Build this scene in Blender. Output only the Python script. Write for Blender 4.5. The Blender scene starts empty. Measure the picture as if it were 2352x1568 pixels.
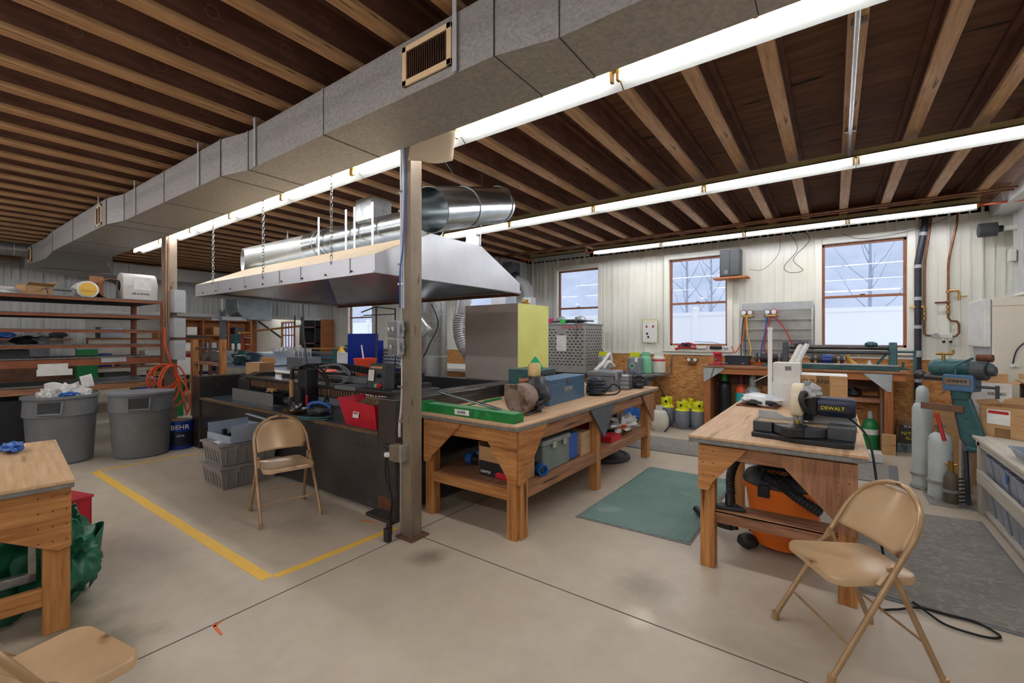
import bpy, bmesh, math, random
from mathutils import Vector, Matrix, noise
S=bpy.context.scene; C=S.collection; PI=math.pi; R=random.Random(7)
# ---- camera, world, exposure -------------------------------------------------
cam=bpy.data.cameras.new('camera'); co=bpy.data.objects.new('camera',cam); C.objects.link(co)
co.location=(0,0,1.5); co.rotation_euler=(PI/2,0,math.atan(739/1023.))
cam.sensor_width=36; cam.lens=1023/2352*36; cam.shift_y=-9/2352; cam.clip_start=.05; cam.clip_end=200
S.camera=co
S.cycles.max_bounces=8
S.view_settings.view_transform='Standard'; S.view_settings.look='None'; S.view_settings.gamma=1
S.view_settings.use_curve_mapping=False; S.view_settings.exposure=1.15
W=bpy.data.worlds.new('sky'); S.world=W; W.use_nodes=True
W.node_tree.nodes['Background'].inputs[0].default_value=(.80,.87,1,1); W.node_tree.nodes['Background'].inputs[1].default_value=0.72
TUBE=24
# ---- materials ---------------------------------------------------------------
def lin(h):
    if isinstance(h,tuple): return h
    r=[int(h[i:i+2],16)/255 for i in (0,2,4)]
    return tuple(x/12.92 if x<=.04045 else ((x+.055)/1.055)**2.4 for x in r)
_M={}
def mat(name,col,rough=.5,metal=0,col2=None,scale=4,stretch=(1,1,1),bump=0,bscale=40,lo=.35,hi=.65,det=5,emit=0,spec=.5,kind='noise',spots=None,sscale=8,sthr=.62,alpha=1):
    if name in _M: return _M[name]
    m=bpy.data.materials.new(name); m.use_nodes=True; _M[name]=m
    nt=m.node_tree; N=nt.nodes; L=nt.links; b=N['Principled BSDF']
    c=lin(col); b.inputs['Base Color'].default_value=(*c,1); b.inputs['Roughness'].default_value=rough
    b.inputs['Metallic'].default_value=metal; b.inputs['Specular IOR Level'].default_value=spec
    if emit: b.inputs['Emission Color'].default_value=(*c,1); b.inputs['Emission Strength'].default_value=emit
    tc=N.new('ShaderNodeTexCoord'); mp=N.new('ShaderNodeMapping'); L.new(tc.outputs['Object'],mp.inputs[0]); mp.inputs['Scale'].default_value=stretch
    out=None
    if col2:
        if kind=='wave':
            t=N.new('ShaderNodeTexWave'); t.inputs['Scale'].default_value=scale; t.inputs['Distortion'].default_value=6; t.inputs['Detail'].default_value=3; t.inputs['Detail Scale'].default_value=1.2
        elif kind=='voro':
            t=N.new('ShaderNodeTexVoronoi'); t.inputs['Scale'].default_value=scale
        else:
            t=N.new('ShaderNodeTexNoise'); t.inputs['Scale'].default_value=scale; t.inputs['Detail'].default_value=det; t.inputs['Roughness'].default_value=.6
        L.new(mp.outputs[0],t.inputs[0])
        r=N.new('ShaderNodeValToRGB'); r.color_ramp.elements[0].position=lo; r.color_ramp.elements[1].position=hi
        r.color_ramp.elements[0].color=(*c,1); r.color_ramp.elements[1].color=(*lin(col2),1)
        L.new(t.outputs['Color'] if kind=='voro' else t.outputs[0],r.inputs[0]); out=r.outputs[0]
        L.new(out,b.inputs['Base Color'])
    if spots:
        t=N.new('ShaderNodeTexNoise'); t.inputs['Scale'].default_value=sscale; t.inputs['Detail'].default_value=2
        L.new(mp.outputs[0] if kind!='wood' else tc.outputs['Object'],t.inputs[0])
        r=N.new('ShaderNodeValToRGB'); r.color_ramp.elements[0].position=sthr; r.color_ramp.elements[1].position=sthr+.06
        L.new(t.outputs[0],r.inputs[0])
        mx=N.new('ShaderNodeMix'); mx.data_type='RGBA'; L.new(r.outputs[0],mx.inputs[0])
        if out: L.new(out,mx.inputs[6])
        else: mx.inputs[6].default_value=(*c,1)
        mx.inputs[7].default_value=(*lin(spots),1); L.new(mx.outputs[2],b.inputs['Base Color'])
    if bump:
        t=N.new('ShaderNodeTexNoise'); t.inputs['Scale'].default_value=bscale; t.inputs['Detail'].default_value=3; L.new(mp.outputs[0],t.inputs[0])
        bp=N.new('ShaderNodeBump'); bp.inputs['Strength'].default_value=bump; bp.inputs['Distance'].default_value=.01
        L.new(t.outputs[0],bp.inputs['Height']); L.new(bp.outputs[0],b.inputs['Normal'])
    return m
def wood(name,a,b_,axis='x',knots='5a3418',rough=.6,sc=1.0):
    st={'x':(1,14,14),'y':(14,1,14),'z':(14,14,1)}[axis]
    return mat(name,a,rough,0,b_,scale=2.6*sc,stretch=st,lo=.36,hi=.64,det=8,bump=.2,bscale=6,spots=knots,sscale=1.1,sthr=.66)
# ---- mesh helpers ------------------------------------------------------------
class B:
    def __init__(s): s.bm=bmesh.new()
    def _vf(s,vs,fs):
        v=[s.bm.verts.new(p) for p in vs]
        for f in fs:
            try: s.bm.faces.new([v[i] for i in f])
            except ValueError: pass
        return v
    def box(s,x0,y0,z0,x1,y1,z1):
        x0,x1=sorted((x0,x1)); y0,y1=sorted((y0,y1)); z0,z1=sorted((z0,z1))
        s._vf([(x0,y0,z0),(x1,y0,z0),(x1,y1,z0),(x0,y1,z0),(x0,y0,z1),(x1,y0,z1),(x1,y1,z1),(x0,y1,z1)],
              [(3,2,1,0),(4,5,6,7),(0,1,5,4),(1,2,6,5),(2,3,7,6),(3,0,4,7)]); return s
    def obox(s,c,sz,rot=(0,0,0)):
        from mathutils import Euler
        M=Euler(rot).to_matrix(); c=Vector(c); a,b,d=[q/2 for q in sz]
        vs=[c+M@Vector(p) for p in [(-a,-b,-d),(a,-b,-d),(a,b,-d),(-a,b,-d),(-a,-b,d),(a,-b,d),(a,b,d),(-a,b,d)]]
        s._vf(vs,[(3,2,1,0),(4,5,6,7),(0,1,5,4),(1,2,6,5),(2,3,7,6),(3,0,4,7)]); return s
    def bar(s,p0,p1,w,h,up=(0,0,1)):      # rectangular bar between two points
        p0=Vector(p0);p1=Vector(p1);d=(p1-p0).normalized();u=Vector(up)
        if abs(d.dot(u))>.98: u=Vector((1,0,0))
        a=d.cross(u).normalized()*w/2; b=a.cross(d).normalized()*h/2
        vs=[p0-a-b,p0+a-b,p0+a+b,p0-a+b,p1-a-b,p1+a-b,p1+a+b,p1-a+b]
        s._vf(vs,[(0,1,2,3),(7,6,5,4),(4,5,1,0),(5,6,2,1),(6,7,3,2),(7,4,0,3)]); return s
    def cyl(s,p0,p1,r,r2=None,n=16,cap=True):
        r2=r if r2 is None else r2; p0=Vector(p0);p1=Vector(p1);d=(p1-p0).normalized()
        u=d.orthogonal().normalized(); w=d.cross(u)
        a=[p0+(u*math.cos(2*PI*i/n)+w*math.sin(2*PI*i/n))*r for i in range(n)]
        b=[p1+(u*math.cos(2*PI*i/n)+w*math.sin(2*PI*i/n))*r2 for i in range(n)]
        fs=[(i,(i+1)%n,n+(i+1)%n,n+i) for i in range(n)]
        if cap: fs+=[tuple(range(n-1,-1,-1)),tuple(range(n,2*n))]
        s._vf(a+b,fs); return s
    def pipe(s,p0,p1,r,t=.004,n=32):      # open-ended tube with wall thickness
        p0=Vector(p0);p1=Vector(p1);d=(p1-p0).normalized();u=d.orthogonal().normalized();w=d.cross(u)
        ring=lambda p,q:[p+(u*math.cos(2*PI*i/n)+w*math.sin(2*PI*i/n))*q for i in range(n)]
        fs=[]
        for k in range(4):
            a=k*n; b=((k+1)%4)*n
            fs+=[(a+i,a+(i+1)%n,b+(i+1)%n,b+i) for i in range(n)]
        s._vf(ring(p0,r)+ring(p1,r)+ring(p1,r-t)+ring(p0,r-t),fs); return s
    def tube(s,pts,r,n=8,closed=False):
        P=[Vector(p) for p in pts]; m=len(P); rr=r if isinstance(r,(list,tuple)) else [r]*m
        d0=(P[1]-P[0]).normalized(); u=d0.orthogonal().normalized(); vs=[]
        for i in range(m):
            if closed: d=(P[(i+1)%m]-P[i-1]).normalized()
            else: d=(P[min(i+1,m-1)]-P[max(i-1,0)]).normalized()
            u=(u-d*u.dot(d))
            u=u.normalized() if u.length>1e-6 else d.orthogonal().normalized()
            w=d.cross(u)
            vs+=[P[i]+(u*math.cos(2*PI*k/n)+w*math.sin(2*PI*k/n))*rr[i] for k in range(n)]
        fs=[]
        for i in range(m if closed else m-1):
            a=i*n;b=((i+1)%m)*n
            fs+=[(a+k,a+(k+1)%n,b+(k+1)%n,b+k) for k in range(n)]
        if not closed: fs+=[tuple(range(n-1,-1,-1)),tuple(range((m-1)*n,m*n))]
        s._vf(vs,fs); return s
    def lathe(s,prof,cx=0,cy=0,cz=0,n=24,sx=1,sy=1,axis='z'):
        vs=[];m=len(prof)
        for r,z in prof:
            r=max(r,1e-4)
            for k in range(n):
                a=2*PI*k/n; p=(r*math.cos(a)*sx,r*math.sin(a)*sy,z)
                if axis=='x': p=(p[2],p[0],p[1])
                elif axis=='y': p=(p[0],p[2],p[1])
                vs.append((cx+p[0],cy+p[1],cz+p[2]))
        fs=[]
        for i in range(m-1): fs+=[(i*n+k,i*n+(k+1)%n,(i+1)*n+(k+1)%n,(i+1)*n+k) for k in range(n)]
        fs+=[tuple(range(n-1,-1,-1)),tuple(range((m-1)*n,m*n))]
        s._vf(vs,fs); return s
    def prism(s,poly,axis,a,b):            # poly in the two other axes (in order), extruded a..b
        def mk(p,t): return {'x':(t,p[0],p[1]),'y':(p[0],t,p[1]),'z':(p[0],p[1],t)}[axis]
        n=len(poly); vs=[mk(p,a) for p in poly]+[mk(p,b) for p in poly]
        fs=[(i,(i+1)%n,n+(i+1)%n,n+i) for i in range(n)]+[tuple(range(n-1,-1,-1)),tuple(range(n,2*n))]
        s._vf(vs,fs); return s
    def face(s,pts): s._vf(pts,[tuple(range(len(pts)))]); return s
    def grid(s,f,nu,nv):                   # f(u,v)->point, u,v in 0..1
        vs=[f(i/nu,j/nv) for j in range(nv+1) for i in range(nu+1)]
        fs=[(j*(nu+1)+i,j*(nu+1)+i+1,(j+1)*(nu+1)+i+1,(j+1)*(nu+1)+i) for j in range(nv) for i in range(nu)]
        s._vf(vs,fs); return s
    def sph(s,c,r,n=12,m=8,f=None):
        if not isinstance(r,(tuple,list)): r=(r,r,r)
        vs=[];
        for j in range(m+1):
            t=PI*j/m
            for i in range(n):
                a=2*PI*i/n; st=max(math.sin(t),1e-3)
                p=Vector((st*math.cos(a),st*math.sin(a),math.cos(t)))
                k=1 if f is None else f(p)
                vs.append((c[0]+p.x*r[0]*k,c[1]+p.y*r[1]*k,c[2]+p.z*r[2]*k))
        fs=[(j*n+i,(j+1)*n+i,(j+1)*n+(i+1)%n,j*n+(i+1)%n) for j in range(m) for i in range(n)]
        s._vf(vs,fs); return s
    def blob(s,c,r,seed=0,amp=.25,fr=2.0,n=20,m=14):
        o=Vector((seed*3.1,seed*1.7,seed*.9))
        return s.sph(c,r,n,m,lambda p:1+amp*noise.noise(p*fr+o)*2)
    def rot(s,axis,ang,piv=(0,0,0)):
        bmesh.ops.rotate(s.bm,cent=piv,matrix=Matrix.Rotation(ang,3,axis),verts=s.bm.verts); return s
    def mv(s,x,y,z): bmesh.ops.translate(s.bm,vec=(x,y,z),verts=s.bm.verts); return s
def O(name,b,m,parent=None,bev=0,sm=False,solid=0,seg=2):
    bmesh.ops.recalc_face_normals(b.bm,faces=b.bm.faces) if not solid else None
    me=bpy.data.meshes.new(name); b.bm.to_mesh(me); b.bm.free()
    if isinstance(m,str): m=_M[m]
    me.materials.append(m)
    if sm:
        for p in me.polygons: p.use_smooth=True
        me.set_sharp_from_angle(angle=.7)
    o=bpy.data.objects.new(name,me); C.objects.link(o)
    if parent: o.parent=parent
    if solid:
        q=o.modifiers.new('solid','SOLIDIFY'); q.thickness=solid; q.offset=0
    if bev:
        q=o.modifiers.new('bevel','BEVEL'); q.width=bev; q.segments=seg; q.limit_method='ANGLE'; q.angle_limit=.6
    return o
def tag(o,label=None,cat=None,group=None,kind=None):
    if label: o['label']=label
    if cat: o['category']=cat
    if group: o['group']=group
    if kind: o['kind']=kind
    return o
def T(name,label,cat,loc=(0,0,0),rz=0,group=None,rot=None):
    o=bpy.data.objects.new(name,None); o.empty_display_size=.1; C.objects.link(o); o.location=loc
    o.rotation_euler=rot if rot else (0,0,rz)
    return tag(o,label,cat,group)
def one(name,b,m,label,cat,group=None,loc=(0,0,0),rz=0,**k):   # a thing that is one mesh
    o=O(name,b,m,**k); o.location=loc; o.rotation_euler=(0,0,rz); return tag(o,label,cat,group)
def st(name,b,m,**k): return tag(O(name,b,m,**k),kind='structure')
def dup(root,loc,rz=None,label=None,group=None):
    def cp(o,p):
        c=o.copy(); C.objects.link(c)
        if p is not None: c.parent=p
        for q in KIDS.get(o.name) or [x for x in list(C.objects) if x.parent==o]: cp(q,c)
        return c
    r=cp(root,None); r.location=loc
    if rz is not None: r.rotation_euler=(0,0,rz)
    if label: r['label']=label
    if group: r['group']=group
    return r
KIDS={}
def txt(name,s,size,parent,loc,rot,m,depth=.001,sx=1):
    cu=bpy.data.curves.new(name,'FONT'); cu.body=s; cu.size=size; cu.extrude=depth; cu.align_x='CENTER'; cu.align_y='CENTER'
    o=bpy.data.objects.new(name+'_c',cu); C.objects.link(o)
    me=bpy.data.meshes.new_from_object(o); bpy.data.objects.remove(o); bpy.data.curves.remove(cu)
    me.materials.clear(); me.materials.append(_M[m] if isinstance(m,str) else m)
    q=bpy.data.objects.new(name,me); C.objects.link(q); q.parent=parent; q.location=loc; q.rotation_euler=rot; q.scale=(sx,1,1)
    return q
def arc(c,r,a0,a1,n,plane='xz',k=1):
    o=[]
    for i in range(n+1):
        a=a0+(a1-a0)*i/n; p=r*math.cos(a),r*k*math.sin(a)
        o.append({'xz':(c[0]+p[0],c[1],c[2]+p[1]),'xy':(c[0]+p[0],c[1]+p[1],c[2]),'yz':(c[0],c[1]+p[0],c[2]+p[1])}[plane])
    return o
def spline(pts,n=8):
    P=[Vector(p) for p in pts]; out=[]
    for i in range(len(P)-1):
        a=P[max(i-1,0)];b=P[i];c=P[i+1];d=P[min(i+2,len(P)-1)]
        for k in range(n):
            t=k/n; out.append(.5*((2*b)+(c-a)*t+(2*a-5*b+4*c-d)*t*t+(3*b-a-3*c+d)*t**3))
    out.append(P[-1]); return out
# ---- shared materials --------------------------------------------------------
mat('joist_flange','c79c6e',.7,0,'a57b52',3,(14,1,14),.15,8,spots='5f4025',sscale=3.2,sthr=.66)
mat('joist_web','8c6250',.75,0,'6c4838',2.5,(6,1.5,10),.1,8)
mat('deck_ply','8a6044',.8,0,'6c4a36',2,(1,8,1),spots='2c1e18',sscale=1.6,sthr=.66)
mat('galv','9a9c9a',.42,.75,'c2c2bf',30,bump=.12,bscale=25,lo=.3,hi=.7)
mat('galv_duct','9d9a95',.5,.45,'bdb9b3',45,bump=.25,bscale=60,lo=.3,hi=.7)
mat('galv_shiny','a2a8a8',.22,.95,'b6bbbb',6,bump=.04,bscale=12)
mat('galv_pale','cfd2d4',.35,.35,'dcdee0',5,bump=.03)
mat('dark_gap','1a1816',.8)
mat('white_enamel','e4e4e0',.35,0,'d4d2cc',6)
mat('cream_siding','ecebdf',.45,0,'e0dfd2',1.2)
mat('grey_siding','dcdedb',.5,0,'cdcfcc',1.2)
mat('white_vinyl','f2f3f5',.5)
mat('sash_brown','a3694a',.5,0,'8a5238',8,(8,8,1))
mat('osb','d39a5c',.7,0,'b87c42',16,(1,1,2.2),kind='noise',lo=.42,hi=.58,spots='7d4a20',sscale=9,sthr=.66)
mat('steel_post','9a8b76',.5,.35,'7f7262',5,(1,1,.4),spots='5d4a3a',sscale=14,sthr=.66)
mat('rust_brown','7b5a46',.65,.1,'664636',8)
mat('black_steel','4b494a',.27,.6,'5c5652',2.2,bump=.04,spots='5f5f60',sscale=5,sthr=.66)
mat('black_plastic','1d1e21',.45,0,'26272a',8)
mat('dark_grey','45474b',.5,0,'3a3b3f',6)
mat('mid_grey','7b7e82',.5,0,'6e7175',6)
mat('light_grey','b3b5b6',.5,0,'a3a5a6',6)
mat('rubber','141414',.7)
mat('white_paint','ececea',.5)
mat('paper','ecebe6',.8,0,'dddcd6',12)
mat('cardboard','c29b6e',.8,0,'b48b5e',10,(1,1,6),spots='a37b4e',sscale=2,sthr=.66)
mat('card_dark','8a6a42',.85,0,'7a5c38',8)
mat('copper','9a6a4a',.4,.6,'7a4e36',10)
mat('brass','b08a4a',.35,.8)
mat('chrome','c8c8c8',.18,1)
mat('steel','8e9092',.38,.8,'7a7c7e',9)
mat('rust','7d5238',.8,.2,'5c3826',14)
mat('red_plastic','d8283f',.4,0,'c41f34',7)
mat('red_paint','b8282a',.45)
mat('blue_paint','1c3f9e',.25)
mat('navy','1b2440',.45)
mat('blue_plastic','2a62b4',.4)
mat('yellow_plastic','e6dc2a',.4,0,'d6ca1e',9)
mat('yellow_paint','f2c455',.6,0,'edbe50',2,spots='d6bd88',sscale=20,sthr=.7)
mat('orange_plastic','ea6a1c',.38,0,'dd5e14',4)
mat('orange_hose','e2562a',.45)
mat('green_paint','1d8a44',.35,0,'187a3a',8,spots='2f9a55',sscale=10)
mat('pale_green','7fc7a0',.45)
mat('teal_machine','3f6b6c',.42,.2,'31585a',7,spots='2a3a3a',sscale=16,sthr=.64)
mat('teal','2aa7a5',.4)
mat('text_black','161616',.7)
mat('text_white','f2f2f2',.7)
mat('tube_glow','f3f5ff',.4,emit=TUBE)
# woods
for ax in 'xyz': wood('bench_wood_'+ax,'cb9154','9f6432',ax)
for ax in 'xyz': wood('old_wood_'+ax,'b3825e','875a40',ax,knots='4a3020')
wood('gusset','cc9258','a1662f','x',knots='86532a')
wood('plank_top','d2b08c','bd9770','y',knots='a88463')
wood('plank_top_x','d9b98f','c39e72','x',knots='a98a60')
mat('edge_grey','8b8b87',.6,.1,'74736f',20)
# ---- floor -------------------------------------------------------------------
def concrete():
    m=bpy.data.materials.new('concrete_floor'); m.use_nodes=True; _M['concrete']=m
    nt=m.node_tree;N=nt.nodes;L=nt.links;b=N['Principled BSDF']; tc=N.new('ShaderNodeTexCoord')
    def nz(sc,det,ro=.6):
        t=N.new('ShaderNodeTexNoise'); t.inputs['Scale'].default_value=sc;t.inputs['Detail'].default_value=det;t.inputs['Roughness'].default_value=ro
        L.new(tc.outputs['Object'],t.inputs[0]); return t
    def ramp(src,*st_):
        r=N.new('ShaderNodeValToRGB'); e=r.color_ramp.elements
        for i,(p,c) in enumerate(st_):
            q=e[i] if i<2 else e.new(p); q.position=p; q.color=(*lin(c),1)
        L.new(src,r.inputs[0]); return r
    def mix(a,b_,f,mode='MIX'):
        x=N.new('ShaderNodeMix');x.data_type='RGBA';x.blend_type=mode
        if isinstance(f,float): x.inputs[0].default_value=f
        else: L.new(f,x.inputs[0])
        L.new(a,x.inputs[6]);L.new(b_,x.inputs[7]) if not isinstance(b_,str) else setattr(x.inputs[7],'default_value',(*lin(b_),1)); return x.outputs[2]
    r=ramp(nz(.55,6).outputs[0],(.3,'bcae99'),(.7,'c8baa5'))
    r2=ramp(nz(5,8,.7).outputs[0],(.25,'aa9d8a'),(.75,'ddd3c2'))
    col=mix(r.outputs[0],r2.outputs[0],.35)
    dk=ramp(nz(1.1,3,.5).outputs[0],(.48,'000000'),(.8,'707070'))   # dirt stains
    col=mix(col,'8f867a',dk.outputs[0])
    sp=ramp(nz(38,3).outputs[0],(.70,'000000'),(.78,'909090'))
    col=mix(col,'9a8d7d',sp.outputs[0])
    # oil / wear marks with their own shape
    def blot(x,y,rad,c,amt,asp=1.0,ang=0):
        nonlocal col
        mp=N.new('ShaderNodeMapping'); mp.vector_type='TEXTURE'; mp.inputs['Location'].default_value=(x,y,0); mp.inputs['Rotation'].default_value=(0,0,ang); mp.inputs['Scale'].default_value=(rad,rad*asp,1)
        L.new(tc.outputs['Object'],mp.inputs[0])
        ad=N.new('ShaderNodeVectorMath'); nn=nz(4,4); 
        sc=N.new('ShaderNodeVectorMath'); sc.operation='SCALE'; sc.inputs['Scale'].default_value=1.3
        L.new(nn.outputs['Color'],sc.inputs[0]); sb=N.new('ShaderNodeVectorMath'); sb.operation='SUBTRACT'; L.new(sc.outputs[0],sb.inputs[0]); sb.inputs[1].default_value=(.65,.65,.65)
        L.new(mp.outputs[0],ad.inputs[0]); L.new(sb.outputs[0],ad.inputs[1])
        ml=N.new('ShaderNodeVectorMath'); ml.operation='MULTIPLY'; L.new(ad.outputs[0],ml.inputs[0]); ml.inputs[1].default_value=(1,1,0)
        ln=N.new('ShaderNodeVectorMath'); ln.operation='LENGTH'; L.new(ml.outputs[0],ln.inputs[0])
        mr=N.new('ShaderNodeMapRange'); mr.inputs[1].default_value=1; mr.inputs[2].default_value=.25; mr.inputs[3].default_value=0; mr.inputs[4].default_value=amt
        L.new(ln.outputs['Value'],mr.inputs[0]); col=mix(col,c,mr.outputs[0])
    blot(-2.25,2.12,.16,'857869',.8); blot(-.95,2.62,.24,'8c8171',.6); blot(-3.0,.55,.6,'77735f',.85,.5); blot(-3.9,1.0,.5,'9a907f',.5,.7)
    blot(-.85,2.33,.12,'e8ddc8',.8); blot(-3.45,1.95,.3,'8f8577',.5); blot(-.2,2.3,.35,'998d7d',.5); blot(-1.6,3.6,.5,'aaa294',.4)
    L.new(col,b.inputs['Base Color'])
    rr=N.new('ShaderNodeMapRange'); rr.inputs[1].default_value=.3; rr.inputs[2].default_value=.7; rr.inputs[3].default_value=.36; rr.inputs[4].default_value=.50; L.new(nz(1.6,2).outputs[0],rr.inputs[0]); L.new(rr.outputs[0],b.inputs['Roughness'])
    b.inputs['Specular IOR Level'].default_value=.45
    bp=N.new('ShaderNodeBump'); bp.inputs['Strength'].default_value=.05; L.new(nz(60,4).outputs[0],bp.inputs['Height']); L.new(bp.outputs[0],b.inputs['Normal'])
concrete()
YN=8.1; XW=-12.8; XE=1.79; YS=-4.5; ZC=3.42
st('floor',B().box(-18.6,YS,-.1,XE,YN,0),'concrete')
mat('joint_dark','5f574c',.9)
def strip(name,p,q,w,z,m,h=.0015):
    return B().bar((p[0],p[1],z),(q[0],q[1],z),w,h)
tag(O('floor_joint',B().box(-2.634,YS,0,-2.626,8.0,.001),'joint_dark'),kind='structure')
tag(O('floor_joint',B().box(-2.63,2.318,0,1.7,2.326,.001),'joint_dark'),kind='structure')
def floor_line(name,polys,m,label,cat,grp=None):
    b=B()
    for P in polys: b.prism(P,'z',0,.0018)
    return one(name,b,m,label,cat,grp)
def wob(x0,y0,x1,y1,w,n=24):
    d=Vector((x1-x0,y1-y0,0)).normalized(); s=Vector((-d.y,d.x,0)); a=[];c=[]
    for i in range(n+1):
        t=i/n; p=Vector((x0+(x1-x0)*t,y0+(y1-y0)*t,0)); e=.006*noise.noise(p*6); f=.006*noise.noise(p*6+Vector((9,9,9)))
        a.append(((p+s*(w/2+e)).x,(p+s*(w/2+e)).y)); c.append(((p-s*(w/2+f)).x,(p-s*(w/2+f)).y))
    return a+c[::-1]
floor_line('floor_tape',[wob(-6.7,1.31,-2.86,1.355,.075)],'yellow_paint','long yellow safety line painted across the open floor left of the steel post','floor line')
floor_line('floor_tape',[wob(-2.845,1.393,-2.80,2.31,.06)],'yellow_paint','short yellow line running from the corner to the foot of the steel post','floor line')
floor_line('floor_tape',[wob(-6.72,1.33,-6.70,2.30,.05)],'yellow_paint','thin far yellow line passing in front of the grey garbage cans','floor line')
mat('orange_mark','ee7a45',.7)
floor_line('chalk_mark',[wob(-2.605,.965,-2.625,1.005,.01,4)+wob(-2.625,1.0,-2.5,.975,.008,4)[:0],wob(-2.63,.975,-2.505,.965,.012,6)],'orange_mark','orange paint tick on the floor joint in the foreground','paint mark')
floor_line('chalk_mark',[wob(-3.15,2.235,-3.0,2.29,.014,6)],'orange_mark','orange paint tick on the floor beside the steel post foot','paint mark')
# ---- walls with ribbed metal siding -------------------------------------------
WINS=[(-.142,.811,1.36,2.88),(-2.377,-1.432,1.36,2.88),(-4.66,-3.74,1.36,2.88),(-7.25,-6.3,1.36,2.88),(-11.95,-10.80,1.36,2.88)]
def wall_panels(name,axis,pos,a,b_,z0,z1,m,holes=(),sgn=-1,rib=.31,off=0):
    # one mesh: backing with holes, standing ribs each 31 cm and two small ones between
    q=B(); xs=sorted({a,b_}|{h[0] for h in holes}|{h[1] for h in holes}); 
    def put(u0,u1,w0,w1,d0,d1):
        if axis=='y': q.box(u0,pos+d0*-sgn*-1,w0,u1,pos+d1*sgn,w1) if False else q.box(u0,min(pos+sgn*d0,pos+sgn*d1),w0,u1,max(pos+sgn*d0,pos+sgn*d1),w1)
        else: q.box(min(pos+sgn*d0,pos+sgn*d1),u0,w0,max(pos+sgn*d0,pos+sgn*d1),u1,w1)
    def spans(u):
        s_=[(z0,z1)]
        for h in holes:
            if h[0]-.0<u<h[1]+.0:
                n_=[]
                for p,r_ in s_:
                    if h[2]>p: n_.append((p,min(r_,h[2])))
                    if h[3]<r_: n_.append((max(p,h[3]),r_))
                s_=n_
        return s_
    for u0,u1 in zip(xs[:-1],xs[1:]):
        for w0,w1 in spans((u0+u1)/2): put(u0,u1,w0,w1,0,-.05)
    u=a+off
    while u<b_-.02:
        for du,w,h in ((0,.016,.032),(.016,.014,.014),(.105,.016,.012),(.20,.016,.012)):
            if u+du+w<b_:
                for w0,w1 in spans(u+du+w/2): put(u+du,u+du+w,w0,w1,0,h)
        u+=rib
    return st(name,q,m)
trimw=.09
holesN=[(w[0]-.03,w[1]+.03,w[2]-.03,w[3]+.03) for w in WINS]
wall_panels('wall_north','y',YN,XW,XE,1.21,3.16,'cream_siding',holesN,-1,off=.06)
q=B()
for w in []: pass
st('wainscot_north',B().box(XW,YN-.012,0,XE,YN+.05,1.205),'osb')
st('trim_1',B().box(XW,YN-.03,1.2,-.35,YN,1.225).box(1.0,YN-.03,1.2,XE,YN,1.225),'cream_siding')
st('wall_north_top',B().box(XW,YN,3.1,XE,YN+.06,ZC+.1),'rust')
for i,(x0,x1,z0,z1) in enumerate(WINS):
    r=T('window_%d'%(i+1),None,None,(0,0,0)); r['kind']='structure'
    b=B(); t=.085
    for (a0,b0,a1,b1) in ((x0-t,z0-t,x0,z1+t),(x1,z0-t,x1+t,z1+t),(x0,z1,x1,z1+t),(x0,z0-t,x1,z0)): b.box(a0,YN-.055,b0,a1,YN+.12,b1)
    b.box(x0-t-.02,YN-.055,z0-t-.02,x1+t+.02,YN-.01,z0-t+.012)
    O('window_frame',b,'cream_siding',r,bev=.006)
    f=.035; zm=z0+(z1-z0)*.485
    b=B().box(x0,YN+.03,z0,x0+f,YN+.07,z1).box(x1-f,YN+.03,z0,x1,YN+.07,z1).box(x0,YN+.03,z1-f,x1,YN+.07,z1).box(x0,YN+.03,z0,x1,YN+.07,z0+f).box(x0,YN+.02,zm-.018,x1,YN+.07,zm+.018).box((x0+x1)/2-.03,YN+.01,zm+.018,(x0+x1)/2+.03,YN+.04,zm+.03)
    O('window_sash',b,'sash_brown',r,bev=.004)
    g=O('window_pane',B().box(x0+.02,YN+.048,z0+.02,x1-.02,YN+.052,z1-.02),_M.get('glass') or (lambda:None)() or mat('glass','ffffff',.02),r)
# glass: clear with mirror-like sheen
m=_M['glass']; nt=m.node_tree; nt.nodes.clear(); N=nt.nodes
o_=N.new('ShaderNodeOutputMaterial'); mx=N.new('ShaderNodeMixShader'); tr=N.new('ShaderNodeBsdfTransparent'); gl=N.new('ShaderNodeBsdfGlossy'); gl.inputs['Roughness'].default_value=.01
fr=N.new('ShaderNodeFresnel'); fr.inputs[0].default_value=1.5
tr.inputs[0].default_value=(.96,.98,1,1)
ge=N.new('ShaderNodeNewGeometry'); sb_=N.new('ShaderNodeMath'); sb_.operation='SUBTRACT'; sb_.inputs[0].default_value=1; ml_=N.new('ShaderNodeMath'); ml_.operation='MULTIPLY'
nt.links.new(ge.outputs['Backfacing'],sb_.inputs[1]); nt.links.new(fr.outputs[0],ml_.inputs[0]); nt.links.new(sb_.outputs[0],ml_.inputs[1]); nt.links.new(ml_.outputs[0],mx.inputs[0]);nt.links.new(tr.outputs[0],mx.inputs[1]);nt.links.new(gl.outputs[0],mx.inputs[2]);nt.links.new(mx.outputs[0],o_.inputs[0])
# east and south walls, west wall with the wide opening into the back room
wall_panels('wall_east','x',XE,YS,YN,1.2,3.2,'grey_siding',(),-1)
st('wainscot_east',B().box(XE-.012,YS,0,XE+.05,YN,1.2),'grey_siding')
st('trim_2',B().box(XE-.2,YS,3.02,XE,YN,3.2),'grey_siding')
wall_panels('wall_south','y',YS,-18.6,XE,0,3.2,'cream_siding',(),1)
wall_panels('wall_west','x',XW,YS,YN,0,3.16,'grey_siding',[(2.35,7.7,-.1,2.1)],1)
st('trim_3',B().box(XW-.12,2.3,2.02,XW+.03,7.75,2.1),'white_enamel')
st('wall_west_top',B().box(XW-.06,YS,3.1,XW,YN,ZC+.1),'rust')
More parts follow.
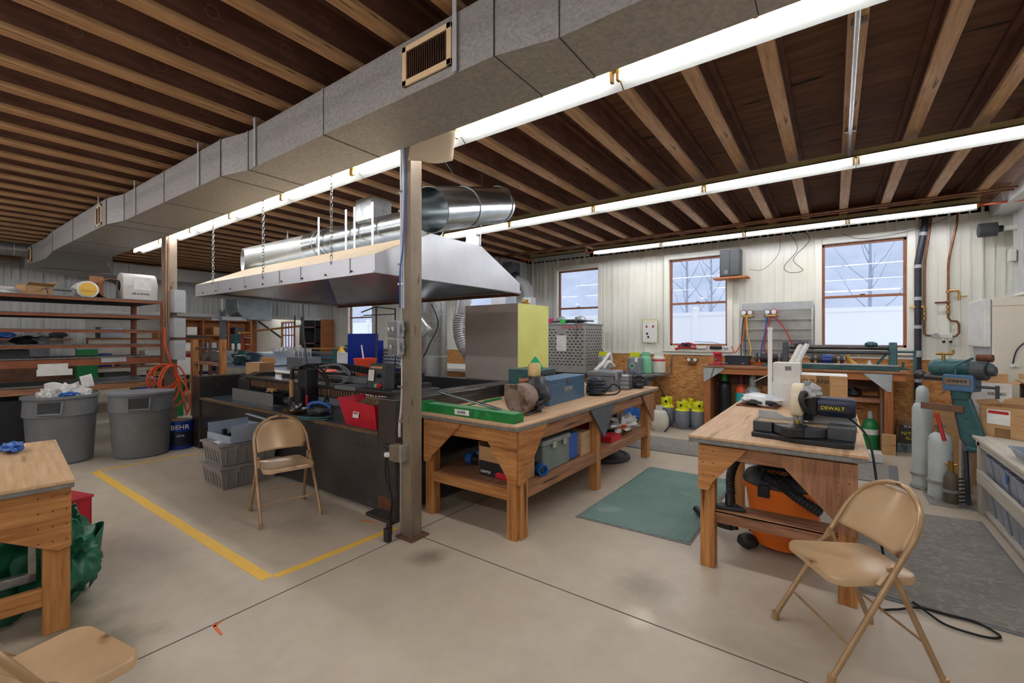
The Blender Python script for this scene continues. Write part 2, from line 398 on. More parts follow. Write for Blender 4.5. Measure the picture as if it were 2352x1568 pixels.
# ---- ceiling -------------------------------------------------------------------
st('ceiling',B().box(XW-.1,YS,ZC,XE+.1,YN+.1,ZC+.05),'deck_ply')
k0=B().box(0,YS,3.12,.087,YN,3.155); jr=T('ceiling_joist','x','joist')
O('bottom_flange',B().box(0,YS,3.12,.087,YN-.02,3.158),'joist_flange',jr,bev=.003)
b=B().box(.037,YS,3.158,.050,YN-.02,3.385)
O('web',b,'joist_web',jr)
O('top_flange',B().box(0,YS,3.382,.087,YN-.02,ZC),'joist_web',jr)
# round knock-outs stamped in the plywood webs
m=_M['joist_web']; nt=m.node_tree; N=nt.nodes; L=nt.links
tc=N.new('ShaderNodeTexCoord'); sp=N.new('ShaderNodeSeparateXYZ'); L.new(tc.outputs['Object'],sp.inputs[0])
def mth(op,a,b=None,c=None):
    n=N.new('ShaderNodeMath'); n.operation=op
    for i,v in enumerate((a,b,c)):
        if v is None: continue
        if isinstance(v,(int,float)): n.inputs[i].default_value=v
        else: L.new(v,n.inputs[i])
    return n.outputs[0]
yy=mth('MULTIPLY',mth('SUBTRACT',mth('FRACT',mth('MULTIPLY',sp.outputs[1],1/.405)),.5),.405)
zz=mth('SUBTRACT',sp.outputs[2],3.275)
dd=mth('SQRT',mth('ADD',mth('MULTIPLY',yy,yy),mth('MULTIPLY',zz,zz)))
rg=mth('LESS_THAN',mth('ABSOLUTE',mth('SUBTRACT',dd,.034)),.0016)
bs=N['Principled BSDF']; src=bs.inputs['Base Color'].links[0].from_socket
mx=N.new('ShaderNodeMix'); mx.data_type='RGBA'; L.new(mth('MULTIPLY',rg,.6),mx.inputs[0]); L.new(src,mx.inputs[6]); mx.inputs[7].default_value=(*lin('c09a72'),1); L.new(mx.outputs[2],bs.inputs['Base Color'])
k=0; xs=[]
x=.466+.408*3
while x>XW+.05:
    if x<XE-.1: xs.append(x)
    x-=.408
def jl(x):
    if x>-.2: return 'wooden I-joist spanning the right end of the ceiling near the white conduit'
    if x>-4: return 'wooden I-joist crossing the middle of the ceiling above the sheet-metal duct'
    if x>-8.5: return 'wooden I-joist crossing the ceiling above the hood and its round pipe'
    return 'wooden I-joist near the far left end of the ceiling'
for i,x in enumerate(xs):
    o=jr if i==0 else dup(jr,(x,0,0)); o.location=(x,0,0)
    o['label']=jl(x); o['group']={'wo':'ceiling joists, '+('right end' if x>-.2 else 'middle' if x>-4 else 'above hood' if x>-8.5 else 'far left')}['wo']
# ---- outside -------------------------------------------------------------------
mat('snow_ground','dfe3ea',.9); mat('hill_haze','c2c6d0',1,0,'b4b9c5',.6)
st('yard_ground',B().box(-60,YN+.2,-.2,40,60,-.1),'snow_ground')
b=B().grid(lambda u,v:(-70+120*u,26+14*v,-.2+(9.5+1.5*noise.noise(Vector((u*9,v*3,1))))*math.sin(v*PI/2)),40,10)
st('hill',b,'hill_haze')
fr_=T('vinyl_fence','white vinyl privacy fence outside beyond the windows','fence',(0,13,0))
O('panel',B().box(-24,0,-.1,8,.03,2.17).box(-24,-.02,2.1,8,.05,2.2).box(-24,-.02,.1,8,.05,.25),'white_vinyl',fr_)
for i in range(13):
    x=-22.7+i*2.44+.07
    p=O('post',B().box(x-.065,-.05,-.1,x+.065,.08,2.28),'white_vinyl',fr_); O('post_cap',B().box(x-.085,-.07,2.28,x+.085,.1,2.31).cyl((x,.015,2.31),(x,.015,2.35),.1,.0,n=4),'white_vinyl',p)
for (x,y,h,sc) in ((-6.2,24,9,1),(-9,22,8,.8),(-2.6,25,10,.9),(1.2,24,9,1),(-4.4,21,7,.7)):
    tr_=T('bare_tree','leafless pale winter tree on the hazy hillside beyond the windows','tree',(x,y,0),0,'bare trees outside')
    b=B(); b.tube([(0,0,-.2),(.05,0,h*.5),(0,.05,h)],[.09*sc,.06*sc,.015],6)
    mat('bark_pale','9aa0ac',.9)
    for j in range(16):
        z=h*.25+h*.7*j/16; a=j*2.4; l=(1.6-.08*j)*sc
        b.tube([(0,0,z),(l*.5*math.cos(a),l*.5*math.sin(a),z+l*.5),(l*math.cos(a),l*math.sin(a),z+l*1.3)],[.03,.02,.006],4)
    O('trunk',b,'bark_pale',tr_)
# ---- fluorescent strips --------------------------------------------------------
def strip_light(name,L=1.22,wing=True,lit=True):
    r=T(name,'x','light')
    b=B().prism([(-.03,.0),(.03,.0),(.03,.055),(-.03,.055)],'x',0,L-.004)
    O('housing',b,mat('dimmed_channel','b5a271',.6),r,bev=.002)  # cream darkened so the nearby tube does not burn it white
    if wing:
        b=B().prism([(.028,.002),(.115,-.055),(.118,-.053),(.03,.012)],'x',0,L-.004).prism([(-.028,.002),(-.115,-.03),(-.118,-.028),(-.03,.012)],'x',0,L-.004)
        O('reflector',b,mat('dimmed_reflector','82827c',.5,.2),r)  # base grey darkened so the tube's light clips less here
    for x in (.012,L-.022): O('lampholder',B().box(x-.008,-.015,-.06,x+.008,.015,0),'brass',r)
    if lit: O('tube',B().cyl((.025,0,-.038),(L-.035,0,-.038),.0165,n=12),'tube_glow',r)
    return r
A=strip_light('strip_light'); A['label']='fluorescent strip fixed behind the long duct, above the steel post'
A['group']='strip lights in the row behind the duct'
A.location=(.24,2.36,2.99); row1=[A]
x=.24-1.225
for i in range(10):
    if x<-10.3: break
    row1.append(dup(A,(x,2.36,2.99),label='glowing fluorescent strip light in the row tucked behind the long duct')); x-=1.225
A['label']=row1[1]['label']
for i in range(9): dup(A,(.159-1.22*i+ (0),4.8,3.035),label='glowing fluorescent strip light in the middle row, over the workbenches',group='strip lights in the middle row')  # the hidden strips at the left end are added to brighten the hood side
dup(A,(1.379-0,4.8,3.035),label='glowing fluorescent strip light in the middle row, over the workbenches',group='strip lights in the middle row').scale=(.32,1,1)
for i in range(4): dup(A,(.154-1.222*i,7.36,3.06),label='glowing fluorescent strip light in the row along the window wall',group='strip lights in the row by the windows')
U=strip_light('strip_light',lit=False); U.location=(-4.85,7.36,3.06); U['label']='unlit dusty fluorescent strip at the left end of the window row'
# bare strips added behind the camera to brighten the duct front and joists
A2=strip_light('strip_light',wing=False); A2['label']='added bare fluorescent strip light behind the camera, brightening the duct front'; A2['group']='added fill strips in the south rows'; A2.location=(.4,-1.1,2.99)
for x in (-10.6,-9.38,-8.16,-6.94,-5.72,-4.5,-3.26,-2.04,-.82): dup(A2,(x,-1.1,2.99))
for x in (-10.6,-8.16,-5.72,-3.26,-.82): dup(A2,(x,-3.2,2.99))
# ---- long rectangular duct -----------------------------------------------------
du=T('air_duct','long galvanised rectangular air duct running below the joists beside the strip lights','duct',(0,0,0))
ZB,ZT=2.77,3.06
def dsec(x0,x1,y0,y1,m='galv_duct',yb0=2.0,yb1=2.0,zb0=ZB,zb1=ZB,zt0=ZT,zt1=ZT):
    b=B()
    vs=[(x0,y0,zb0),(x1,y1,zb1),(x1,yb1,zb1),(x0,yb0,zb0),(x0,y0,zt0),(x1,y1,zt1),(x1,yb1,zt1),(x0,yb0,zt0)]
    b._vf(vs,[(3,2,1,0),(4,5,6,7),(0,1,5,4),(1,2,6,5),(2,3,7,6),(3,0,4,7)])
    return O('duct_section',b,m,du)
dsec(-.95,1.75,1.645,1.645,'galv_duct'); dsec(-1.25,-.95,1.58,1.645); dsec(-3.6,-1.25,1.565,1.58); dsec(-3.92,-3.6,1.50,1.565)
dsec(-6.25,-3.92,1.455,1.50); dsec(-6.62,-6.25,1.385,1.455); dsec(-9.3,-6.62,1.35,1.385)
# flexible sag and elbow to the cross duct
dsec(-10.0,-9.3,1.38,1.35,yb0=2.1,zb0=2.74); dsec(-11.5,-10.0,1.33,1.38,yb0=2.5,yb1=2.1,zb0=2.76,zb1=2.74)
b=B()
pr=[]
for i in range(9):
    a=PI/2*i/8; pr.append((-11.5-1.0*math.sin(a), 2.33-1.0*math.cos(a)))
poly=pr+[(-12.5,2.6),(-11.9,2.6),(-11.5,2.5)]
O('elbow',B().prism(poly,'z',2.74,3.05),'galv_duct',du)
mat('seam_dark','4a4744',.6)
for x,y in ((-.95,1.645),(-1.25,1.58),(-3.6,1.565),(-3.92,1.50),(-6.25,1.455),(-6.62,1.385),(-9.3,1.35),(-.25,1.645),(-2.6,1.573),(-5.1,1.478),(-8.1,1.366)):
    O('seam',B().box(x-.008,y-.006,ZB-.004,x+.008,2.0,ZT+.004),'galv_duct',du)
    O('seam_gap',B().box(x+.008,y-.003,ZB-.002,x+.012,1.99,ZT+.002),'seam_dark',du)
cr=T('air_duct','galvanised rectangular cross duct running along the far siding wall above the opening','duct',(0,0,0))
O('duct_section',B().box(-12.45,2.4,2.78,-12.05,7.0,3.05),'galv_duct',cr)
for y in (2.9,3.4,4.6,5.8): O('seam',B().box(-12.46,y-.012,2.77,-12.04,y+.012,3.06),'galv_duct',cr)
for i,(x,y) in enumerate(((-1.468,1.567),(-3.472,1.558),(-4.31,1.485),(-5.88,1.455),(-6.87,1.372))):
    b=B().box(x-.013,y-.006,ZB,x+.013,y-.002,3.13).box(x-.04,y-.006,3.125,x+.013,y+.03,3.129)
    one('duct_strap',b,'galv_pale','thin metal hanger strap holding the duct front to a joist','strap','duct hanger straps')
def grille(x0,x1,y,z0,z1,label):
    g=T('vent_grille',label,'vent',((x0+x1)/2,y,(z0+z1)/2)); w=(x1-x0)/2;h=(z1-z0)/2; t=.03
    mat('grille_tan','efcf9f',.5)
    O('frame',B().box(-w,-.014,-h,-w+t,-.002,h).box(w-t,-.014,-h,w,-.002,h).box(-w,-.014,-h,w,-.002,-h+t).box(-w,-.014,h-t,w,-.002,h),'grille_tan',g,bev=.002)
    O('backing',B().box(-w+t,-.004,-h+t,w-t,-.001,h-t),'dark_gap',g)
    b=B(); n=int((x1-x0-2*t)/.016)
    for i in range(n):
        x=-w+t+(i+.5)*(2*w-2*t)/n; b.obox((x,-.009,0),(.003,.014,2*h-2*t),(0,0,.5))
    o=O('louver',b,'rust',g); return g
grille(-1.84,-1.49,1.573,2.815,3.02,'cream framed vent grille on the near front face of the long duct')
grille(-7.02,-6.78,1.386,2.79,3.03,'middle vent grille on the duct front, above the grey cans')
grille(-11.25,-10.95,1.34,2.79,3.03,'farthest vent grille near the elbow of the duct')
# curled panel of plastic beside the post top
b=B().grid(lambda u,v:(-2.47+.34*u, 2.18+.10*u-.03*v, 2.96-.02*u-.17*v-.04*math.sin(u*PI)*v+(.0 if v<.9 else .0)-.06*(1-u)*(1-v)*0-.07*v*abs(u-.3)),12,8)
mat('tan_plastic','d2bfa4',.35)
one('curled_panel',b,'tan_plastic','curled tan plastic flap hanging from the duct beside the steel post top','panel',sm=True,solid=.003)
# far left overhead: bright round pipe and flat box duct above
pz=T('round_duct','grey segmented duct crossing above the far left ceiling joists','duct',(-11.2,0,2.99))
O('pipe',B().cyl((0,-3,0),(0,1.35,0),.11,n=20),'galv',pz,sm=True)
for i in range(12): O('band',B().cyl((0,-2.8+i*.36,0),(0,-2.79+i*.36,0),.113,n=20),'galv_pale',pz)
one('boxed_beam',B().prism([(-11.9,2.86),(-11.55,2.86),(-11.5,2.92),(-11.5,3.09),(-11.9,3.09)],'y',-3,1.3),'rust_brown','brown steel beam under the joists at the far left, beside the duct elbow','beam')
# ---- steel posts ----------------------------------------------------------------
def post(x,y,label,w=.105,d=.10,gap=True):
    p=T('steel_post',label,'post',(x,y,0))
    O('flange',B().box(-w/2,-d/2,0,-w/2+.012,d/2,3.12).box(w/2-.012,-d/2,0,w/2,d/2,3.12),'steel_post',p,bev=.002)
    O('web',B().box(-w/2,-.008,0,w/2,.008,3.12),'rust_brown',p)
    O('base_plate',B().box(-.12,-.1,0,.12,.1,.015),'rust_brown',p,bev=.003)
    return p
p=T('steel_post','square weathered steel post standing in front of the hood and black table','post',(-2.585,2.29,0))
O('shaft',B().box(-.045,-.055,0,.045,.055,3.12),'steel_post',p,bev=.004)
O('web',B().box(-.052,-.05,0,-.045,.05,3.12),'rust_brown',p)
O('base_plate',B().box(-.09,-.09,0,.09,.09,.014),'rust_brown',p,bev=.003)
c_=T('conduit','pale electrical conduit strapped up the face of the near steel post','conduit',(-2.665,2.262,0))
O('pipe',B().cyl((0,0,1.72),(0,0,2.98),.017,n=12).cyl((.045,-.02,1.72),(.045,-.02,2.98),.012,n=10).tube(spline([(0,0,1.38),(0,0,1.1),(-.012,0,.95),(-.03,0,.82),(-.03,0,.74)]),.011),'white_enamel',c_,sm=True)
O('lower_pipe',B().cyl((.02,0,.55),(.02,0,.01),.016,n=12).cyl((.052,-.008,.55),(.052,-.008,.01),.013,n=12).cyl((-.012,0,.55),(-.012,0,.01),.012,n=12),'galv',c_,sm=True)
for z in (2.6,2.05,1.9,1.12,.86): O('clip',B().box(-.025,-.024,z,.06,.0,z+.014),'galv_shiny',c_)
one('blue_cable',B().tube(spline([(-2.6,2.22,2.98),(-2.595,2.222,2.6),(-2.605,2.218,2.2),(-2.63,2.212,2.0),(-2.632,2.212,1.72)]),.006),'blue_plastic','blue cable running down the near steel post from the duct','cable',sm=True)
def ebox(z,h,label,m,toggles):
    e=T('switch_box',label,'switch box',(-2.655,2.195,z))
    O('housing',B().box(-.055,-.035,0,.055,.035,h),m,e,bev=.008)
    O('cover',B().box(-.05,-.041,.008,.05,-.035,h-.008),'steel',e,bev=.003)
    for tx in toggles: O('toggle',B().obox((tx,-.05,h/2),(.01,.02,.028),(.5,0,0)),'white_enamel',e,bev=.002)
    O('lever',B().cyl((.055,0,h*.5),(.085,0,h*.5),.012).box(.06,-.01,h*.3,.075,.01,h*.75),'galv_shiny',e)
ebox(1.50,.125,'upper grey double switch box on the near steel post','light_grey',(-.022,.022))
ebox(1.37,.125,'lower grey socket box just under the double switch on the near post','light_grey',(0,))
e=T('socket_box','weathered low electric socket box with two plugs on the near steel post','switch box',(-2.645,2.2,.58))
O('housing',B().box(-.05,-.04,0,.05,.04,.12),'steel_post',e,bev=.006); O('side',B().box(.05,-.035,.0,.075,.04,.125),'galv',e,bev=.004)
O('plug',B().cyl((-.05,-.01,.09),(-.115,-.02,.10),.022,.018),'black_plastic',e,sm=True); O('plug',B().cyl((-.05,-.02,.04),(-.10,-.03,.035),.02,.02),'white_enamel',e,sm=True)
O('cord',B().tube(spline([(-.10,-.03,.03),(-.105,-.03,-.1),(-.07,-.03,-.2),(-.03,-.02,-.3),(-.05,-.03,-.4),(-.04,-.03,-.56)]),.006).tube(spline([(-.11,-.02,.09),(-.09,-.01,-.1),(-.06,-.01,-.35),(-.03,-.03,-.55)]),.004),'rubber',e,sm=True)
one('power_adapter',B().box(-.025,-.02,0,.025,.02,.10).cyl((0,0,.1),(0,0,.13),.012),'black_plastic','small black plug adapter standing on the floor by the near post','plug',loc=(-2.66,2.12,0),bev=.005)
# far post with hose
p=T('steel_post','far weathered steel post beside the material rack, hung with orange hose','post',(-7.96,2.37,0))
O('shaft',B().box(-.09,-.07,0,-.05,.07,3.12).box(.04,-.07,0,.09,.07,3.12),'steel_post',p,bev=.003); O('web',B().box(-.05,-.03,0,.05,.03,3.12),'rust_brown',p); O('conduit',B().cyl((0,-.06,.9),(0,-.06,3.1),.018).cyl((.12,-.04,1.7),(.12,-.04,3.1),.012),'old_wood_z',p)
for z,h,l in ((1.86,.33,'highest grey electrical box on the far post'),(1.5,.28,'middle grey electrical box on the far post'),(1.18,.28,'lowest grey electrical box on the far post')):
    e=T('electrical_box',l,'electrical box',(-7.82,2.42,z)); O('housing',B().box(-.1,-.07,0,.13,.07,h),'mid_grey' if 0 else 'light_grey',e,bev=.006); O('door',B().box(-.09,-.078,.01,.12,-.07,h-.01),'light_grey',e,bev=.003)
# ---- fume hood -------------------------------------------------------------------
hd=T('fume_hood','large galvanised sheet-metal extraction hood hanging on chains over the black table','hood',(0,0,0))
x0,x1=-6.18,-2.78
prof=[(2.10,2.0),(2.10,2.125),(2.67,2.385),(3.34,2.385),(3.99,2.09),(3.99,1.975)]
b=B(); n=len(prof)
mat('hood_cream','c4b08e',.5,.1,'b8a27c',6); mat('hood_white','c3c6cb',.28,.3,'cdd0d4',4,bump=.02); mat('hood_in','b4b8b9',.28,.85,'9ea4a6',3,bump=.06,bscale=5)
for x,xi in ((x1,x1-.4),):
    O('end_panel',B().face([(x1,y,z) for y,z in prof]),'hood_white',hd,solid=.004)
O('end_panel',B().face([(x0,y,z) for y,z in prof]),'hood_white',hd,solid=.004)
b=B().face([(x0,2.10,2.0),(x1,2.10,2.0),(x1,2.10,2.125),(x0,2.10,2.125)])
O('front_lip',b,'hood_white',hd,solid=.004)
O('front_slope',B().face([(x0,2.10,2.125),(x1,2.10,2.125),(x1,2.67,2.385),(x0,2.67,2.385)]),'hood_cream',hd,solid=.004)
O('top_panel',B().face([(x0,2.67,2.385),(x1,2.67,2.385),(x1,3.34,2.385),(x0,3.34,2.385)]),'galv_pale',hd,solid=.004)
O('back_slope',B().face([(x0,3.34,2.385),(x1,3.34,2.385),(x1,3.99,2.09),(x0,3.99,2.09)]).face([(x0,3.99,2.09),(x1,3.99,2.09),(x1,3.99,1.975),(x0,3.99,1.975)]),'hood_white',hd,solid=.004)
# inner liner seen from below
b=B()
inn=[(2.12,2.02),(2.12,2.10),(2.66,2.33),(3.34,2.33),(3.97,2.07),(3.97,2.0)]
xa,xb=x0+.02,x1-.02; a=[(2.3)]
top=[(xa+.75,2.7,2.33),(xb-.75,2.7,2.33),(xb-.75,3.32,2.33),(xa+.75,3.32,2.33)]; bot=[(xa,2.12,2.03),(xb,2.12,2.03),(xb,3.97,2.0),(xa,3.97,2.0)]
b.face(top)
for i in range(4): b.face([bot[i],bot[(i+1)%4],top[(i+1)%4],top[i]])
O('inner_liner',b,'hood_in',hd,solid=.003)
b=B().box(x1-.02,2.09,1.985,x1+.012,4.0,2.005).box(x0-.01,2.085,1.985,x0+.02,4.0,2.0).box(x0,2.085,1.985,x1,2.10,2.0)
O('drip_edge',b,'hood_white',hd)
O('back_edge',B().box(x0,3.975,1.955,x1,4.0,1.99),'rust',hd)
for x in (-5.55,-4.92,-4.2,-3.83,-3.1): O('seam',B().box(x-.012,2.092,2.0,x+.012,2.097,2.125),'hood_white',hd)
for i in range(9): O('screw',B().sph((-5.95+i*.36,2.094,2.02),.009,8,5),'rust',hd)
# chains
def chain(x,y,z0,z1,label,hook=True):
    c=T('chain',label,'chain',(x,y,z0)); z=0; i=0; b=B()
    while z<z1-z0:
        r_=.011;h=.02
        pts=[]
        for k in range(10):
            a=2*PI*k/10; u=r_*math.cos(a); w=h*math.sin(a)
            pts.append((u if i%2 else 0,0 if i%2 else u,z+w))
        b.tube(pts,.0032,5,closed=True); z+=.031; i+=1
    O('chain_links',b,'galv_shiny',c,sm=True)
    O('hook',B().tube([(0,0,-.03),(0,-.012,-.04),(0,0,-.06),(0,.012,-.1)],.004,6),'steel',c)
    return c
chain(-5.68,2.10,2.16,3.12,'leftmost steel chain holding the hood front')
chain(-4.51,2.10,2.13,3.12,'middle steel chain holding the hood front')
chain(-3.35,2.10,2.16,3.12,'right steel chain holding the hood front, near the steel post')
one('hanger_wire',B().tube([(-2.8,3.35,2.40),(-2.8,3.37,3.1)],.004,6),'galv_shiny','thin wire holding the right rear of the hood','wire')
# round pipes over the hood
rp=T('round_duct','long round galvanised pipe lying along the top of the hood','duct',(0,0,0))
O('pipe_section',B().pipe((-3.07,2.98,2.60),(-4.75,2.98,2.61),.155),'galv_shiny',rp,sm=True)
O('elbow',B().tube([(-4.72,2.98,2.61),(-4.85,2.98,2.61),(-4.98,2.96,2.60),(-5.1,2.93,2.585)],.162,28),'galv_shiny',rp,sm=True)
for x in (-4.8,-4.9,-5.0): O('elbow_ring',B().cyl((x,2.975,2.605),(x-.012,2.974,2.605),.168,n=28),'galv',rp,sm=True)
pa=Vector((-5.08,2.935,2.585)); pb=Vector((-6.45,2.735,2.533)); dv=(pb-pa).normalized(); u_=dv.orthogonal().normalized(); w_=dv.cross(u_); nn=Vector((-.32,-.93,-.05)).normalized()
va=[];vb=[];vc=[]
for i in range(36):
    c_=u_*math.cos(2*PI*i/36)+w_*math.sin(2*PI*i/36)
    va.append(pa+c_*.155); vb.append(pb+c_*.155-dv*(nn.dot(c_)*.155/nn.dot(dv))); vc.append(pb+c_*.150-dv*(nn.dot(c_)*.150/nn.dot(dv)))
b=B(); b._vf(va+vb+vc+[pa+(q-pa)*.968 for q in va],[(i,(i+1)%36,36+(i+1)%36,36+i) for i in range(36)]+[(36+i,36+(i+1)%36,72+(i+1)%36,72+i) for i in range(36)]+[(72+i,72+(i+1)%36,108+(i+1)%36,108+i) for i in range(36)])
O('pipe_section',b,mat('galv_soft','b4b8b4',.35,.6,'c4c7c2',5),rp,sm=True)
O('branch_box',B().box(-4.12,2.86,2.72,-3.85,3.12,2.96),'galv',rp,bev=.01)
for x in (-3.75,-4.05,-4.2,-4.72): O('hanger_strap',B().box(x-.015,2.80,2.40,x+.015,2.806,2.86).box(x-.015,3.14,2.40,x+.015,3.146,2.86),'galv_pale',rp)
one('duct_strap',B().box(-5.9,3.05,2.7,-5.885,3.06,2.92),'galv','thin upright strap beyond the round pipe over the hood','strap')
bp=T('round_duct','short open-ended round galvanised duct section hung by wire at the hood end','duct',(0,0,0))
p0=Vector((-2.65,2.53,2.53)); p1=Vector((-2.87,3.72,2.90)); d=(p1-p0)
O('pipe_section',B().pipe(p0,p1,.182,.004,40),'galv_shiny',bp,sm=True)
O('end_ring',B().pipe(p1-d*.02,p1+d*.012,.190,.008,40),'galv_shiny',bp,sm=True)
O('seam',B().pipe(p0,p0+d*.008,.185,.006,40),'galv_shiny',bp,sm=True)
O('wire_loop',B().pipe(p0+d*.42,p0+d*.43,.187,.004,40).tube([p0+d*.42+Vector((0,0,.18)),(-2.72,2.62,3.13)],.0035,5),'steel',bp,sm=True)
# ---- folding chairs ------------------------------------------------------------
mat('chair_tan','d0b088',.24,.1,'c3a27a',3,spots='6f4430',sscale=6,sthr=.68)
mat('chair_tube','bd9d76',.28,.2,'aa8a64',6,spots='6b4632',sscale=12,sthr=.68)
def folding_chair(name='folding_chair'):
    t=T(name,'x','chair'); r=.0125
    # front legs run up into the inverted-U back frame
    P=[]
    f=lambda k:(.24-.46*k, .0, .02+.78*k)   # along the leaning frame
    hw=.205
    for k in (0,.2,.4,.55,.68,.78): 
        x,_,z=f(k); P.append((x,-hw-.02*(1-k),z))
    for i in range(1,10):
        a=PI*i/10; x,_,z=f(.78+.22*math.sin(a)); P.append((x,-hw*math.cos(a)*(1 if abs(math.cos(a))<.8 else 1),z))
    for k in (.78,.68,.55,.4,.2,0):
        x,_,z=f(k); P.append((x,hw+.02*(1-k),z))
    O('back_frame',B().tube(P,r,10),'chair_tube',t,sm=True)
    def back(u,v):
        k=.66+.30*v; w=(hw-.012)*(1 if k<.80 else math.sqrt(max(0,1-((k-.80)/.19)**2)))
        x,_,z=f(k); return (x-.028*math.cos((u-.5)*PI)+.0,-w+2*w*u,z)
    O('backrest',B().grid(back,16,14),'chair_tan',t,sm=True,solid=.006)
    # seat: pressed steel pan with rounded corners
    pl=[];
    for cx,cy,a0,hwid in ((.15,.135,0,1),(-.13,.115,PI/2,1),(-.13,-.115,PI,1),(.15,-.135,3*PI/2,1)):
        rr=.06 if cx>0 else .055
        for i in range(7):
            a=a0+PI/2*i/6; pl.append((cx+rr*math.cos(a),cy+rr*math.sin(a)))
    n=len(pl); b=B(); rings=[(1,.408),(1.0,.432),(.975,.440),(.93,.437),(.5,.430)]
    vs=[];
    for s_,z in rings: vs+=[(x*s_+.0,y*s_,z) for x,y in pl]
    fs=[]
    for j in range(len(rings)-1): fs+=[(j*n+i,j*n+(i+1)%n,(j+1)*n+(i+1)%n,(j+1)*n+i) for i in range(n)]
    fs+=[tuple(range((len(rings)-1)*n,len(rings)*n)),tuple(range(n-1,-1,-1))]
    b._vf(vs,fs); O('seat',b,'chair_tan',t,sm=True)
    for s in (-1,1):
        O('rear_leg',B().tube([(-.02,s*.195,.50),(-.06,s*.20,.42),(-.14,s*.205,.24),(-.235,s*.215,.02)],r,10),'chair_tube',t,sm=True)
        O('hinge_link',B().bar((-.035,s*.19,.49),(.03,s*.205,.425),.005,.02,up=(0,1,0)),'chair_tube',t)
        O('foot_cap',B().cyl((.24,s*.225,.0),(.235,s*.224,.04),.017),'chair_tube',t,sm=True); O('foot_cap',B().cyl((-.24,s*.216,.0),(-.235,s*.215,.04),.017),'chair_tube',t,sm=True)
    O('cross_rod',B().tube([(.155,-.217,.16),(.155,.217,.16)],.006,8),'chair_tube',t,sm=True)
    O('cross_rod',B().tube([(-.175,-.208,.17),(-.175,.208,.17)],.006,8),'chair_tube',t,sm=True)
    return t
ca=folding_chair(); ca.location=(-3.81,1.95,0); ca.rotation_euler=(0,0,math.radians(-14)); ca['label']='tan metal folding chair standing in front of the black cutting table'
dup(ca,(.07,2.69,0),math.radians(213),'worn tan metal folding chair at the right foreground by the saw bench')
cc=dup(ca,(-2.03,.25,0),math.radians(101),'tan metal folding chair cut off at the bottom left corner of the photo')
# ---- black cutting table ----------------------------------------------------------
pt=T('cutting_table','long black steel plasma cutting table with a gantry, under the hood','cutting table',(0,0,0))
O('front_panel',B().box(-6.95,2.42,.03,-4.45,2.45,.66),'black_steel',pt,bev=.004); O('front_panel',B().box(-4.445,2.42,.03,-3.15,2.45,.66),'black_steel',pt,bev=.004)
O('end_column',B().box(-7.19,2.40,.0,-6.95,4.4,.97),'black_steel',pt,bev=.006)
O('end_inner',B().box(-6.95,2.9,.70,-6.2,4.35,.96),'black_steel',pt,bev=.01)
O('end_column',B().box(-3.15,2.41,.0,-2.93,2.62,.985),'black_steel',pt,bev=.006)
O('side_panel',B().box(-3.12,2.62,.03,-2.95,4.4,.93),'black_steel',pt,bev=.004)
O('side_rail',B().box(-3.2,2.62,.93,-2.95,4.45,.985),'black_steel',pt,bev=.012)
O('corner_plate',B().box(-3.13,2.40,.06,-2.96,2.41,.16),'rust',pt)
O('levelling_foot',B().box(-3.2,2.32,.0,-2.86,2.42,.03),'black_steel',pt,bev=.004)
mat('table_bed','74808a',.3,.7,'5e6a74',3,spots='a8a294',sscale=3,sthr=.62)
O('bed',B().box(-6.95,2.45,.62,-3.15,4.4,.685),'table_bed',pt)
mat('slag','4a3a2c',.9,.1,'8a6f4e',60,bump=.5,bscale=90)
O('edge_grime',B().box(-6.94,2.405,.664,-3.16,2.45,.69),'slag',pt)
O('back_rail',B().box(-6.95,4.3,.68,-3.2,4.42,.97),'black_steel',pt,bev=.006)
g=O('gantry_beam',B().box(-6.35,2.74,.85,-3.15,2.92,.975).box(-6.35,2.72,.955,-3.15,2.94,.985),'black_steel',pt,bev=.003)
b=B()
for i in range(52): b.box(-6.2+i*.047,2.73,.872,-6.192+i*.047,2.742,.945)
q=O('rack_teeth',b,'old_wood_z',pt); q['kind']='stuff'
txt('beam_lettering','CYZERNUSTEMS',.075,pt,(-3.62,2.735,.91),(PI/2,0,0),'text_white',sx=.9)
O('gantry_carriage',B().box(-6.5,2.7,.7,-6.2,3.1,.95).prism([(2.7,.95),(2.9,1.03),(3.1,1.03),(3.1,.95)],'x',-6.5,-6.3),'black_steel',pt,bev=.01)
O('gantry_carriage',B().box(-3.4,2.75,.70,-3.2,3.2,1.0),'black_steel',pt,bev=.01)
# second beam with cable chain
b=B()
for i in range(46): b.obox((-5.9+i*.05,3.35,1.10+.03*math.sin(i*.12)),(.032,.09,.075))
O('cable_chain',b,'black_plastic',pt)['kind']='stuff'
b=B()
for i in range(40): b.obox((-5.7+i*.05,3.05,1.0),(.032,.07,.06))
O('cable_chain',b,'black_plastic',pt)['kind']='stuff'
O('chain_tray',B().box(-6.0,3.15,.97,-3.4,3.28,1.03).box(-5.9,2.98,.96,-3.6,3.0,1.03),'black_steel',pt,bev=.004)
h=O('torch_carriage',B().box(-4.80,2.60,.80,-4.62,2.74,1.15).box(-4.78,2.55,.74,-4.66,2.62,.95),'black_plastic',pt,bev=.008)
O('torch_arm',B().tube([(-4.92,2.60,.78),(-4.92,2.60,1.10),(-4.90,2.60,1.15),(-4.84,2.60,1.165),(-4.78,2.62,1.16)],.022,10),'black_steel',pt,sm=True)
O('torch_grip',B().cyl((-4.92,2.60,.83),(-4.92,2.60,1.03),.026),'cardboard',pt,sm=True)
O('torch_nozzle',B().lathe([(.008,.70),(.03,.72),(.045,.76),(.045,.82),(.02,.84)],-4.92,2.60).sph((-4.83,2.58,.77),.03),'black_steel',pt,sm=True)
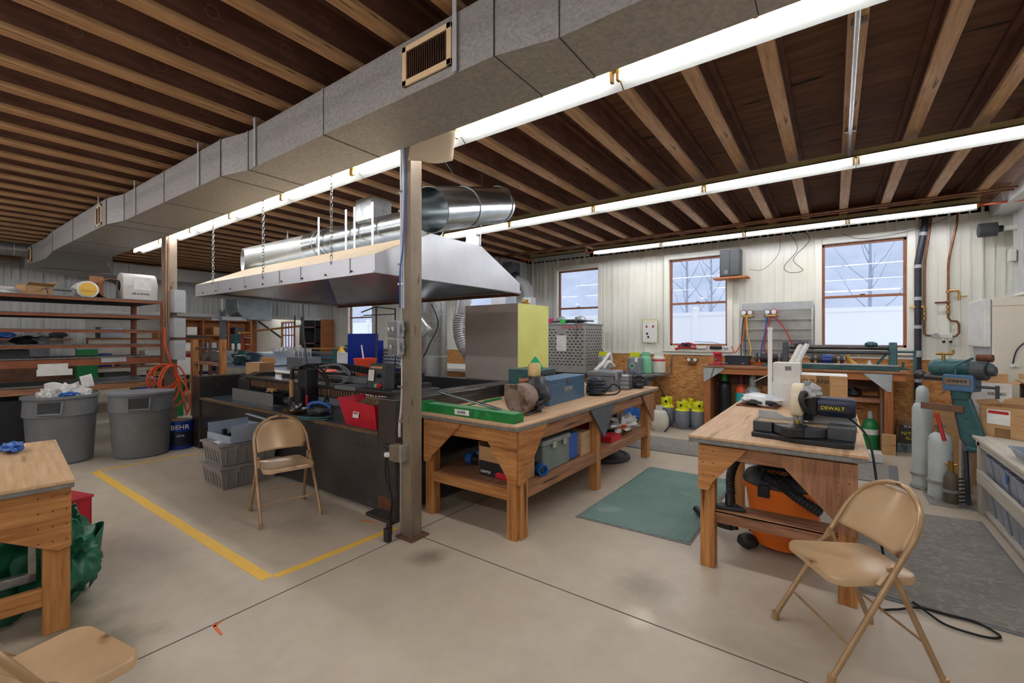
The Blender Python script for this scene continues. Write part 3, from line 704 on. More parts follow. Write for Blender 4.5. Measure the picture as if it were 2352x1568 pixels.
O('red_lever',B().box(-4.60,2.58,.77,-4.575,2.595,.88),'red_plastic',pt,bev=.004)
O('cable_loop',B().tube(spline([(-4.75,2.7,1.12),(-4.6,2.75,1.18),(-4.4,2.85,1.2),(-4.28,2.9,1.12),(-4.35,2.9,1.02),(-4.5,2.85,.98),(-4.62,2.8,1.05),(-4.55,2.8,1.17),(-4.42,2.85,1.2),(-4.3,2.9,1.1)],6),.011,8),'mid_grey',pt,sm=True)
O('hose_bundle',B().tube(spline([(-4.9,2.62,1.14),(-4.7,2.7,1.2),(-4.5,2.75,1.1),(-4.45,2.75,.9),(-4.5,2.72,.78)],6),.014,8).tube(spline([(-4.86,2.62,1.14),(-4.66,2.72,1.16),(-4.52,2.78,1.0),(-4.45,2.75,.8)],6),.01,8),'rubber',pt,sm=True)
O('top_cover',B().box(-4.5,2.95,1.0,-4.05,3.2,1.06).box(-4.25,2.7,.96,-3.9,2.95,1.0),'mid_grey',pt,bev=.006)
ct=T('control_box','dark plasma control box with knob, green and red buttons at the table end','control box',(-3.72,2.86,.985))
O('housing',B().prism([(-.05,0),(.09,0),(.09,.25),(-.02,.25)],'x',-.13,.13),'dark_grey',ct,bev=.006)
O('label_plate',B().obox((-.065,-.047,.135),(.09,.003,.11),(-.12,0,0)),'paper',ct); O('display',B().obox((0,-.032,.215),(.19,.003,.022),(-.12,0,0)),'cardboard',ct)
O('knob',B().cyl((.05,-.045,.135),(.05,-.075,.135),.022,.016).box(.03,-.085,.13,.07,-.07,.14),'rubber',ct,sm=True)
O('green_button',B().cyl((.03,-.05,.04),(.03,-.072,.038),.019),'pale_green',ct,sm=True); O('red_button',B().cyl((.085,-.05,.04),(.085,-.08,.038),.023),'red_plastic',ct,sm=True)
# things on the table bed
sp=T('steel_plate','upright grey steel angle plate on the table bed, left half','plate',(-5.88,2.60,.686))
O('upright',B().box(-.54,-.003,0,.54,.003,.15),'galv',sp); O('foot_flange',B().box(-.54,0,0,.54,.10,.004),'galv',sp)
for i,(x,y,l,a) in enumerate(((-5.15,2.75,.6,-.12),(-5.2,2.82,.55,-.2))): one('steel_offcut',B().obox((0,0,.012),(l,.06,.02)),'black_steel','dark steel bar offcut lying behind the upright plate',cat='offcut',group='bar offcuts on the table bed',loc=(x,y,.69+.022*i),rz=a)
one('rag',B().blob((0,0,.02),(.10,.05,.025),3,.3),'cardboard','crumpled tan glove resting behind the upright steel plate','glove',loc=(-5.62,2.72,.83),sm=True)
one('plate_stack',B().box(-.14,-.06,0,.14,.06,.13),'black_steel','dark steel block behind the upright plate carrying the glove','block',loc=(-5.62,2.73,.687))
dsh=T('parts_dish','shallow brass-coloured dish heaped with metal clamps on the table bed','dish',(-4.66,2.52,.686)); O('dish',B().lathe([(.04,0),(.10,.015),(.135,.045),(.14,.047),(.10,.02),(.03,.008)]),'brass',dsh,sm=True); O('clamps',B().blob((0,0,.05),(.08,.06,.045),5,.5,3.5),'steel',dsh,sm=True)['kind']='stuff'
gw=T('hand_grinder','blue and grey power tool with looped cord on the table bed','power tool',(-4.20,2.50,.686),.5); O('body',B().blob((0,0,.07),(.13,.06,.055),8,.15),'black_plastic',gw,sm=True); O('handle',B().tube(spline([(-.12,0,.06),(-.1,0,.14),(0,0,.16),(.1,0,.13),(.12,0,.06)]),.018,10),'blue_plastic',gw,sm=True); O('cord',B().tube(spline([(.1,0,.03),(.14,-.09,.01),(0,-.12,.01),(-.14,-.1,.01),(-.18,0,.01),(-.12,.08,.01)]),.012,8).tube(spline([(.12,.0,.03),(.17,-.08,.03),(0,-.14,.03),(-.16,-.1,.03)]),.01,8),'teal_machine',gw,sm=True)
rb=T('plastic_bin','red plastic stacking bin full of offcuts at the table bed right end','bin',(-3.50,2.60,.686),-.03)
b=B(); b._vf([(-.24,-.11,0),(.24,-.11,0),(.24,.13,0),(-.24,.13,0),(-.29,-.16,.24),(.28,-.16,.21),(.28,.16,.25),(-.29,.16,.25)],[(3,2,1,0),(0,1,5,4),(1,2,6,5),(2,3,7,6),(3,0,4,7)])
O('tub',b,'red_plastic',rb,solid=.006); O('rim',B().tube([(-.29,-.16,.24),(.28,-.16,.21),(.28,.16,.25),(-.29,.16,.25)],.009,8,closed=True),'red_plastic',rb,sm=True); O('paper_label',B().obox((-.02,-.147,.12),(.09,.002,.07),(-.2,0,0)),'paper',rb)
txt('label_mark','REM',.03,rb,(-.02,-.1505,.125),(PI/2-.2,0,0),'red_paint')
O('offcuts',B().blob((.08,0,.2),(.16,.12,.06),4,.35,3),'slag',rb,sm=True)['kind']='stuff'
hr=T('paint_bucket','bright orange plastic bucket with white lettering behind the gantry','bucket',(-5.45,3.95,.97)); O('tub',B().lathe([(.13,0),(.16,.22),(.165,.22),(.165,.235),(.155,.235),(.125,.01)]),mat('bright_orange','ff5a30',.5),hr,sm=True); txt('bucket_lettering','OOST',.08,hr,(0,-.155,.06),(PI/2,0,0),'text_white'); O('stick',B().bar((-.05,.02,.12),(-.16,.05,.42),.02,.008),'white_paint',hr)
cb=one('cardboard_box',B().box(-.17,-.11,0,.17,.11,.17),'cardboard','open brown cardboard box on the table rim, left of the orange disc','box',loc=(-6.75,3.1,.97),rz=.1)
O('flap',B().box(-.17,-.115,.165,.17,-.11,.17).obox((0,.12,.2),(.34,.004,.08),(.4,0,0)),'cardboard',cb)
one('orange_disc',B().lathe([(.30,0),(.33,.012),(.30,.03),(.05,.04)],sy=.7,n=32),'orange_hose','flat orange round lid lying beyond the table rim','lid',loc=(-6.3,3.75,.985),sm=True)
one('rim_board',B().box(-.9,-.1,0,.6,.1,.02),'white_enamel','long pale board lying on the table rim beneath the cardboard box','board',loc=(-6.6,3.45,.965),rz=-.05)
for x,y,l in ((-5.2,4.0,'tall thin black pole standing up from behind the table, leaning'),): one('pole',B().tube([(-6.35,3.6,.97),(-6.75,3.75,1.6),(-6.95,3.85,2.15)],.014,8),'dark_grey',l,'pole',sm=True)
fr_=T('cable_stand','slender black goose-neck cable stand rising over the gantry','stand',(-5.4,4.1,.9)); O('pole',B().cyl((0,0,0),(0,0,1.05),.012),'dark_grey',fr_,sm=True); O('arm',B().tube([(-.35,0,.98),(0,0,1.05),(.42,0,1.0)],.01,8).tube([(-.3,0,.93),(.42,0,.93)],.008,6),'dark_grey',fr_,sm=True)
for dx in (.42,): O('drop_cable',B().cyl((dx,0,1.0),(dx,0,.1),.008),'rubber',fr_,sm=True)
# ---- totes in front -----------------------------------------------------------------
mat('tote_grey','9b9793',.5,0,'8e8a86',5)
def tote(loc,rz,label):
    t=T('storage_tote',label,'tote',loc,rz,None); w,d,h=.47,.56,.20
    b=B(); b._vf([(-w/2+.03,-d/2+.03,0),(w/2-.03,-d/2+.03,0),(w/2-.03,d/2-.03,0),(-w/2+.03,d/2-.03,0),(-w/2,-d/2,h),(w/2,-d/2,h),(w/2,d/2,h),(-w/2,d/2,h)],[(3,2,1,0),(0,1,5,4),(1,2,6,5),(2,3,7,6),(3,0,4,7),(4,5,6,7)])
    for i in range(6):
        x=-w/2+.06+i*(w-.12)/5; b.obox((x,-d/2+.01,h*.48),(.014,.014,h*.7),(.14,0,0))
        y=-d/2+.06+i*(d-.12)/5; b.obox((w/2-.01,y,h*.48),(.014,.014,h*.7),(0,.14,0))
    O('tub',b,'tote_grey',t,bev=.008)
    O('lid',B().box(-w/2-.015,-d/2-.015,h,w/2+.015,d/2+.015,h+.02).box(-w/2+.02,-d/2+.02,h+.02,w/2-.02,d/2-.02,h+.026),'tote_grey',t,bev=.006)
    for y in (-.13,.13): O('latch',B().box(w/2+.008,y-.02,h-.04,w/2+.022,y+.02,h+.018),'tote_grey',t,bev=.003)
    return t
tt=tote((-5.06,2.13,0),.0,'lower grey lidded tote on the floor before the black table'); dup(tt,(-5.06,2.13,.2265),-.03,'upper grey lidded tote stacked before the black table')
tr_=T('metal_tray','pale blue folded metal bracket tray full of small black parts on the totes','tray',(-5.05,2.12,.455),.05)
mat('pale_blue','b9c6d6',.4,.2,'a6b4c6',6)
O('tray',B().box(-.24,-.2,0,.24,.2,.01).box(-.24,-.21,0,.24,-.2,.07).box(-.245,-.2,0,-.24,.2,.16).box(.24,-.2,0,.245,.2,.17).box(-.24,.2,0,.24,.205,.12),'pale_blue',tr_); O('top_strap',B().bar((-.24,.18,.2),(.24,.18,.17),.04,.004),'pale_blue',tr_)
for i in range(9): O('small_part',B().box(0,0,0,R.uniform(.03,.06),R.uniform(.03,.06),R.uniform(.03,.09)).mv(-.2+i*.045,R.uniform(-.1,.08),.01),'black_plastic',tr_,bev=.003)
one('loose_paper',B().grid(lambda u,v:(-.08+.16*u,-.11+.22*v,.004*math.sin(u*5+v*3)),6,6),'paper','white paper sheet slipped beneath the blue metal tray','paper',loc=(-4.98,1.97,.455),sm=True,solid=.001)
# ---- tall cabinet etc behind the table ------------------------------------------------
mat('cab_taupe','b3a59c',.5,0,'a99b92',2); mat('cab_yellow','e9ea8a',.5,0,'dfe07c',2)
cbn=T('metal_cabinet','tall taupe sheet metal cabinet with one pale yellow side, beyond the table','cabinet',(-3.595,4.5,0))
O('body',B().box(-.435,0,.02,.43,.72,1.92),'cab_taupe',cbn,bev=.004); O('side_panel',B().box(.43,0,.02,.437,.72,1.925),'cab_yellow',cbn)
O('top_panel',B().box(-.435,0,1.92,.435,.72,1.925),'cab_taupe',cbn)
b=B()
for i in range(22):
    for x in (-.41,.405): b.cyl((x,-.003,1.0+i*.04),(x,.001,1.0+i*.04),.004,n=6)
O('screw_holes',b,'rust',cbn)['kind']='stuff'
one('clamp_cap',B().blob((0,0,.03),(.05,.03,.035),2,.3),'brass','small brass fitting on top of the tall cabinet','fitting',loc=(-3.25,4.8,1.927),sm=True)
# ---- workbenches -----------------------------------------------------------------
def nails(b,pts,ax):
    for p in pts:
        q=list(p); r=list(p); i='xyz'.index(ax); q[i]-=.002; r[i]+=.002; b.cyl(q,r,.004,n=6)
def gus(name,parent,pos,a,b_,z1,dz,m='gusset',axis='y',flip=1,t=.018,w=.10):
    # plywood corner bracket: polygon in the plane across axis; a=leg side, b_=extent along
    s=1 if b_>a else -1
    poly=[(a,z1),(b_,z1),(b_,z1-.0),(b_-s*.02,z1-.03),(a+s*w,z1-dz+.06),(a+s*w*.7,z1-dz),(a,z1-dz+.0)]
    bb=B().prism(poly,axis,pos-t/2,pos+t/2)
    return O(name,bb,m,parent,bev=.002)
# middle bench: top corner (-1.85,2.63), runs away from the camera
wb=T('workbench','long wooden workbench with a worn plywood top and lower shelf, right of the post','workbench',(0,0,0))
X0,X1,Y0,Y1=-2.94,-1.845,2.62,5.80
O('top',B().box(X0,Y0,.842,X1,Y1,.858),'plank_top',wb,bev=.002); O('top_edge',B().box(X0+.003,Y0+.003,.818,X1-.003,Y1-.003,.842),'edge_grey',wb)
O('apron',B().box(-2.84,2.665,.70,-1.88,2.70,.818),'bench_wood_x',wb,bev=.002); O('apron',B().box(-1.915,2.70,.70,-1.88,5.65,.818),'old_wood_y',wb,bev=.002); O('apron',B().box(-2.84,5.6,.70,-1.88,5.64,.818),'bench_wood_x',wb)
for x,y in ((-1.975,2.665),(-2.84,2.665),(-1.965,4.02),(-1.965,5.48),(-2.84,5.5)): O('leg',B().box(x,y,0,x+.088,y+.088,.818),'bench_wood_z',wb,bev=.003)
O('leg_face',B().box(-1.887,2.70,0,-1.868,2.79,.72),'bench_wood_z',wb,bev=.002)
gus('gusset',wb,2.655,-2.845,-2.42,.815,.37); gus('gusset',wb,2.655,-1.872,-2.22,.815,.40)
gus('gusset',wb,-1.863,2.66,3.05,.815,.40,'bench_wood_y',axis='x'); gus('gusset',wb,-1.863,5.66,5.25,.80,.36,'old_wood_z',axis='x')
O('gusset',B().prism([(3.84,.812),(4.42,.812),(4.15,.50)],'x',-1.872,-1.854),mat('gusset_grey','686c70',.6,0,'585b60',6,spots='3c3e42',sscale=30,sthr=.66),wb,bev=.002)
O('shelf',B().box(-2.84,2.70,.355,-1.9,5.55,.373),'old_wood_y',wb); O('shelf_board',B().box(-2.75,2.67,.285,-1.94,2.70,.368),'bench_wood_x',wb,bev=.002); O('shelf_board',B().box(-1.915,2.75,.285,-1.88,5.5,.368),'old_wood_y',wb,bev=.002)
b=B(); nails(b,[(-2.0+.05*i,2.645,.78-.06*j) for i in range(2) for j in range(4)]+[(-2.8,2.645,.78-.07*j) for j in range(4)],'y'); nails(b,[(-1.853,2.70+.04*i,.77-.07*j) for i in range(2) for j in range(4)],'x'); O('nail_heads',b,'rust',wb)['kind']='stuff'
# right bench
rbn=T('workbench','wooden workbench carrying the miter saw, with the orange vacuum beneath it','workbench',(0,0,0))
X0,X1,Y0,Y1=-.775,.155,3.05,5.38
O('top',B().box(X0,Y0,.846,X1,Y1,.862),'plank_top',rbn,bev=.002); O('top_edge',B().box(X0+.003,Y0+.003,.818,X1-.003,Y1-.003,.846),'edge_grey',rbn)
O('apron',B().box(-.72,3.105,.72,.10,3.14,.818),'old_wood_x',rbn,bev=.002); O('apron',B().box(-.705,3.14,.72,-.67,5.28,.818),'old_wood_y',rbn); O('apron',B().box(.065,3.14,.72,.10,5.28,.818),'old_wood_y',rbn)
for x,y in ((-.715,3.11),(.02,3.11),(-.715,4.25),(.02,5.2)): O('leg',B().box(x,y,0,x+.088 if x<0 else x+.088,y+.04 if y<4 and 0 else y+.088,.818),'bench_wood_z',rbn,bev=.003)
gus('gusset',rbn,3.095,-.722,-.44,.80,.29,'gusset',w=.09); gus('gusset',rbn,3.095,.108,-.30,.80,.40,'old_wood_z',w=.10)
O('cross_board',B().box(-.63,3.14,.295,.03,3.18,.372).box(-.63,3.14,.36,.03,3.32,.373),'old_wood_x',rbn,bev=.002)
b=B(); nails(b,[(-.69+.06*i,3.085,.77-.08*j) for i in range(2) for j in range(3)]+[(.02+.05*i,3.085,.76-.07*j) for i in range(2) for j in range(4)],'y'); O('nail_heads',b,'rust',rbn)['kind']='stuff'
# left foreground bench
lb=T('workbench','pale topped wooden workbench cut off at the left edge of the photo','workbench',(0,0,0))
lb.location=(-3.15,.54,0); lb.rotation_euler=(0,0,math.radians(-5.5))
O('top',B().box(-1.35,-1.6,.757,0,0,.775),'plank_top_x',lb,bev=.004); O('top_edge',B().box(-1.345,-1.595,.735,-.003,-.003,.757),'edge_grey',lb,bev=.003)
O('apron',B().box(-1.28,-.05,.62,-.05,-.015,.735),'bench_wood_x',lb); O('apron',B().box(-.075,-1.5,.62,-.04,-.05,.735),'bench_wood_y',lb)
for x,y in ((-.14,-.115),(-1.28,-.115),(-.14,-1.5)): O('leg',B().box(x,y,0,x+.09,y+.1,.735),'bench_wood_z',lb,bev=.003)
O('gusset',B().prism([(-.012,.735),(-.012,.43),(-.06,.415),(-.48,.66),(-.48,.735)],'x',-.05,-.03),'bench_wood_y',lb,bev=.004)
O('lower_board',B().box(-.09,-1.45,.15,-.055,-.11,.24),'bench_wood_y',lb,bev=.003)
b=B(); nails(b,[(-.029,-.03-.05*i,.70-.075*j) for i in range(3) for j in range(4)],'x'); O('nail_heads',b,'rust',lb)['kind']='stuff'
fm=T('storm_window','grey metal window frame standing under the left bench, before the green tarp','window',(-3.38,.29,.24),math.radians(-5.5))
O('stile',B().box(-.02,.11,0,.02,.14,.42),'galv',fm,bev=.003); O('rail',B().box(-.02,-1.0,0,.02,.14,.045),'galv',fm,bev=.003)
mat('tarp_green','1e6a4c',.42,0,'175a40',4,spots='3f9272',sscale=7,sthr=.62)
tp=T('tarp','crumpled dark green tarpaulin bulging out behind the left bench leg','tarp',(-3.62,.60,0))
def tw(u,v):
    p=Vector((u*3,v*4,0)); n_=noise.noise(p*1.1)
    return (-.06-.42*u+.03*math.sin(v*5), .04+.24*math.sin((1-v)*2.4+.25)*(.45+.55*u)+.07*n_+.025*math.sin(u*16+v*2)+.02*math.sin(v*17+u*5), .01+.50*v+.03*noise.noise(p*2+Vector((5,1,0)))*v-.06*u*v)
def fold(p):
    return 1+.16*math.sin(p.x*5+p.z*6+3*noise.noise(p*1.6))+.10*math.sin(p.y*11-p.z*7+4*noise.noise(p*2.3))+.10*noise.noise(p*3)
O('cloth',B().sph((.0,-.06,.245),(.30,.165,.255),56,40,fold),'tarp_green',tp,sm=True); O('loose_flap',B().grid(lambda u,v:(.05-.30*u,.07+.05*math.sin(u*7)+.03*v,.02+.30*v+.05*math.sin(u*6)),18,8),'tarp_green',tp,sm=True,solid=.004); O('grommet',B().lathe([(.006,0),(.014,0),(.014,.004),(.006,.004)],axis='x').rot('Z',-.3).mv(.10,.09,.17),'chrome',tp,sm=True)
def tw2(u,v):
    p=Vector((u*5,v*5,3)); return (-.12+.05*noise.noise(p),-1.0+1.0*u,.02+.5*v+.06*noise.noise(p*1.7))
tq=one('tarp_pile',B().grid(lambda u,v:(-.02+.16*noise.noise(Vector((u*6,v*5,3)))-.12*v,-1.0+1.1*u,.03+.55*v+.03*noise.noise(Vector((u*12,v*9,3)))),44,24),'tarp_green','heaped green tarpaulin seen through the frame under the left bench','tarp',loc=(-3.48,.30,0),sm=True,solid=.003)
rc=T('plastic_crate','red plastic crate poking out behind the green tarp','crate',(-4.42,.66,0),.3)
O('crate_wall',B().box(-.16,-.12,.02,.16,-.11,.36).box(-.16,.11,.02,.16,.12,.36).box(-.16,-.12,.02,-.15,.12,.36).box(.15,-.12,.02,.16,.12,.36),'red_plastic',rc); O('rim',B().box(-.17,-.13,.36,.17,.13,.38).box(-.02,-.14,.30,.02,-.12,.36),'red_plastic',rc,bev=.004)
gl=one('work_glove',B().blob((0,0,.03),(.07,.05,.03),4,.3).tube([(.05,.0,.03),(.10,.02,.025),(.125,.03,.02)],[.014,.013,.008],8).tube([(.05,.02,.03),(.09,.05,.02)],[.014,.009],8),'blue_plastic','crumpled blue glove lying on the left foreground bench','glove',loc=(-4.22,.43,.778),rz=-.2,sm=True)
# ---- floor mats ---------------------------------------------------------------------
mat('mat_green','84a096',.9,0,'76928a',1.5,spots='93ada4',sscale=2,sthr=.6,bump=.3,bscale=120)
mat('mat_grey','908b84',.95,0,'837e78',6,spots='9a958e',sscale=30,sthr=.55,bump=.4,bscale=140)
def floor_mat(poly,m,label):
    t=T('floor_mat',label,'mat',(0,0,0)); cx=sum(p[0] for p in poly)/len(poly); cy=sum(p[1] for p in poly)/len(poly)
    ins=[(cx+(x-cx)*.955,cy+(y-cy)*.975) for x,y in poly]
    O('border',B().prism(poly,'z',0,.006),'mid_grey' if m=='mat_grey' else 'edge_grey',t); O('pile',B().prism(ins,'z',.002,.010),m,t); return t
gm=floor_mat([(-1.75,3.33),(-.84,3.36),(-.83,5.14),(-1.715,5.12)],'mat_green','green ribbed rubber mat on the floor between the two workbenches')
b=B(); y=-1.72
for i in range(60): b.box(-1.72+i*.0146,3.39,.010,-1.714+i*.0146,5.08,.0125)
O('rib',b,'mat_green',gm)['kind']='stuff'
floor_mat([(-2.9,5.86),(.54,5.95),(.60,6.82),(-2.9,6.72)],'mat_grey','grey carpet runner lying across the aisle behind the two benches')
floor_mat([(.10,3.33),(.975,3.30),(.975,5.17),(.12,5.02)],'mat_grey','wide grey carpet mat beneath the right foreground chair')
# ---- things on the middle bench ---------------------------------------------------------
tc_=T('tile_cutter','long green sheet-metal tool with silver lever on the near end of the middle bench','cutter',(-2.42,2.76,.858),-.02)
O('base',B().box(-.50,-.07,0,.50,.06,.012).box(-.50,-.075,0,.50,-.068,.075).box(-.47,.06,0,.47,.067,.07).box(.49,-.07,0,.50,.06,.07),'green_paint',tc_,bev=.003)
O('deck',B().box(-.46,-.066,.06,.47,.058,.07),mat('green_dusty','7fae88',.6,0,'5c9a6c',8),tc_,bev=.003); O('end_bracket',B().box(-.55,-.08,0,-.48,.07,.085).cyl((-.515,-.085,.05),(-.515,.075,.05),.018),'green_paint',tc_,bev=.003)
O('silver_bar',B().cyl((-.42,.06,.16),(.30,.03,.075),.012),'galv_shiny',tc_,sm=True); O('handle',B().cyl((-.53,-.02,.055),(-.64,-.05,.065),.008).cyl((-.64,-.05,.065),(-.80,-.09,.075),.014),'green_paint',tc_,sm=True); O('grip',B().cyl((-.63,-.048,.064),(-.80,-.092,.076),.017),'rubber',tc_,sm=True)
O('name_plate',B().box(-.10,-.078,.015,.06,-.074,.058),'text_white',tc_,bev=.002); txt('name_text','ROPER',.028,tc_,(-.02,-.0795,.036),(PI/2,0,0),'text_black')
O('lever_arm',B().cyl((-.25,.12,.03),(.02,.18,.10),.006).cyl((.0,.175,.095),(.16,.21,.135),.011),'green_paint',tc_,sm=True)
mo=T('electric_motor','bulky rusty round electric motor with a wooden-handled jug on top, on the middle bench','motor',(-2.13,3.13,.858),.25)
mat('motor_rust','a08a7a',.7,.2,'7b6354',10,spots='5a4436',sscale=8,sthr=.6)
O('drum',B().lathe([(.07,-.155),(.12,-.15),(.125,-.13),(.125,.0),(.10,.02),(.10,.15)],0,0,.135,n=28,axis='y'),'motor_rust',mo,sm=True)
O('face_plate',B().cyl((0,-.158,.135),(0,-.15,.135),.112,n=14),'motor_rust',mo,bev=.003); b=B()
for i in range(6): b.cyl((.09*math.cos(i*PI/3),-.168,.135+.09*math.sin(i*PI/3)),(.09*math.cos(i*PI/3),-.155,.135+.09*math.sin(i*PI/3)),.009,n=6)
O('bolts',b,'steel',mo)['kind']='stuff'
O('stand',B().box(-.08,-.1,0,.08,.12,.02).box(-.06,-.08,.02,.06,.1,.05),'steel',mo,bev=.004); O('gear_housing',B().blob((.05,.16,.17),(.12,.11,.12),6,.2),'dark_grey',mo,sm=True); O('wiring',B().blob((.08,.05,.08),(.07,.10,.06),9,.5,5),'black_plastic',mo,sm=True)['kind']='stuff'
O('cylinder_cap',B().lathe([(.05,0),(.058,.01),(.056,.10),(.045,.115)],.02,.20,.30,n=24),mat('wax_yellow','e2c48a',.55,0,'d2b070',8),mo,sm=True); O('bracket_arm',B().cyl((-.10,.14,.25),(.06,.2,.27),.032,.026).sph((.02,.2,.27),.055),'copper',mo,sm=True)
bc=T('case','long steel-blue metal tool case with name plate on the middle bench','case',(-2.30,3.96,.858),.06)
mat('case_blue','4d7391',.4,.1,'426684',4,spots='35546e',sscale=9,sthr=.68)
O('body',B().box(-.11,-.40,0,.13,.42,.20),'case_blue',bc,bev=.006); O('lid',B().box(-.112,-.402,.20,.132,.422,.245),'case_blue',bc,bev=.006)
O('latch',B().box(.132,-.02,.19,.14,.06,.225),'steel',bc); O('name_plate',B().box(.131,-.10,.10,.135,.10,.155),'mid_grey',bc,bev=.001); txt('name_text','DAYTON',.04,bc,(.1365,0,.127),(PI/2,0,PI/2),'light_grey')
gb=T('equipment_box','grey blue metal box carrying a green triangular bag, behind the blue tool case','box',(-2.72,4.15,.858),.1)
O('body',B().box(-.19,-.2,0,.19,.2,.30),'teal_machine',gb,bev=.006); O('panel',B().box(.19,-.17,.18,.195,.17,.28),'dark_grey',gb)
for y in (-.1,0,.1): O('knob',B().cyl((.195,y,.23),(.215,y,.23),.014,n=10),'black_plastic',gb,sm=True)
one('green_bag',B()._vf([(-.10,-.10,0),(.10,-.10,0),(.10,.10,0),(-.10,.10,0),(-.02,-.01,.12),(.02,-.01,.12),(.02,.01,.12),(-.02,.01,.12)],[(3,2,1,0),(4,5,6,7),(0,1,5,4),(1,2,6,5),(2,3,7,6),(3,0,4,7)]) and (lambda q:q)(B().lathe([(.11,0),(.10,.02),(.03,.11),(.012,.13)],n=4)),mat('bag_green','17a56c',.35),'small shiny green pyramid shaped bag on the grey blue box','bag',loc=(-2.68,4.15,1.16),bev=.006)
one('wood_block',B().box(-.20,-.04,0,.16,.04,.16),'motor_rust','weathered flat wooden block just left of the blue tool case','block',loc=(-2.55,3.72,.858),rz=.1,bev=.005)
one('blue_rag',B().blob((0,0,.05),(.06,.07,.06),2,.4,3),'blue_paint','blue cloth bundle tucked at the near end of the blue case','cloth',loc=(-2.30,3.50,.858),sm=True)
dt=T('coiled_tool','dark blue power tool with its cord coiled around, behind the blue case','power tool',(-2.16,4.60,.858))
O('body',B().blob((0,0,.09),(.10,.14,.10),7,.25),'navy',dt,sm=True); b=B()
for i in range(5): b.tube([(.1*math.cos(a/8*PI)*1.0,.13*math.sin(a/8*PI),.03+.035*i) for a in range(16)],.010,6,closed=True)
O('coil',b,'black_plastic',dt,sm=True); O('cord',B().tube(spline([(.1,.05,.05),(.16,.1,.12),(.2,.2,.06),(.18,.1,.01),(.05,-.1,.01)]),.008),'rubber',dt,sm=True)
tb=T('toolbox','grey plastic toolbox with pale tubing piled on top, on the middle bench','toolbox',(-2.28,5.13,.858),.1)
O('body',B().box(-.15,-.22,0,.15,.22,.18),'mid_grey',tb,bev=.01); O('lid',B().box(-.16,-.23,.18,.16,.23,.235),'mid_grey',tb,bev=.015)
for y in (-.12,.12): O('latch',B().box(.16,y-.025,.14,.172,y+.025,.21),'light_grey',tb,bev=.003)
O('tubing',B().tube(spline([(-.05,-.25,.25),(0,-.12,.33),(.02,.02,.42),(.02,.1,.43),(.02,.14,.38),(0,.2,.27)]),.022,10).tube(spline([(0,-.1,.27),(.02,.05,.34),(.04,.2,.28)]),.022,10),'white_enamel',tb,sm=True)
wk=T('wire_basket','grey wire basket holding bottles beside the toolbox','basket',(-2.14,5.38,.858),.1); b=B()
for i in range(7):
    b.bar((-.1,-.15+i*.05,0),(-.1,-.15+i*.05,.2),.006,.006).bar((.1,-.15+i*.05,0),(.1,-.15+i*.05,.2),.006,.006)
for z in (.01,.06,.11,.16,.2): b.tube([(-.1,-.15,z),(.1,-.15,z),(.1,.15,z),(-.1,.15,z)],.004,6,closed=True)
O('wires',b,'dark_grey',wk)['kind']='stuff'; O('contents',B().box(-.09,-.13,0,.09,.13,.17),'light_grey',wk,bev=.02)
ws=T('rotary_tool','black and chrome grinder with a red guard at the far end of the middle bench','power tool',(-2.03,5.52,.858),.4)
O('body',B().blob((0,0,.08),(.14,.09,.08),3,.3,3),'dark_grey',ws,sm=True); O('disc_guard',B().cyl((-.12,-.08,.05),(-.10,-.11,.055),.055,.05),'red_paint',ws,sm=True); O('coil',B().tube([(.07*math.cos(a/8*PI)+.03,-.06,.09+.07*math.sin(a/8*PI)) for a in range(16)],.014,8,closed=True),'black_plastic',ws,sm=True); O('handle',B().cyl((.1,0,.12),(.24,.03,.15),.02),'black_plastic',ws,sm=True); O('nozzle',B().cyl((-.16,-.06,.03),(-.26,-.1,.02),.03,.015),'chrome',ws,sm=True)
# under shelf of the middle bench
bx=T('cardboard_box','open cardboard box beneath the near end of the middle bench','box',(-2.16,2.93,.374),-.04)
O('carton',B().box(-.20,-.13,.02,.18,-.125,.24).box(-.20,.12,.02,.18,.125,.24).box(-.20,-.13,.02,-.195,.125,.27).box(.175,-.13,.02,.18,.125,.24).box(-.2,-.13,0,.18,.125,.02),'cardboard',bx); O('front_print',B().box(-.19,-.136,.005,.18,-.131,.125),'black_plastic',bx); O('red_print',B().blob((.07,-.137,.035),(.09,.002,.025),3,.3),'red_plastic',bx); txt('print','GRIPPER',.03,bx,(-.12,-.138,.04),(PI/2,0,0),'text_white')
tl=T('sealant_tube','black cylindrical tube with a bright blue cap at the near left of the shelf','tube',(-2.42,3.02,.425),.1); O('tube',B().cyl((.12,0,0),(-.17,0,0),.045,n=20),'black_plastic',tl,sm=True); O('cap',B().cyl((-.17,0,0),(-.23,0,0),.052,n=20).cyl((-.12,.0,.06),(-.10,0,.08),.03),'blue_plastic',tl,sm=True)
t2=T('sealant_tube','black tube with a blue ring cap pointing out of the shelf side','tube',(-2.02,3.13,.420),-.4); O('tube',B().cyl((-.25,0,0),(.06,0,0),.042,n=20),'black_plastic',t2,sm=True); O('cap',B().pipe((.06,0,0),(.12,0,0),.048,.012,20),'blue_plastic',t2,sm=True)
tk=T('tool_case','grey green plastic tool case with silver catches on the middle bench shelf','case',(-2.08,3.36,.374),0)
mat('case_green','7f8a84',.45,0,'747f79',5)
O('body',B().box(-.14,-.24,0,.14,.22,.22),'case_green',tk,bev=.012); O('lid',B().box(-.15,-.25,.22,.15,.23,.27),mat('case_lid','8f9693',.4),tk,bev=.015)
for y in (-.08,.1): O('latch',B().box(.148,y-.03,.19,.162,y+.03,.25),'chrome',tk,bev=.003)
O('tools_on_top',B().blob((-.02,-.05,.32),(.1,.16,.05),11,.5,4),'black_plastic',tk,sm=True)['kind']='stuff'
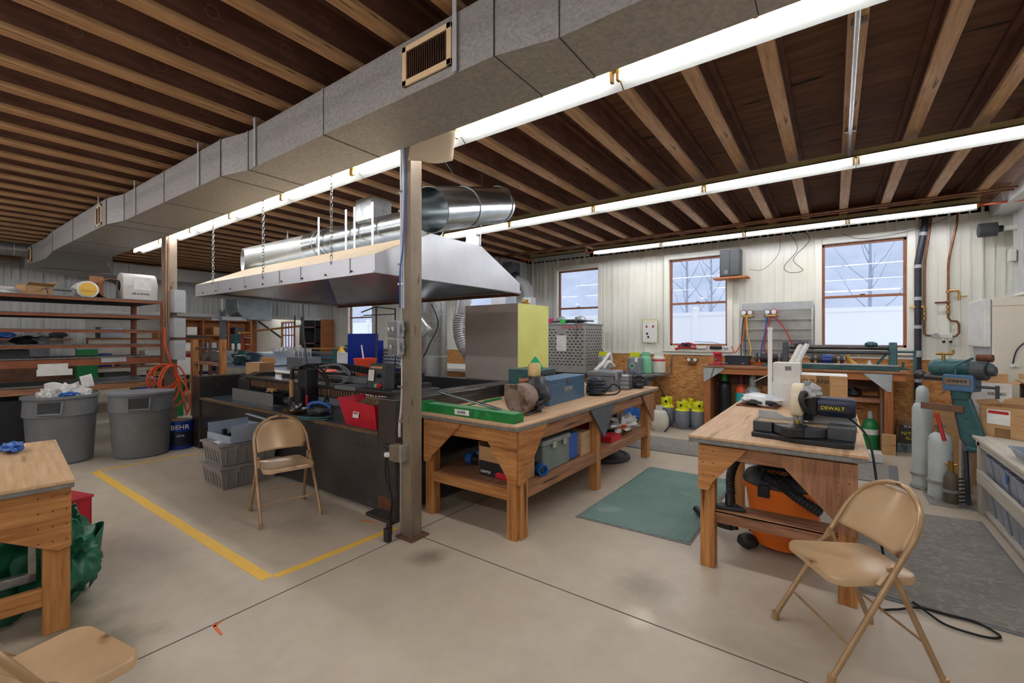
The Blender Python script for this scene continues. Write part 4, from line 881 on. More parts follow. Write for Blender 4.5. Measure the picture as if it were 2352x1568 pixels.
one('blue_box',B().box(-.14,-.09,0,.13,.08,.24),'blue_plastic','blue plastic case between the grey case and the wooden box','case',loc=(-2.09,3.70,.374),bev=.015)
wbx=T('wooden_box','small pale wooden crate on the middle bench shelf','crate',(-2.08,3.90,.374)); O('box',B().box(-.15,-.09,0,.14,.10,.22),'plank_top',wbx,bev=.004)
one('red_box',B().box(-.16,-.14,0,.13,.13,.22),'red_plastic','red plastic ribbed case just before the middle leg','case',loc=(-2.11,4.16,.374),bev=.03)
one('blanket_roll',B().blob((0,0,.09),(.16,.36,.10),12,.2),'navy','dark navy rolled bag resting over the cases on the shelf','bag',loc=(-2.30,3.95,.66),sm=True)
one('dark_bag',B().blob((0,0,.15),(.15,.30,.17),15,.3),'navy','dark canvas bag on the far half of the bench shelf','bag',loc=(-2.25,4.78,.42),sm=True)
one('plastic_bag',B().blob((0,0,.07),(.13,.28,.09),16,.45,3),'white_enamel','crumpled white plastic bag spilling over the shelf front','bag',loc=(-2.03,5.05,.42),sm=True)
one('red_tray',B().box(-.07,-.13,0,.07,.13,.06),'red_plastic','small red and white tray right behind the middle leg','tray',loc=(-1.99,4.60,.375),bev=.005)
one('snack_pack',B().box(-.04,-.08,0,.04,.08,.05),'orange_hose','small orange patterned packet on the white plastic bag','packet',loc=(-1.98,4.95,.46),rz=.2,bev=.01)
one('folding_saw',B().blob((0,0,.05),(.12,.12,.07),18,.5,4),'blue_plastic','blue and red cloth heap at the far end of the shelf','cloth',loc=(-2.15,5.28,.40),sm=True)
ld=T('can_lid','round dark grey garbage can lid lying on the floor beneath the middle bench','lid',(-2.32,5.20,0)); O('disc',B().lathe([(.29,0),(.31,.02),(.30,.05),(.26,.06),(.24,.045),(.2,.07),(.03,.085)],n=36),'dark_grey',ld,sm=True); O('handle',B().tube([(-.09,0,.08),(-.07,0,.11),(.07,0,.11),(.09,0,.08)],.012),'dark_grey',ld,sm=True)
# ---- miter saw -------------------------------------------------------------------------
ms=T('miter_saw','black and grey miter saw with cream blade guard on the right bench','miter saw',(-.17,3.30,.862),math.radians(-3))
O('base',B().prism([(-.26,-.07),(-.26,.16),(.27,.16),(.27,-.10),(.20,-.13),(-.02,-.13),(-.10,-.09)],'z',0,.03),'black_plastic',ms,bev=.006)
mat('saw_dust','b8a184',.8,0,'9d8a72',20); mat('saw_grey','4a4c50',.5,0,'3d3f43',8)
O('table_block',B().box(-.26,-.02,.03,-.15,.14,.095),'saw_grey',ms,bev=.006); O('table_block',B().box(.14,-.04,.03,.275,.15,.105),'saw_grey',ms,bev=.006); O('turntable',B().lathe([(.14,.03),(.15,.04),(.15,.088),(.02,.092)],0,.04,0,n=32),'saw_grey',ms,sm=True); O('table_top',B().box(-.24,.0,.090,.26,.13,.097),'saw_dust',ms)
O('miter_arm',B().prism([(-.06,0.0),(-.09,-.13),(-.03,-.16),(.03,-.13),(.045,0)],'z',.035,.098),'black_plastic',ms,bev=.012)
O('kerf_plate',B().box(-.012,-.13,.098,.012,.12,.1),'dark_gap',ms)
O('fence',B().prism([(-.25,.097),(-.25,.15),(-.15,.148),(-.10,.12),(-.03,.115),(-.03,.097)],'y',.12,.135).prism([(.03,.097),(.03,.175),(.28,.15),(.28,.097)],'y',.12,.135),'light_grey',ms,bev=.002)
O('blade',B().cyl((-.012,.06,.20),(-.008,.06,.20),.115,n=48),'steel',ms)
g_=B()
pl=[(.06+.135*math.cos(a),.215+.135*math.sin(a)) for a in [PI*(-.15+1.3*i/22) for i in range(23)]]
g_.prism(pl,'x',-.048,.020); O('blade_guard',g_,mat('guard_cream','ddcfb0',.35,0,'cfc0a0',4),ms,bev=.014,seg=3)
O('lower_guard',B().prism([(.06+.105*math.cos(a),.18+.105*math.sin(a)) for a in [PI*(.98+1.04*i/14) for i in range(15)]],'x',-.035,.01),'light_grey',ms,bev=.006); O('guard_edge',B().tube([(-.012,.06+.108*math.cos(a),.18+.108*math.sin(a)) for a in [PI*(1.15+.6*i/10) for i in range(11)]],.008),'yellow_paint',ms,sm=True)
O('gear_case',B().box(.02,.01,.15,.09,.10,.29),'black_plastic',ms,bev=.018); O('motor',B().lathe([(.058,.09),(.062,.12),(.060,.26),(.050,.275)],0,.055,.215,n=28,axis='x'),'navy',ms,sm=True); O('motor_band',B().box(.09,-.006,.19,.25,.0,.235),'black_plastic',ms,bev=.002); txt('motor_text','DEWALT',.029,ms,(.165,-.0095,.213),(PI/2,0,0),'yellow_plastic')
O('arm',B().prism([(.08,.12),(.14,.10),(.17,.16),(.10,.27),(.05,.30),(.04,.26)],'x',-.01,.06),'dark_grey',ms,bev=.01); O('knob',B().lathe([(.02,.28),(.035,.30),(.035,.34),(.02,.36)],.03,.10,0),'mid_grey',ms,sm=True); O('handle',B().tube(spline([(.03,.0,.29),(.02,-.05,.30),(.015,-.09,.26),(.03,-.08,.21),(.04,-.02,.19)]),.016,10),'black_plastic',ms,sm=True); O('tape_wrap',B().blob((.055,.03,.30),(.045,.04,.045),4,.3),'light_grey',ms,sm=True)
pc_=O('power_cord',B().tube(spline([(.07,3.36,1.02),(.16,3.28,.92),(.19,3.10,.70),(.20,3.02,.45),(.22,3.05,.25),(.20,3.15,.03),(.27,3.2,.014),(.38,3.29,.018),(.50,3.31,.012),(.60,3.31,.012),(.67,3.24,.012),(.65,3.19,.012),(.58,3.17,.012),(.47,3.19,.012),(.41,3.26,.018),(.36,3.34,.018)],8),.006,8),'rubber',sm=True); pc_.parent=ms; pc_.matrix_parent_inverse=Matrix.LocRotScale(ms.location,ms.rotation_euler,None).inverted(); pc_['label']='black power cord hanging down and looping over the floor mat'
# ---- boxes and bag on the right bench ------------------------------------------------------
bg=T('wrapped_tool','pale plastic-wrapped black tool lying on the right bench','package',(-.55,4.72,.862),-.1)
O('wrap',B().blob((0,0,.055),(.17,.13,.06),21,.2),'galv_pale',bg,sm=True); O('tool',B().blob((.02,-.09,.045),(.13,.04,.028),22,.15),'black_plastic',bg,sm=True); O('board',B().box(-.18,-.13,0,.15,.1,.012),'rust',bg)
wx=T('carton','white open carton on the right bench','box',(-.37,4.98,.862),0)
O('carton',B().box(-.11,-.13,0,.11,.13,.22),'white_enamel',wx,bev=.003); O('upper_carton',B().box(-.10,-.10,.22,.12,.14,.40),'white_enamel',wx,bev=.003); O('print',B().box(-.0,-.102,.33,.05,-.101,.37),'mid_grey',wx); O('flap',B().obox((-.17,-.02,.26),(.20,.05,.006),(0,-.5,0)),'white_enamel',wx)
kb=T('cardboard_box','sealed brown carton with black print on the right bench','box',(-.10,5.10,.862),0)
O('carton',B().box(-.20,-.16,0,.20,.18,.29),'cardboard',kb,bev=.003); O('tape',B().box(-.03,-.1615,.0,.07,-.1605,.29),'card_dark',kb); O('top_sheet',B().box(-.2,-.16,.29,.2,.18,.294),'paper',kb); txt('box_print','OLD PLANK',.05,kb,(-.06,-.163,.235),(PI/2,0,0),'text_black')
one('white_pole',B().box(-.017,-.017,0,.017,.017,.72).box(-.02,-.02,.71,.02,.02,.735),'white_paint','thin white square pole standing upright on the right bench','pole',loc=(-.49,4.86,.862))
one('phone_set',B().prism([(-.04,0),(.04,0),(.03,.09),(-.01,.13)],'y',-.03,.03),'mid_grey','small grey handset standing on the right bench behind the saw','handset',loc=(.09,3.80,.862),bev=.004)
one('chrome_bracket',B().box(-.05,-.02,0,.05,.02,.06).box(-.02,-.03,.02,.03,-.02,.05),'white_enamel','white square metal bracket behind the miter saw motor','bracket',loc=(-.02,3.72,.862),bev=.004)
# ---- shop vacuum ------------------------------------------------------------------------------
sv=T('shop_vacuum','orange and black wet dry vacuum standing beneath the right bench','vacuum',(-.29,3.68,0),0)
mat('vac_orange','f07818',.35,0,'e56c12',3)
O('drum',B().lathe([(.16,.05),(.185,.06),(.195,.12),(.205,.28),(.225,.42),(.235,.44),(.235,.455)],n=40,sx=1.05),'vac_orange',sv,sm=True); O('rim',B().lathe([(.22,.44),(.245,.445),(.245,.475),(.22,.48)],n=40,sx=1.05),'vac_orange',sv,sm=True)
O('lid',B().lathe([(.235,.47),(.245,.49),(.22,.535),(.16,.56),(.05,.57)],n=40,sx=1.05),'dark_grey',sv,sm=True); O('motor_cover',B().lathe([(.165,.55),(.17,.60),(.15,.66),(.12,.685),(.02,.69)],n=8,sx=1.0,sy=.8),'black_plastic',sv,bev=.02,seg=3)
O('handle',B().box(-.12,-.17,.56,.10,-.12,.60),'black_plastic',sv,bev=.015); txt('badge','RIDGID',.035,sv,(-.02,-.1715,.58),(PI/2,0,0),'vac_orange'); O('latch',B().box(-.13,-.255,.42,-.06,-.22,.50),'black_plastic',sv,bev=.006); O('latch',B().box(.20,-.15,.44,.28,-.08,.50),'orange_hose',sv,bev=.01)
def hose(pts,r,n=12):
    P=spline(pts,n); L_=[]; 
    return P,[r*(1 if i%2 else .84) for i in range(len(P))]
P,r_=hose([(-.10,-.215,.56),(.0,-.25,.53),(.10,-.25,.46),(.22,-.21,.38)],.035,14); O('hose',B().tube(P,r_,14),'black_plastic',sv,sm=True)
P,r_=hose([(-.06,-.02,.69),(-.2,-.05,.70),(-.28,-.06,.62),(-.33,-.05,.48),(-.33,-.04,.34)],.033,14); O('hose',B().tube(P,r_,14),'black_plastic',sv,sm=True)
P,r_=hose([(-.32,-.06,.10),(-.42,.05,.06),(-.55,.15,.05),(-.66,.3,.05)],.026,14); O('hose',B().tube(P,r_,14),'black_plastic',sv,sm=True)
O('wand',B().cyl((-.33,-.04,.36),(-.30,-.06,.09),.024),'black_plastic',sv,sm=True); O('cord',B().tube([(.13*math.cos(a/10*PI),-.02+.13*math.sin(a/10*PI),.585+.01*math.sin(a)) for a in range(20)],.009,6,closed=True).tube([(.155*math.cos(a/10*PI),-.02+.14*math.sin(a/10*PI),.57+.01*math.cos(a)) for a in range(20)],.009,6,closed=True),'rubber',sv,sm=True)
for a in (-.5,-2.6,.8,2.4): O('caster',B().blob((.24*math.cos(a),.24*math.sin(a),.055),(.07,.06,.05),7,.1).cyl((.24*math.cos(a),.24*math.sin(a)-.02,.025),(.24*math.cos(a),.24*math.sin(a)+.02,.025),.025),'black_plastic',sv,sm=True)
fn=T('floor_nozzle','black wide vacuum floor nozzle lying on the right bench cross board','nozzle',(-.56,3.22,.374),.2); O('foot',B().prism([(-.10,-.05),(.10,-.05),(.05,.04),(-.05,.04)],'z',0,.025),'black_plastic',fn,bev=.008); O('neck',B().cyl((0,.0,.02),(-.0,.02,.09),.024),'black_plastic',fn,sm=True)
# ---- long bench under the windows ----------------------------------------------------
fb=T('workbench','long orange wooden bench fixed below the right hand windows','workbench',(0,0,0))
O('top',B().box(-1.70,7.45,1.035,.78,8.07,1.065),'old_wood_x',fb,bev=.003)
wood('orange_wood_x','c07a44','a86434','x'); wood('orange_wood_z','b8743e','9a5a30','z')
O('apron',B().box(-1.66,7.49,.94,.74,7.53,1.035),'orange_wood_x',fb,bev=.002)
for x in (-1.66,.53): O('leg',B().box(x,7.49,0,x+.09,7.60,.94),'orange_wood_z',fb,bev=.003); O('leg_face',B().box(x+.0,7.60,0,x+.04,7.68,.94),'orange_wood_z',fb,bev=.003)
mat('gusset_pale','b9bfc0',.5,.1,'a6adb0',6)
O('gusset',B().prism([(-1.67,1.03),(-1.36,1.03),(-1.40,.98),(-1.66,.80)],'y',7.465,7.485),'gusset_pale',fb,bev=.002); O('gusset',B().prism([(.31,1.03),(.61,1.03),(.60,.80),(.56,.80),(.36,.98)],'y',7.465,7.485),'gusset_pale',fb,bev=.002)
O('side_panel',B().box(-1.60,7.60,.02,-1.58,8.06,1.0),'old_wood_z',fb); O('side_panel',B().box(.50,7.62,.02,.52,8.06,1.0),'old_wood_z',fb)
O('shelf',B().box(-.6,7.72,.62,.50,8.06,.68),'old_wood_x',fb,bev=.002); O('back_board',B().box(-1.58,8.02,.75,.5,8.06,.99),'rust_brown',fb)
O('leg_block',B().box(.50,7.42,0,.64,7.49,.26),'cardboard',fb,bev=.004)
# slip roll machine on top
sr=T('slip_roll','green slip roll machine with long dark rollers and a crank handle on the far bench','slip roll',(0,7.55,1.067))
O('bed',B().box(-.62,-.06,0,.68,.06,.075),'teal_machine',sr,bev=.006); O('flange',B().box(-.62,-.075,.06,.68,.075,.078),'galv',sr,bev=.003)
O('roller',B().cyl((-.52,0,.30),(.60,0,.30),.032,n=20),'black_steel',sr,sm=True); O('roller',B().cyl((-.52,-.03,.235),(.60,-.03,.235),.026,n=20),'dark_grey',sr,sm=True)
O('housing',B().prism([(-.06,.07),(.06,.07),(.05,.33),(.02,.37),(-.03,.37),(-.05,.30)],'x',.58,.66),'teal_machine',sr,bev=.008); O('housing',B().prism([(-.06,.07),(.06,.07),(.05,.33),(.02,.37),(-.03,.37),(-.05,.30)],'x',-.60,-.53),'dark_grey',sr,bev=.008)
O('brace',B().bar((.46,0,.08),(.58,0,.26),.02,.03),'teal_machine',sr); O('gear_cap',B().lathe([(.07,0),(.065,.03),(.03,.05)],.40,.0,.33),'teal_machine',sr,sm=True)
O('crank_arm',B().cyl((.66,0,.25),(.84,0,.25),.014).bar((.83,0,.27),(.83,-.02,-.03),.02,.03).cyl((.83,-.02,-.02),(1.05,-.02,-.03),.012),'teal_machine',sr,sm=True); O('stop_knob',B().cyl((.68,0,.04),(.78,0,.03),.02,.008).cyl((.72,0,.04),(.72,0,.12),.012),'teal_machine',sr,sm=True)
def bench_grinder(x,label,mb,rz=0):
    g=T('bench_grinder',label,'grinder',(x,7.80,1.067),rz); O('motor',B().lathe([(.05,-.12),(.062,-.10),(.068,0),(.062,.10),(.05,.12)],0,0,.12,n=24,axis='x'),mb,g,sm=True); O('base',B().box(-.08,-.07,0,.08,.07,.03).cyl((0,0,.02),(0,0,.1),.04),'teal_machine',g,bev=.004)
    for s in (-1,1): O('wheel_guard',B().cyl((s*.15,0,.12),(s*.19,0,.12),.075,n=24),'dark_grey',g,bev=.004); O('shaft',B().cyl((s*.11,0,.12),(s*.22,0,.12),.012).cyl((s*.195,0,.12),(s*.205,0,.12),.03),'steel',g,sm=True); O('tool_rest',B().box(s*.17-.02,-.10,.06,s*.17+.02,-.06,.07),'steel',g)
    return g
bench_grinder(-.80,'black bench grinder on the far bench under the gauge hoses','black_plastic')
g2=bench_grinder(-.08,'bench grinder with a blue motor band behind the slip roll','dark_grey'); O('band',B().cyl((-.055,0,.12),(.055,0,.12),.071,n=24),'blue_paint',g2,sm=True)
vs=T('bench_vise','red bench vise at the left end of the far bench','vise',(-1.48,7.60,1.067))
O('body',B().prism([(-.10,0),(.10,0),(.05,.10),(.06,.20),(-.05,.20),(-.04,.10)],'x',-.05,.05),'red_paint',vs,bev=.01); O('jaw',B().box(-.06,-.09,.17,.06,-.03,.21),'red_plastic',vs,bev=.006); O('foot',B().prism([(-.14,-.06),(.12,-.06),(.08,.06),(-.08,.06)],'z',0,.02),'red_paint',vs,bev=.004); O('lever',B().cyl((-.02,-.14,.02),(-.07,-.15,-.18),.007).cyl((0,-.14,.06),(.16,-.13,.04),.007).cyl((0,-.15,.1),(0,-.03,.1),.015),'steel',vs,sm=True)
one('black_crate',B().box(-.17,-.12,0,.17,.12,.14).box(-.18,-.13,.13,.18,.13,.145),mat('crate_black','1b2a34',.5),'dark open box behind the red vise on the far bench','box',loc=(-1.24,7.88,1.067),bev=.006)
tm=T('paper_rolls','two pale rolled tubes leaning on the left end of the slip roll','roll',(-.42,7.32,1.067))
O('roll',B().cyl((-.02,.0,.0),(.12,.1,.34),.035),'paper',tm,sm=True); O('roll',B().cyl((-.09,.0,.0),(.05,.1,.33),.035),'paper',tm,sm=True); O('band',B().blob((.05,.12,.34),(.08,.05,.05),4,.2),'dark_grey',tm,sm=True)
one('yellow_tool',B().tube(spline([(0,0,.15),(.03,0,.08),(.10,0,.02),(.17,0,.0)]),[.03]*9+[.028]*8+[.02]*8,10),'yellow_paint','yellow gripped hand tool lying behind the slip roll','tool',loc=(.15,7.85,1.10),sm=True)
one('small_bottle',B().lathe([(.035,0),(.04,.01),(.04,.06),(.02,.08),(.012,.12)]),'white_enamel','small white bottle near the crank end of the far bench','bottle',loc=(.40,7.86,1.067),sm=True)
one('cable_tangle',B().tube(spline([(-.3,0,0),(-.2,.1,.05),(-.1,-.02,.02),(0,.08,.06),(.1,-.05,.02),(.2,.05,.05),(.28,-.05,.0)]),.008).tube(spline([(-.25,.1,0),(-.1,.05,.07),(.05,.12,.02),(.2,.0,.06)]),.006),'orange_hose','tangle of orange cord on the far bench left of the black grinder','cord',loc=(-1.05,7.78,1.075),sm=True)
# ---- gas bottles under the bench -------------------------------------------------------
def gas_bottle(x,y,r,hs,htop,mb,mc,label,ring=None,capr=.045):
    g=T('gas_cylinder',label,'gas cylinder',(x,y,0))
    O('body',B().lathe([(r*.9,0),(r,.02),(r,hs-.09),(r*.93,hs-.05),(r*.6,hs),(r*.35,hs+.015)],n=28),mb,g,sm=True)
    O('cap',B().lathe([(capr,hs+.0),(capr*1.05,hs+.02),(capr,htop-.05),(capr*.8,htop-.02),(capr*.3,htop)],n=20).cyl((0,-capr-.002,(hs+htop)/2),(0,0,(hs+htop)/2),.012),mc,g,sm=True)
    if ring: O('shoulder_band',B().lathe([(r*1.005,hs-.12),(r*1.01,hs-.09),(r*.95,hs-.045),(r*.62,hs+.004)],n=28),ring,g,sm=True)
    return g
mat('gas_black','23272c',.4,.2,'1a1d21',4); mat('gas_grey','b4bcbc',.4,.1,'a0a8a8',6,spots='5a5e5c',sscale=14,sthr=.66); mat('gas_green','2d8a4a',.4); mat('maroon','6a2030',.45)
gas_bottle(-1.42,7.78,.10,.80,1.0-.02,'gas_black','gas_green','tall black gas cylinder with a green cap under the far bench')
gas_bottle(-1.19,7.86,.085,.75,.93,mat('gas_teal','35b3b0',.45),'maroon','teal gas cylinder with an orange shoulder under the far bench','orange_hose',.035)
gas_bottle(-1.02,7.80,.11,.73,.93,'gas_grey','gas_grey','pale grey capped gas cylinder under the far bench beside the teal one')
gg=T('gas_cylinder','small green oxygen cylinder under the right end of the far bench','gas cylinder',(.40,7.72,0)); mat('green_bright','23864a',.35)
O('body',B().lathe([(.085,0),(.09,.02),(.09,.30),(.075,.36),(.03,.41)],n=28),'green_bright',gg,sm=True); O('label_band',B().lathe([(.0915,.20),(.0915,.27)],n=28),'paper',gg,sm=True); O('valve',B().cyl((0,0,.40),(0,0,.47),.03).cyl((0,0,.47),(0,0,.51),.022),'light_grey',gg,sm=True)
one('chain',B().tube([(.53,7.55,.05+.01*i+.03*i) if 0 else (.50+.008*(i%2),7.47,.10+.025*i) for i in range(24)],.009,5),'steel','steel chain hanging down beside the right leg of the far bench','chain',sm=True)
one('battery_charger',B().blob((0,0,.06),(.08,.06,.06),4,.25),'black_plastic','small black charger with a red light on the shelf beneath the far bench','charger',loc=(.22,7.80,.68),sm=True)
one('tool_bucket',B().lathe([(.08,0),(.10,.28),(.10,.30),(.09,.30)]),'dark_grey','dark grey bucket standing under the far bench shelf','bucket',loc=(.18,7.82,0),sm=True)
one('flat_carton',B().box(-.17,-.12,0,.17,.12,.10),'white_enamel','flat white and black carton on the floor right of the bench saw','box',loc=(.30,6.95,.012),bev=.003)
# sack by the leg
sk=T('paper_sack','brown and black paper sack with yellow lettering standing by the far bench leg','sack',(.83,7.80,0),-.05)
O('bag',B().grid(lambda u,v:(-.16+.32*u+.01*math.sin(v*7),-.06-.02*math.sin(u*PI)+.012*noise.noise(Vector((u*4,v*5,2))),.0+.42*v+.015*math.sin(u*6)*v),14,14).grid(lambda u,v:(-.16+.32*u,.08+.02*math.sin(u*PI),.41*v),6,6).face([(-.16,-.06,0),(-.16,.08,0),(-.16,.08,.41),(-.16,-.06,.42)]).face([(.16,-.06,0),(.16,.08,0),(.16,.08,.41),(.16,-.06,.42)]),'card_dark',sk,sm=True,solid=.002)
O('print_panel',B().grid(lambda u,v:(-.13+.26*u,-.083-.0*u+.0,.10+.26*v),4,4),mat('sack_print','3d3a38',.7),sk,solid=.002); O('lower_print',B().box(-.15,-.088,.0,.15,-.084,.12),mat('sack_grey','7d8890',.7,0,'4c555c',20),sk)
txt('sack_name','SCANSTE',.04,sk,(0,-.087,.34),(PI/2,0,0),'text_white'); txt('sack_text','NITRATE',.06,sk,(.01,-.087,.25),(PI/2,0,0),'yellow_plastic'); txt('sack_text','BLACK',.05,sk,(.01,-.087,.19),(PI/2,0,0),'yellow_plastic')
# ---- refrigerant tanks on the floor -----------------------------------------------------
def tank(x,y,label,grp,mb='tank_grey',mt='tank_yellow',s=1,rz=0):
    mat('tank_grey','7e868e',.45,0,'737b84',5,spots='99a0a6',sscale=9,sthr=.68); mat('tank_yellow','e3e61e',.5,0,'d4d81a',6,spots='8a8a30',sscale=9,sthr=.72)
    t=T('refrigerant_tank',label,'tank',(x,y,0),rz,grp); t.scale=(s,s,s)
    O('body',B().lathe([(.09,.0),(.095,.02),(.085,.03),(.115,.06),(.122,.12),(.122,.25),(.112,.30)],n=28),mb,t,sm=True); O('shoulder',B().lathe([(.112,.30),(.09,.335),(.04,.355),(.02,.39)],n=28),mt,t,sm=True)
    for a0,a1 in ((.3,1.9),(3.4,5.0)): O('collar',B().grid(lambda u,v:(.085*math.cos(a0+(a1-a0)*u),.085*math.sin(a0+(a1-a0)*u),.33+.12*v),10,3),mt,t,sm=True,solid=.004); O('warning_mark',B().sph((0,-.088,.39),(.02,.004,.02),8,6),'text_black',t)
    return t
tank(-2.03,7.62,'grey and yellow refrigerant tank nearest the leg of the far bench, middle front',None)
tank(-1.80,7.70,'grey and yellow refrigerant tank with green wrap beside the bench leg',None,rz=.4)
tank(-2.30,7.66,'grey and yellow refrigerant tank behind the white propane tank',None,s=1.1,rz=.2)
tank(-2.02,7.92,'rearmost grey and yellow refrigerant tank against the strand board',None,s=1.02,rz=-.3)
pp=T('propane_tank','white round propane tank with a black hose, in front of the yellow topped tanks','tank',(-2.27,7.22,0))
O('body',B().lathe([(.10,0),(.10,.02),(.13,.06),(.155,.13),(.155,.24),(.13,.31),(.06,.345)],n=28),mat('tank_white','dcd9cc',.45,0,'cfccbf',5),pp,sm=True); O('collar',B().pipe((0,0,.33),(0,0,.40),.07,.006,18),'tank_white',pp,sm=True); O('hose',B().tube(spline([(.02,-.03,.38),(.12,-.05,.34),(.165,-.04,.22),(.16,-.05,.1),(.10,-.1,.01)]),.009),'rubber',pp,sm=True)
one('blue_compressor',B().blob((0,0,.16),(.12,.13,.16),8,.25),'blue_plastic','blue and black machine under the end of the window counter','machine',loc=(-2.85,7.5,.0),sm=True)
# ---- counter under the left windows ------------------------------------------------------
cn=T('counter','grey topped wooden counter running beneath the left hand windows','counter',(0,0,0))
O('top',B().prism([(-6.4,7.15),(-2.75,7.15),(-2.36,7.62),(-2.36,8.06),(-6.4,8.06)],'z',.85,.88),'edge_grey',cn,bev=.003); O('edge_board',B().prism([(-6.38,7.17),(-2.76,7.17),(-2.38,7.64),(-2.40,7.66),(-2.78,7.2),(-6.38,7.2)],'z',.80,.85),'rust_brown',cn)
O('apron',B().box(-6.3,7.2,.66,-2.85,7.23,.80),'old_wood_x',cn)
for x in (-6.3,-4.6,-2.62): O('leg',B().box(x,7.3 if x<-3 else 7.6,0,x+.09,(7.3 if x<-3 else 7.6)+.09,.80),'old_wood_z',cn,bev=.003)
O('brace',B().bar((-2.50,7.70,.80),(-2.40,7.95,.45),.06,.03),'old_wood_z',cn)
mat('cage_grey','a9a8a4',.45,.3,'9b9a96',5)
cg=T('parts_cabinet','grey metal cabinet with rows of oval perforations on the window counter','cabinet',(-4.47,7.02,.88))
O('body',B().box(0,0,0,.96,.72,.845),'cage_grey',cg,bev=.006); O('top_lid',B().box(-.02,-.02,.845,.98,.74,.87),'cage_grey',cg,bev=.004)
b=B()
for r_ in range(13):
    for c_ in range(11):
        x=.09+.082*c_+(.04 if r_%2 else 0); z=.14+.052*r_
        if x<.92 and not(.40<x<.60 and 4<r_ ): b.sph((x,-.001,z),(.026,.003,.010),8,4)
    for c_ in range(7):
        y=.07+.095*c_+(.04 if r_%2 else 0)
        if y<.70: b.sph((.961,y,z),(.003,.026,.012),8,4)
O('perforations',b,'text_black',cg)['kind']='stuff'
O('notice',B().box(.40,-.006,.38,.60,-.002,.66),'paper',cg); O('clip',B().box(.46,-.01,.66,.54,-.002,.69),'steel',cg); txt('red_lettering','CALIBRATOR',.07,cg,(.70,-.004,.80),(PI/2,0,0),'red_plastic'); O('latch_bar',B().cyl((.80,-.02,.62),(.80,-.02,.95),.008).cyl((.80,-.02,.95),(.80,-.02,.98),.016),'steel',cg,sm=True)
one('hand_bellows',B().tube([(-.75,0,.03),(-.2,0,.07),(.3,0,.04)],.012,8).sph((-.1,0,.05),(.28,.12,.035),14,8),'dark_grey','long black iron hand tool lying across the perforated cabinet top','tool',loc=(-3.75,7.25,1.75),sm=True)
for (x,r_,l) in ((-4.18,.13,'clear glass dome resting on the perforated cabinet, left'),(-3.78,.12,'clear glass dome resting on the perforated cabinet, right')):
    one('glass_dome',B().lathe([(r_,0),(r_,.03),(r_*.85,.10),(r_*.5,.14),(.01,.155)]),'galv_pale',l,'dome',loc=(x,7.4,1.75),sm=True)
one('pink_funnel',B().lathe([(.05,.10),(.07,.09),(.02,.02),(.012,0)]),mat('pink','f0559a',.5),'small bright pink funnel on the perforated cabinet','funnel',loc=(-4.25,7.1,1.752),sm=True)
one('green_cup',B().lathe([(.04,0),(.06,.08),(.055,.08)]),mat('lime','4fdc6a',.5),'bright lime green cup on the perforated cabinet top','cup',loc=(-4.0,7.12,1.752),sm=True)
def jug(x,y,label,mb,mtop,tagm=None,h=.26,r=.105,diamond=False):
    j=T('refrigerant_jug',label,'tank',(x,y,.88)); O('body',B().lathe([(r*.8,0),(r,.02),(r,h*.75),(r*.9,h*.92),(r*.5,h)],n=28),mb,j,sm=True)
    for yy_ in (-.03,.04): O('collar',B().grid(lambda u,v:(-r*.62+r*1.24*u,yy_,h*.9+.10*v),4,3),mtop,j,solid=.004)
    if diamond: O('diamond_label',B().obox((0,-r-.002,h*.5),(.075,.004,.075),(0,PI/4,0)),'paper',j); O('diamond_print',B().obox((0,-r-.005,h*.5),(.058,.003,.058),(0,PI/4,0)),'green_bright',j)
    if tagm: O('hang_tag',B().obox((r*.6,-r-.004,h*.85),(.05,.002,.08),(0,.1,0)),'paper',j)
    return j
j=jug(-3.28,7.28,'grey refrigerant tank with yellow collar and green diamond, nearest the perforated cabinet','tank_grey','tank_yellow',1,.30,.12,True); j=jug(-2.72,7.30,'grey refrigerant tank with yellow collar and green diamond, beside the mint green tank','tank_grey','tank_yellow',1,.30,.12,True)
jug(-2.62,7.55,'mint green refrigerant tank behind the grey one on the window counter','pale_green','pale_green',None,.30,.10)
w_=jug(-2.47,7.78,'white refrigerant tank with a red band at the counter end','tank_white','tank_white',None,.30,.115); O('red_band',B().lathe([(.117,.215),(.117,.245)],n=28),'red_plastic',w_,sm=True)
one('hex_wrench',B().box(-.12,-.1,0,.12,.1,.05),'mid_grey','low grey tin lying on the window counter before the grey tanks','tin',loc=(-3.02,7.28,.88),bev=.01)
# ---- things on the window wall -----------------------------------------------------------
cd=T('conduit','thin grey conduit bent over the strand board left of the red vise','conduit',(0,0,0)); O('pipe',B().tube([(-2.34,8.08,.86),(-2.34,8.08,1.12)]+arc((-2.26,8.08,1.12),.08,PI,PI/2,6,'xz')[1:]+[(-1.55,8.08,1.20),(-1.2,8.08,1.20)],.010,8),'steel',cd,sm=True)
gs=T('pressure_gauges','pair of small round pressure gauges mounted on the strand board wall','gauge',(-1.98,8.06,1.10))
for s in (-1,1): O('dial',B().cyl((s*.052,-.03,.02),(s*.052,0,.02),.036,n=20),'black_steel',gs,sm=True); O('face',B().cyl((s*.052,-.033,.02),(s*.052,-.03,.02),.030,n=20),'paper',gs)
O('manifold',B().box(-.06,-.03,-.06,.06,0,-.02).cyl((-.05,-.02,-.02),(-.05,-.02,-.08),.012).cyl((.05,-.02,-.02),(.05,-.02,-.08),.012),'rust',gs,bev=.004)
sb=T('slat_panel','grey corrugated steel slat panel fixed to the siding behind the gauge hoses','panel',(0,0,0)); O('sheet',B().box(-1.20,8.055,1.24,-.26,8.075,2.0),mat('slat_grey','a3a098',.5,.25,'8e8b84',4),sb)
for z in (1.30,1.46,1.62,1.77): O('slat_rib',B().box(-1.20,8.035,z,-.27,8.056,z+.022),'slat_grey',sb,bev=.003)
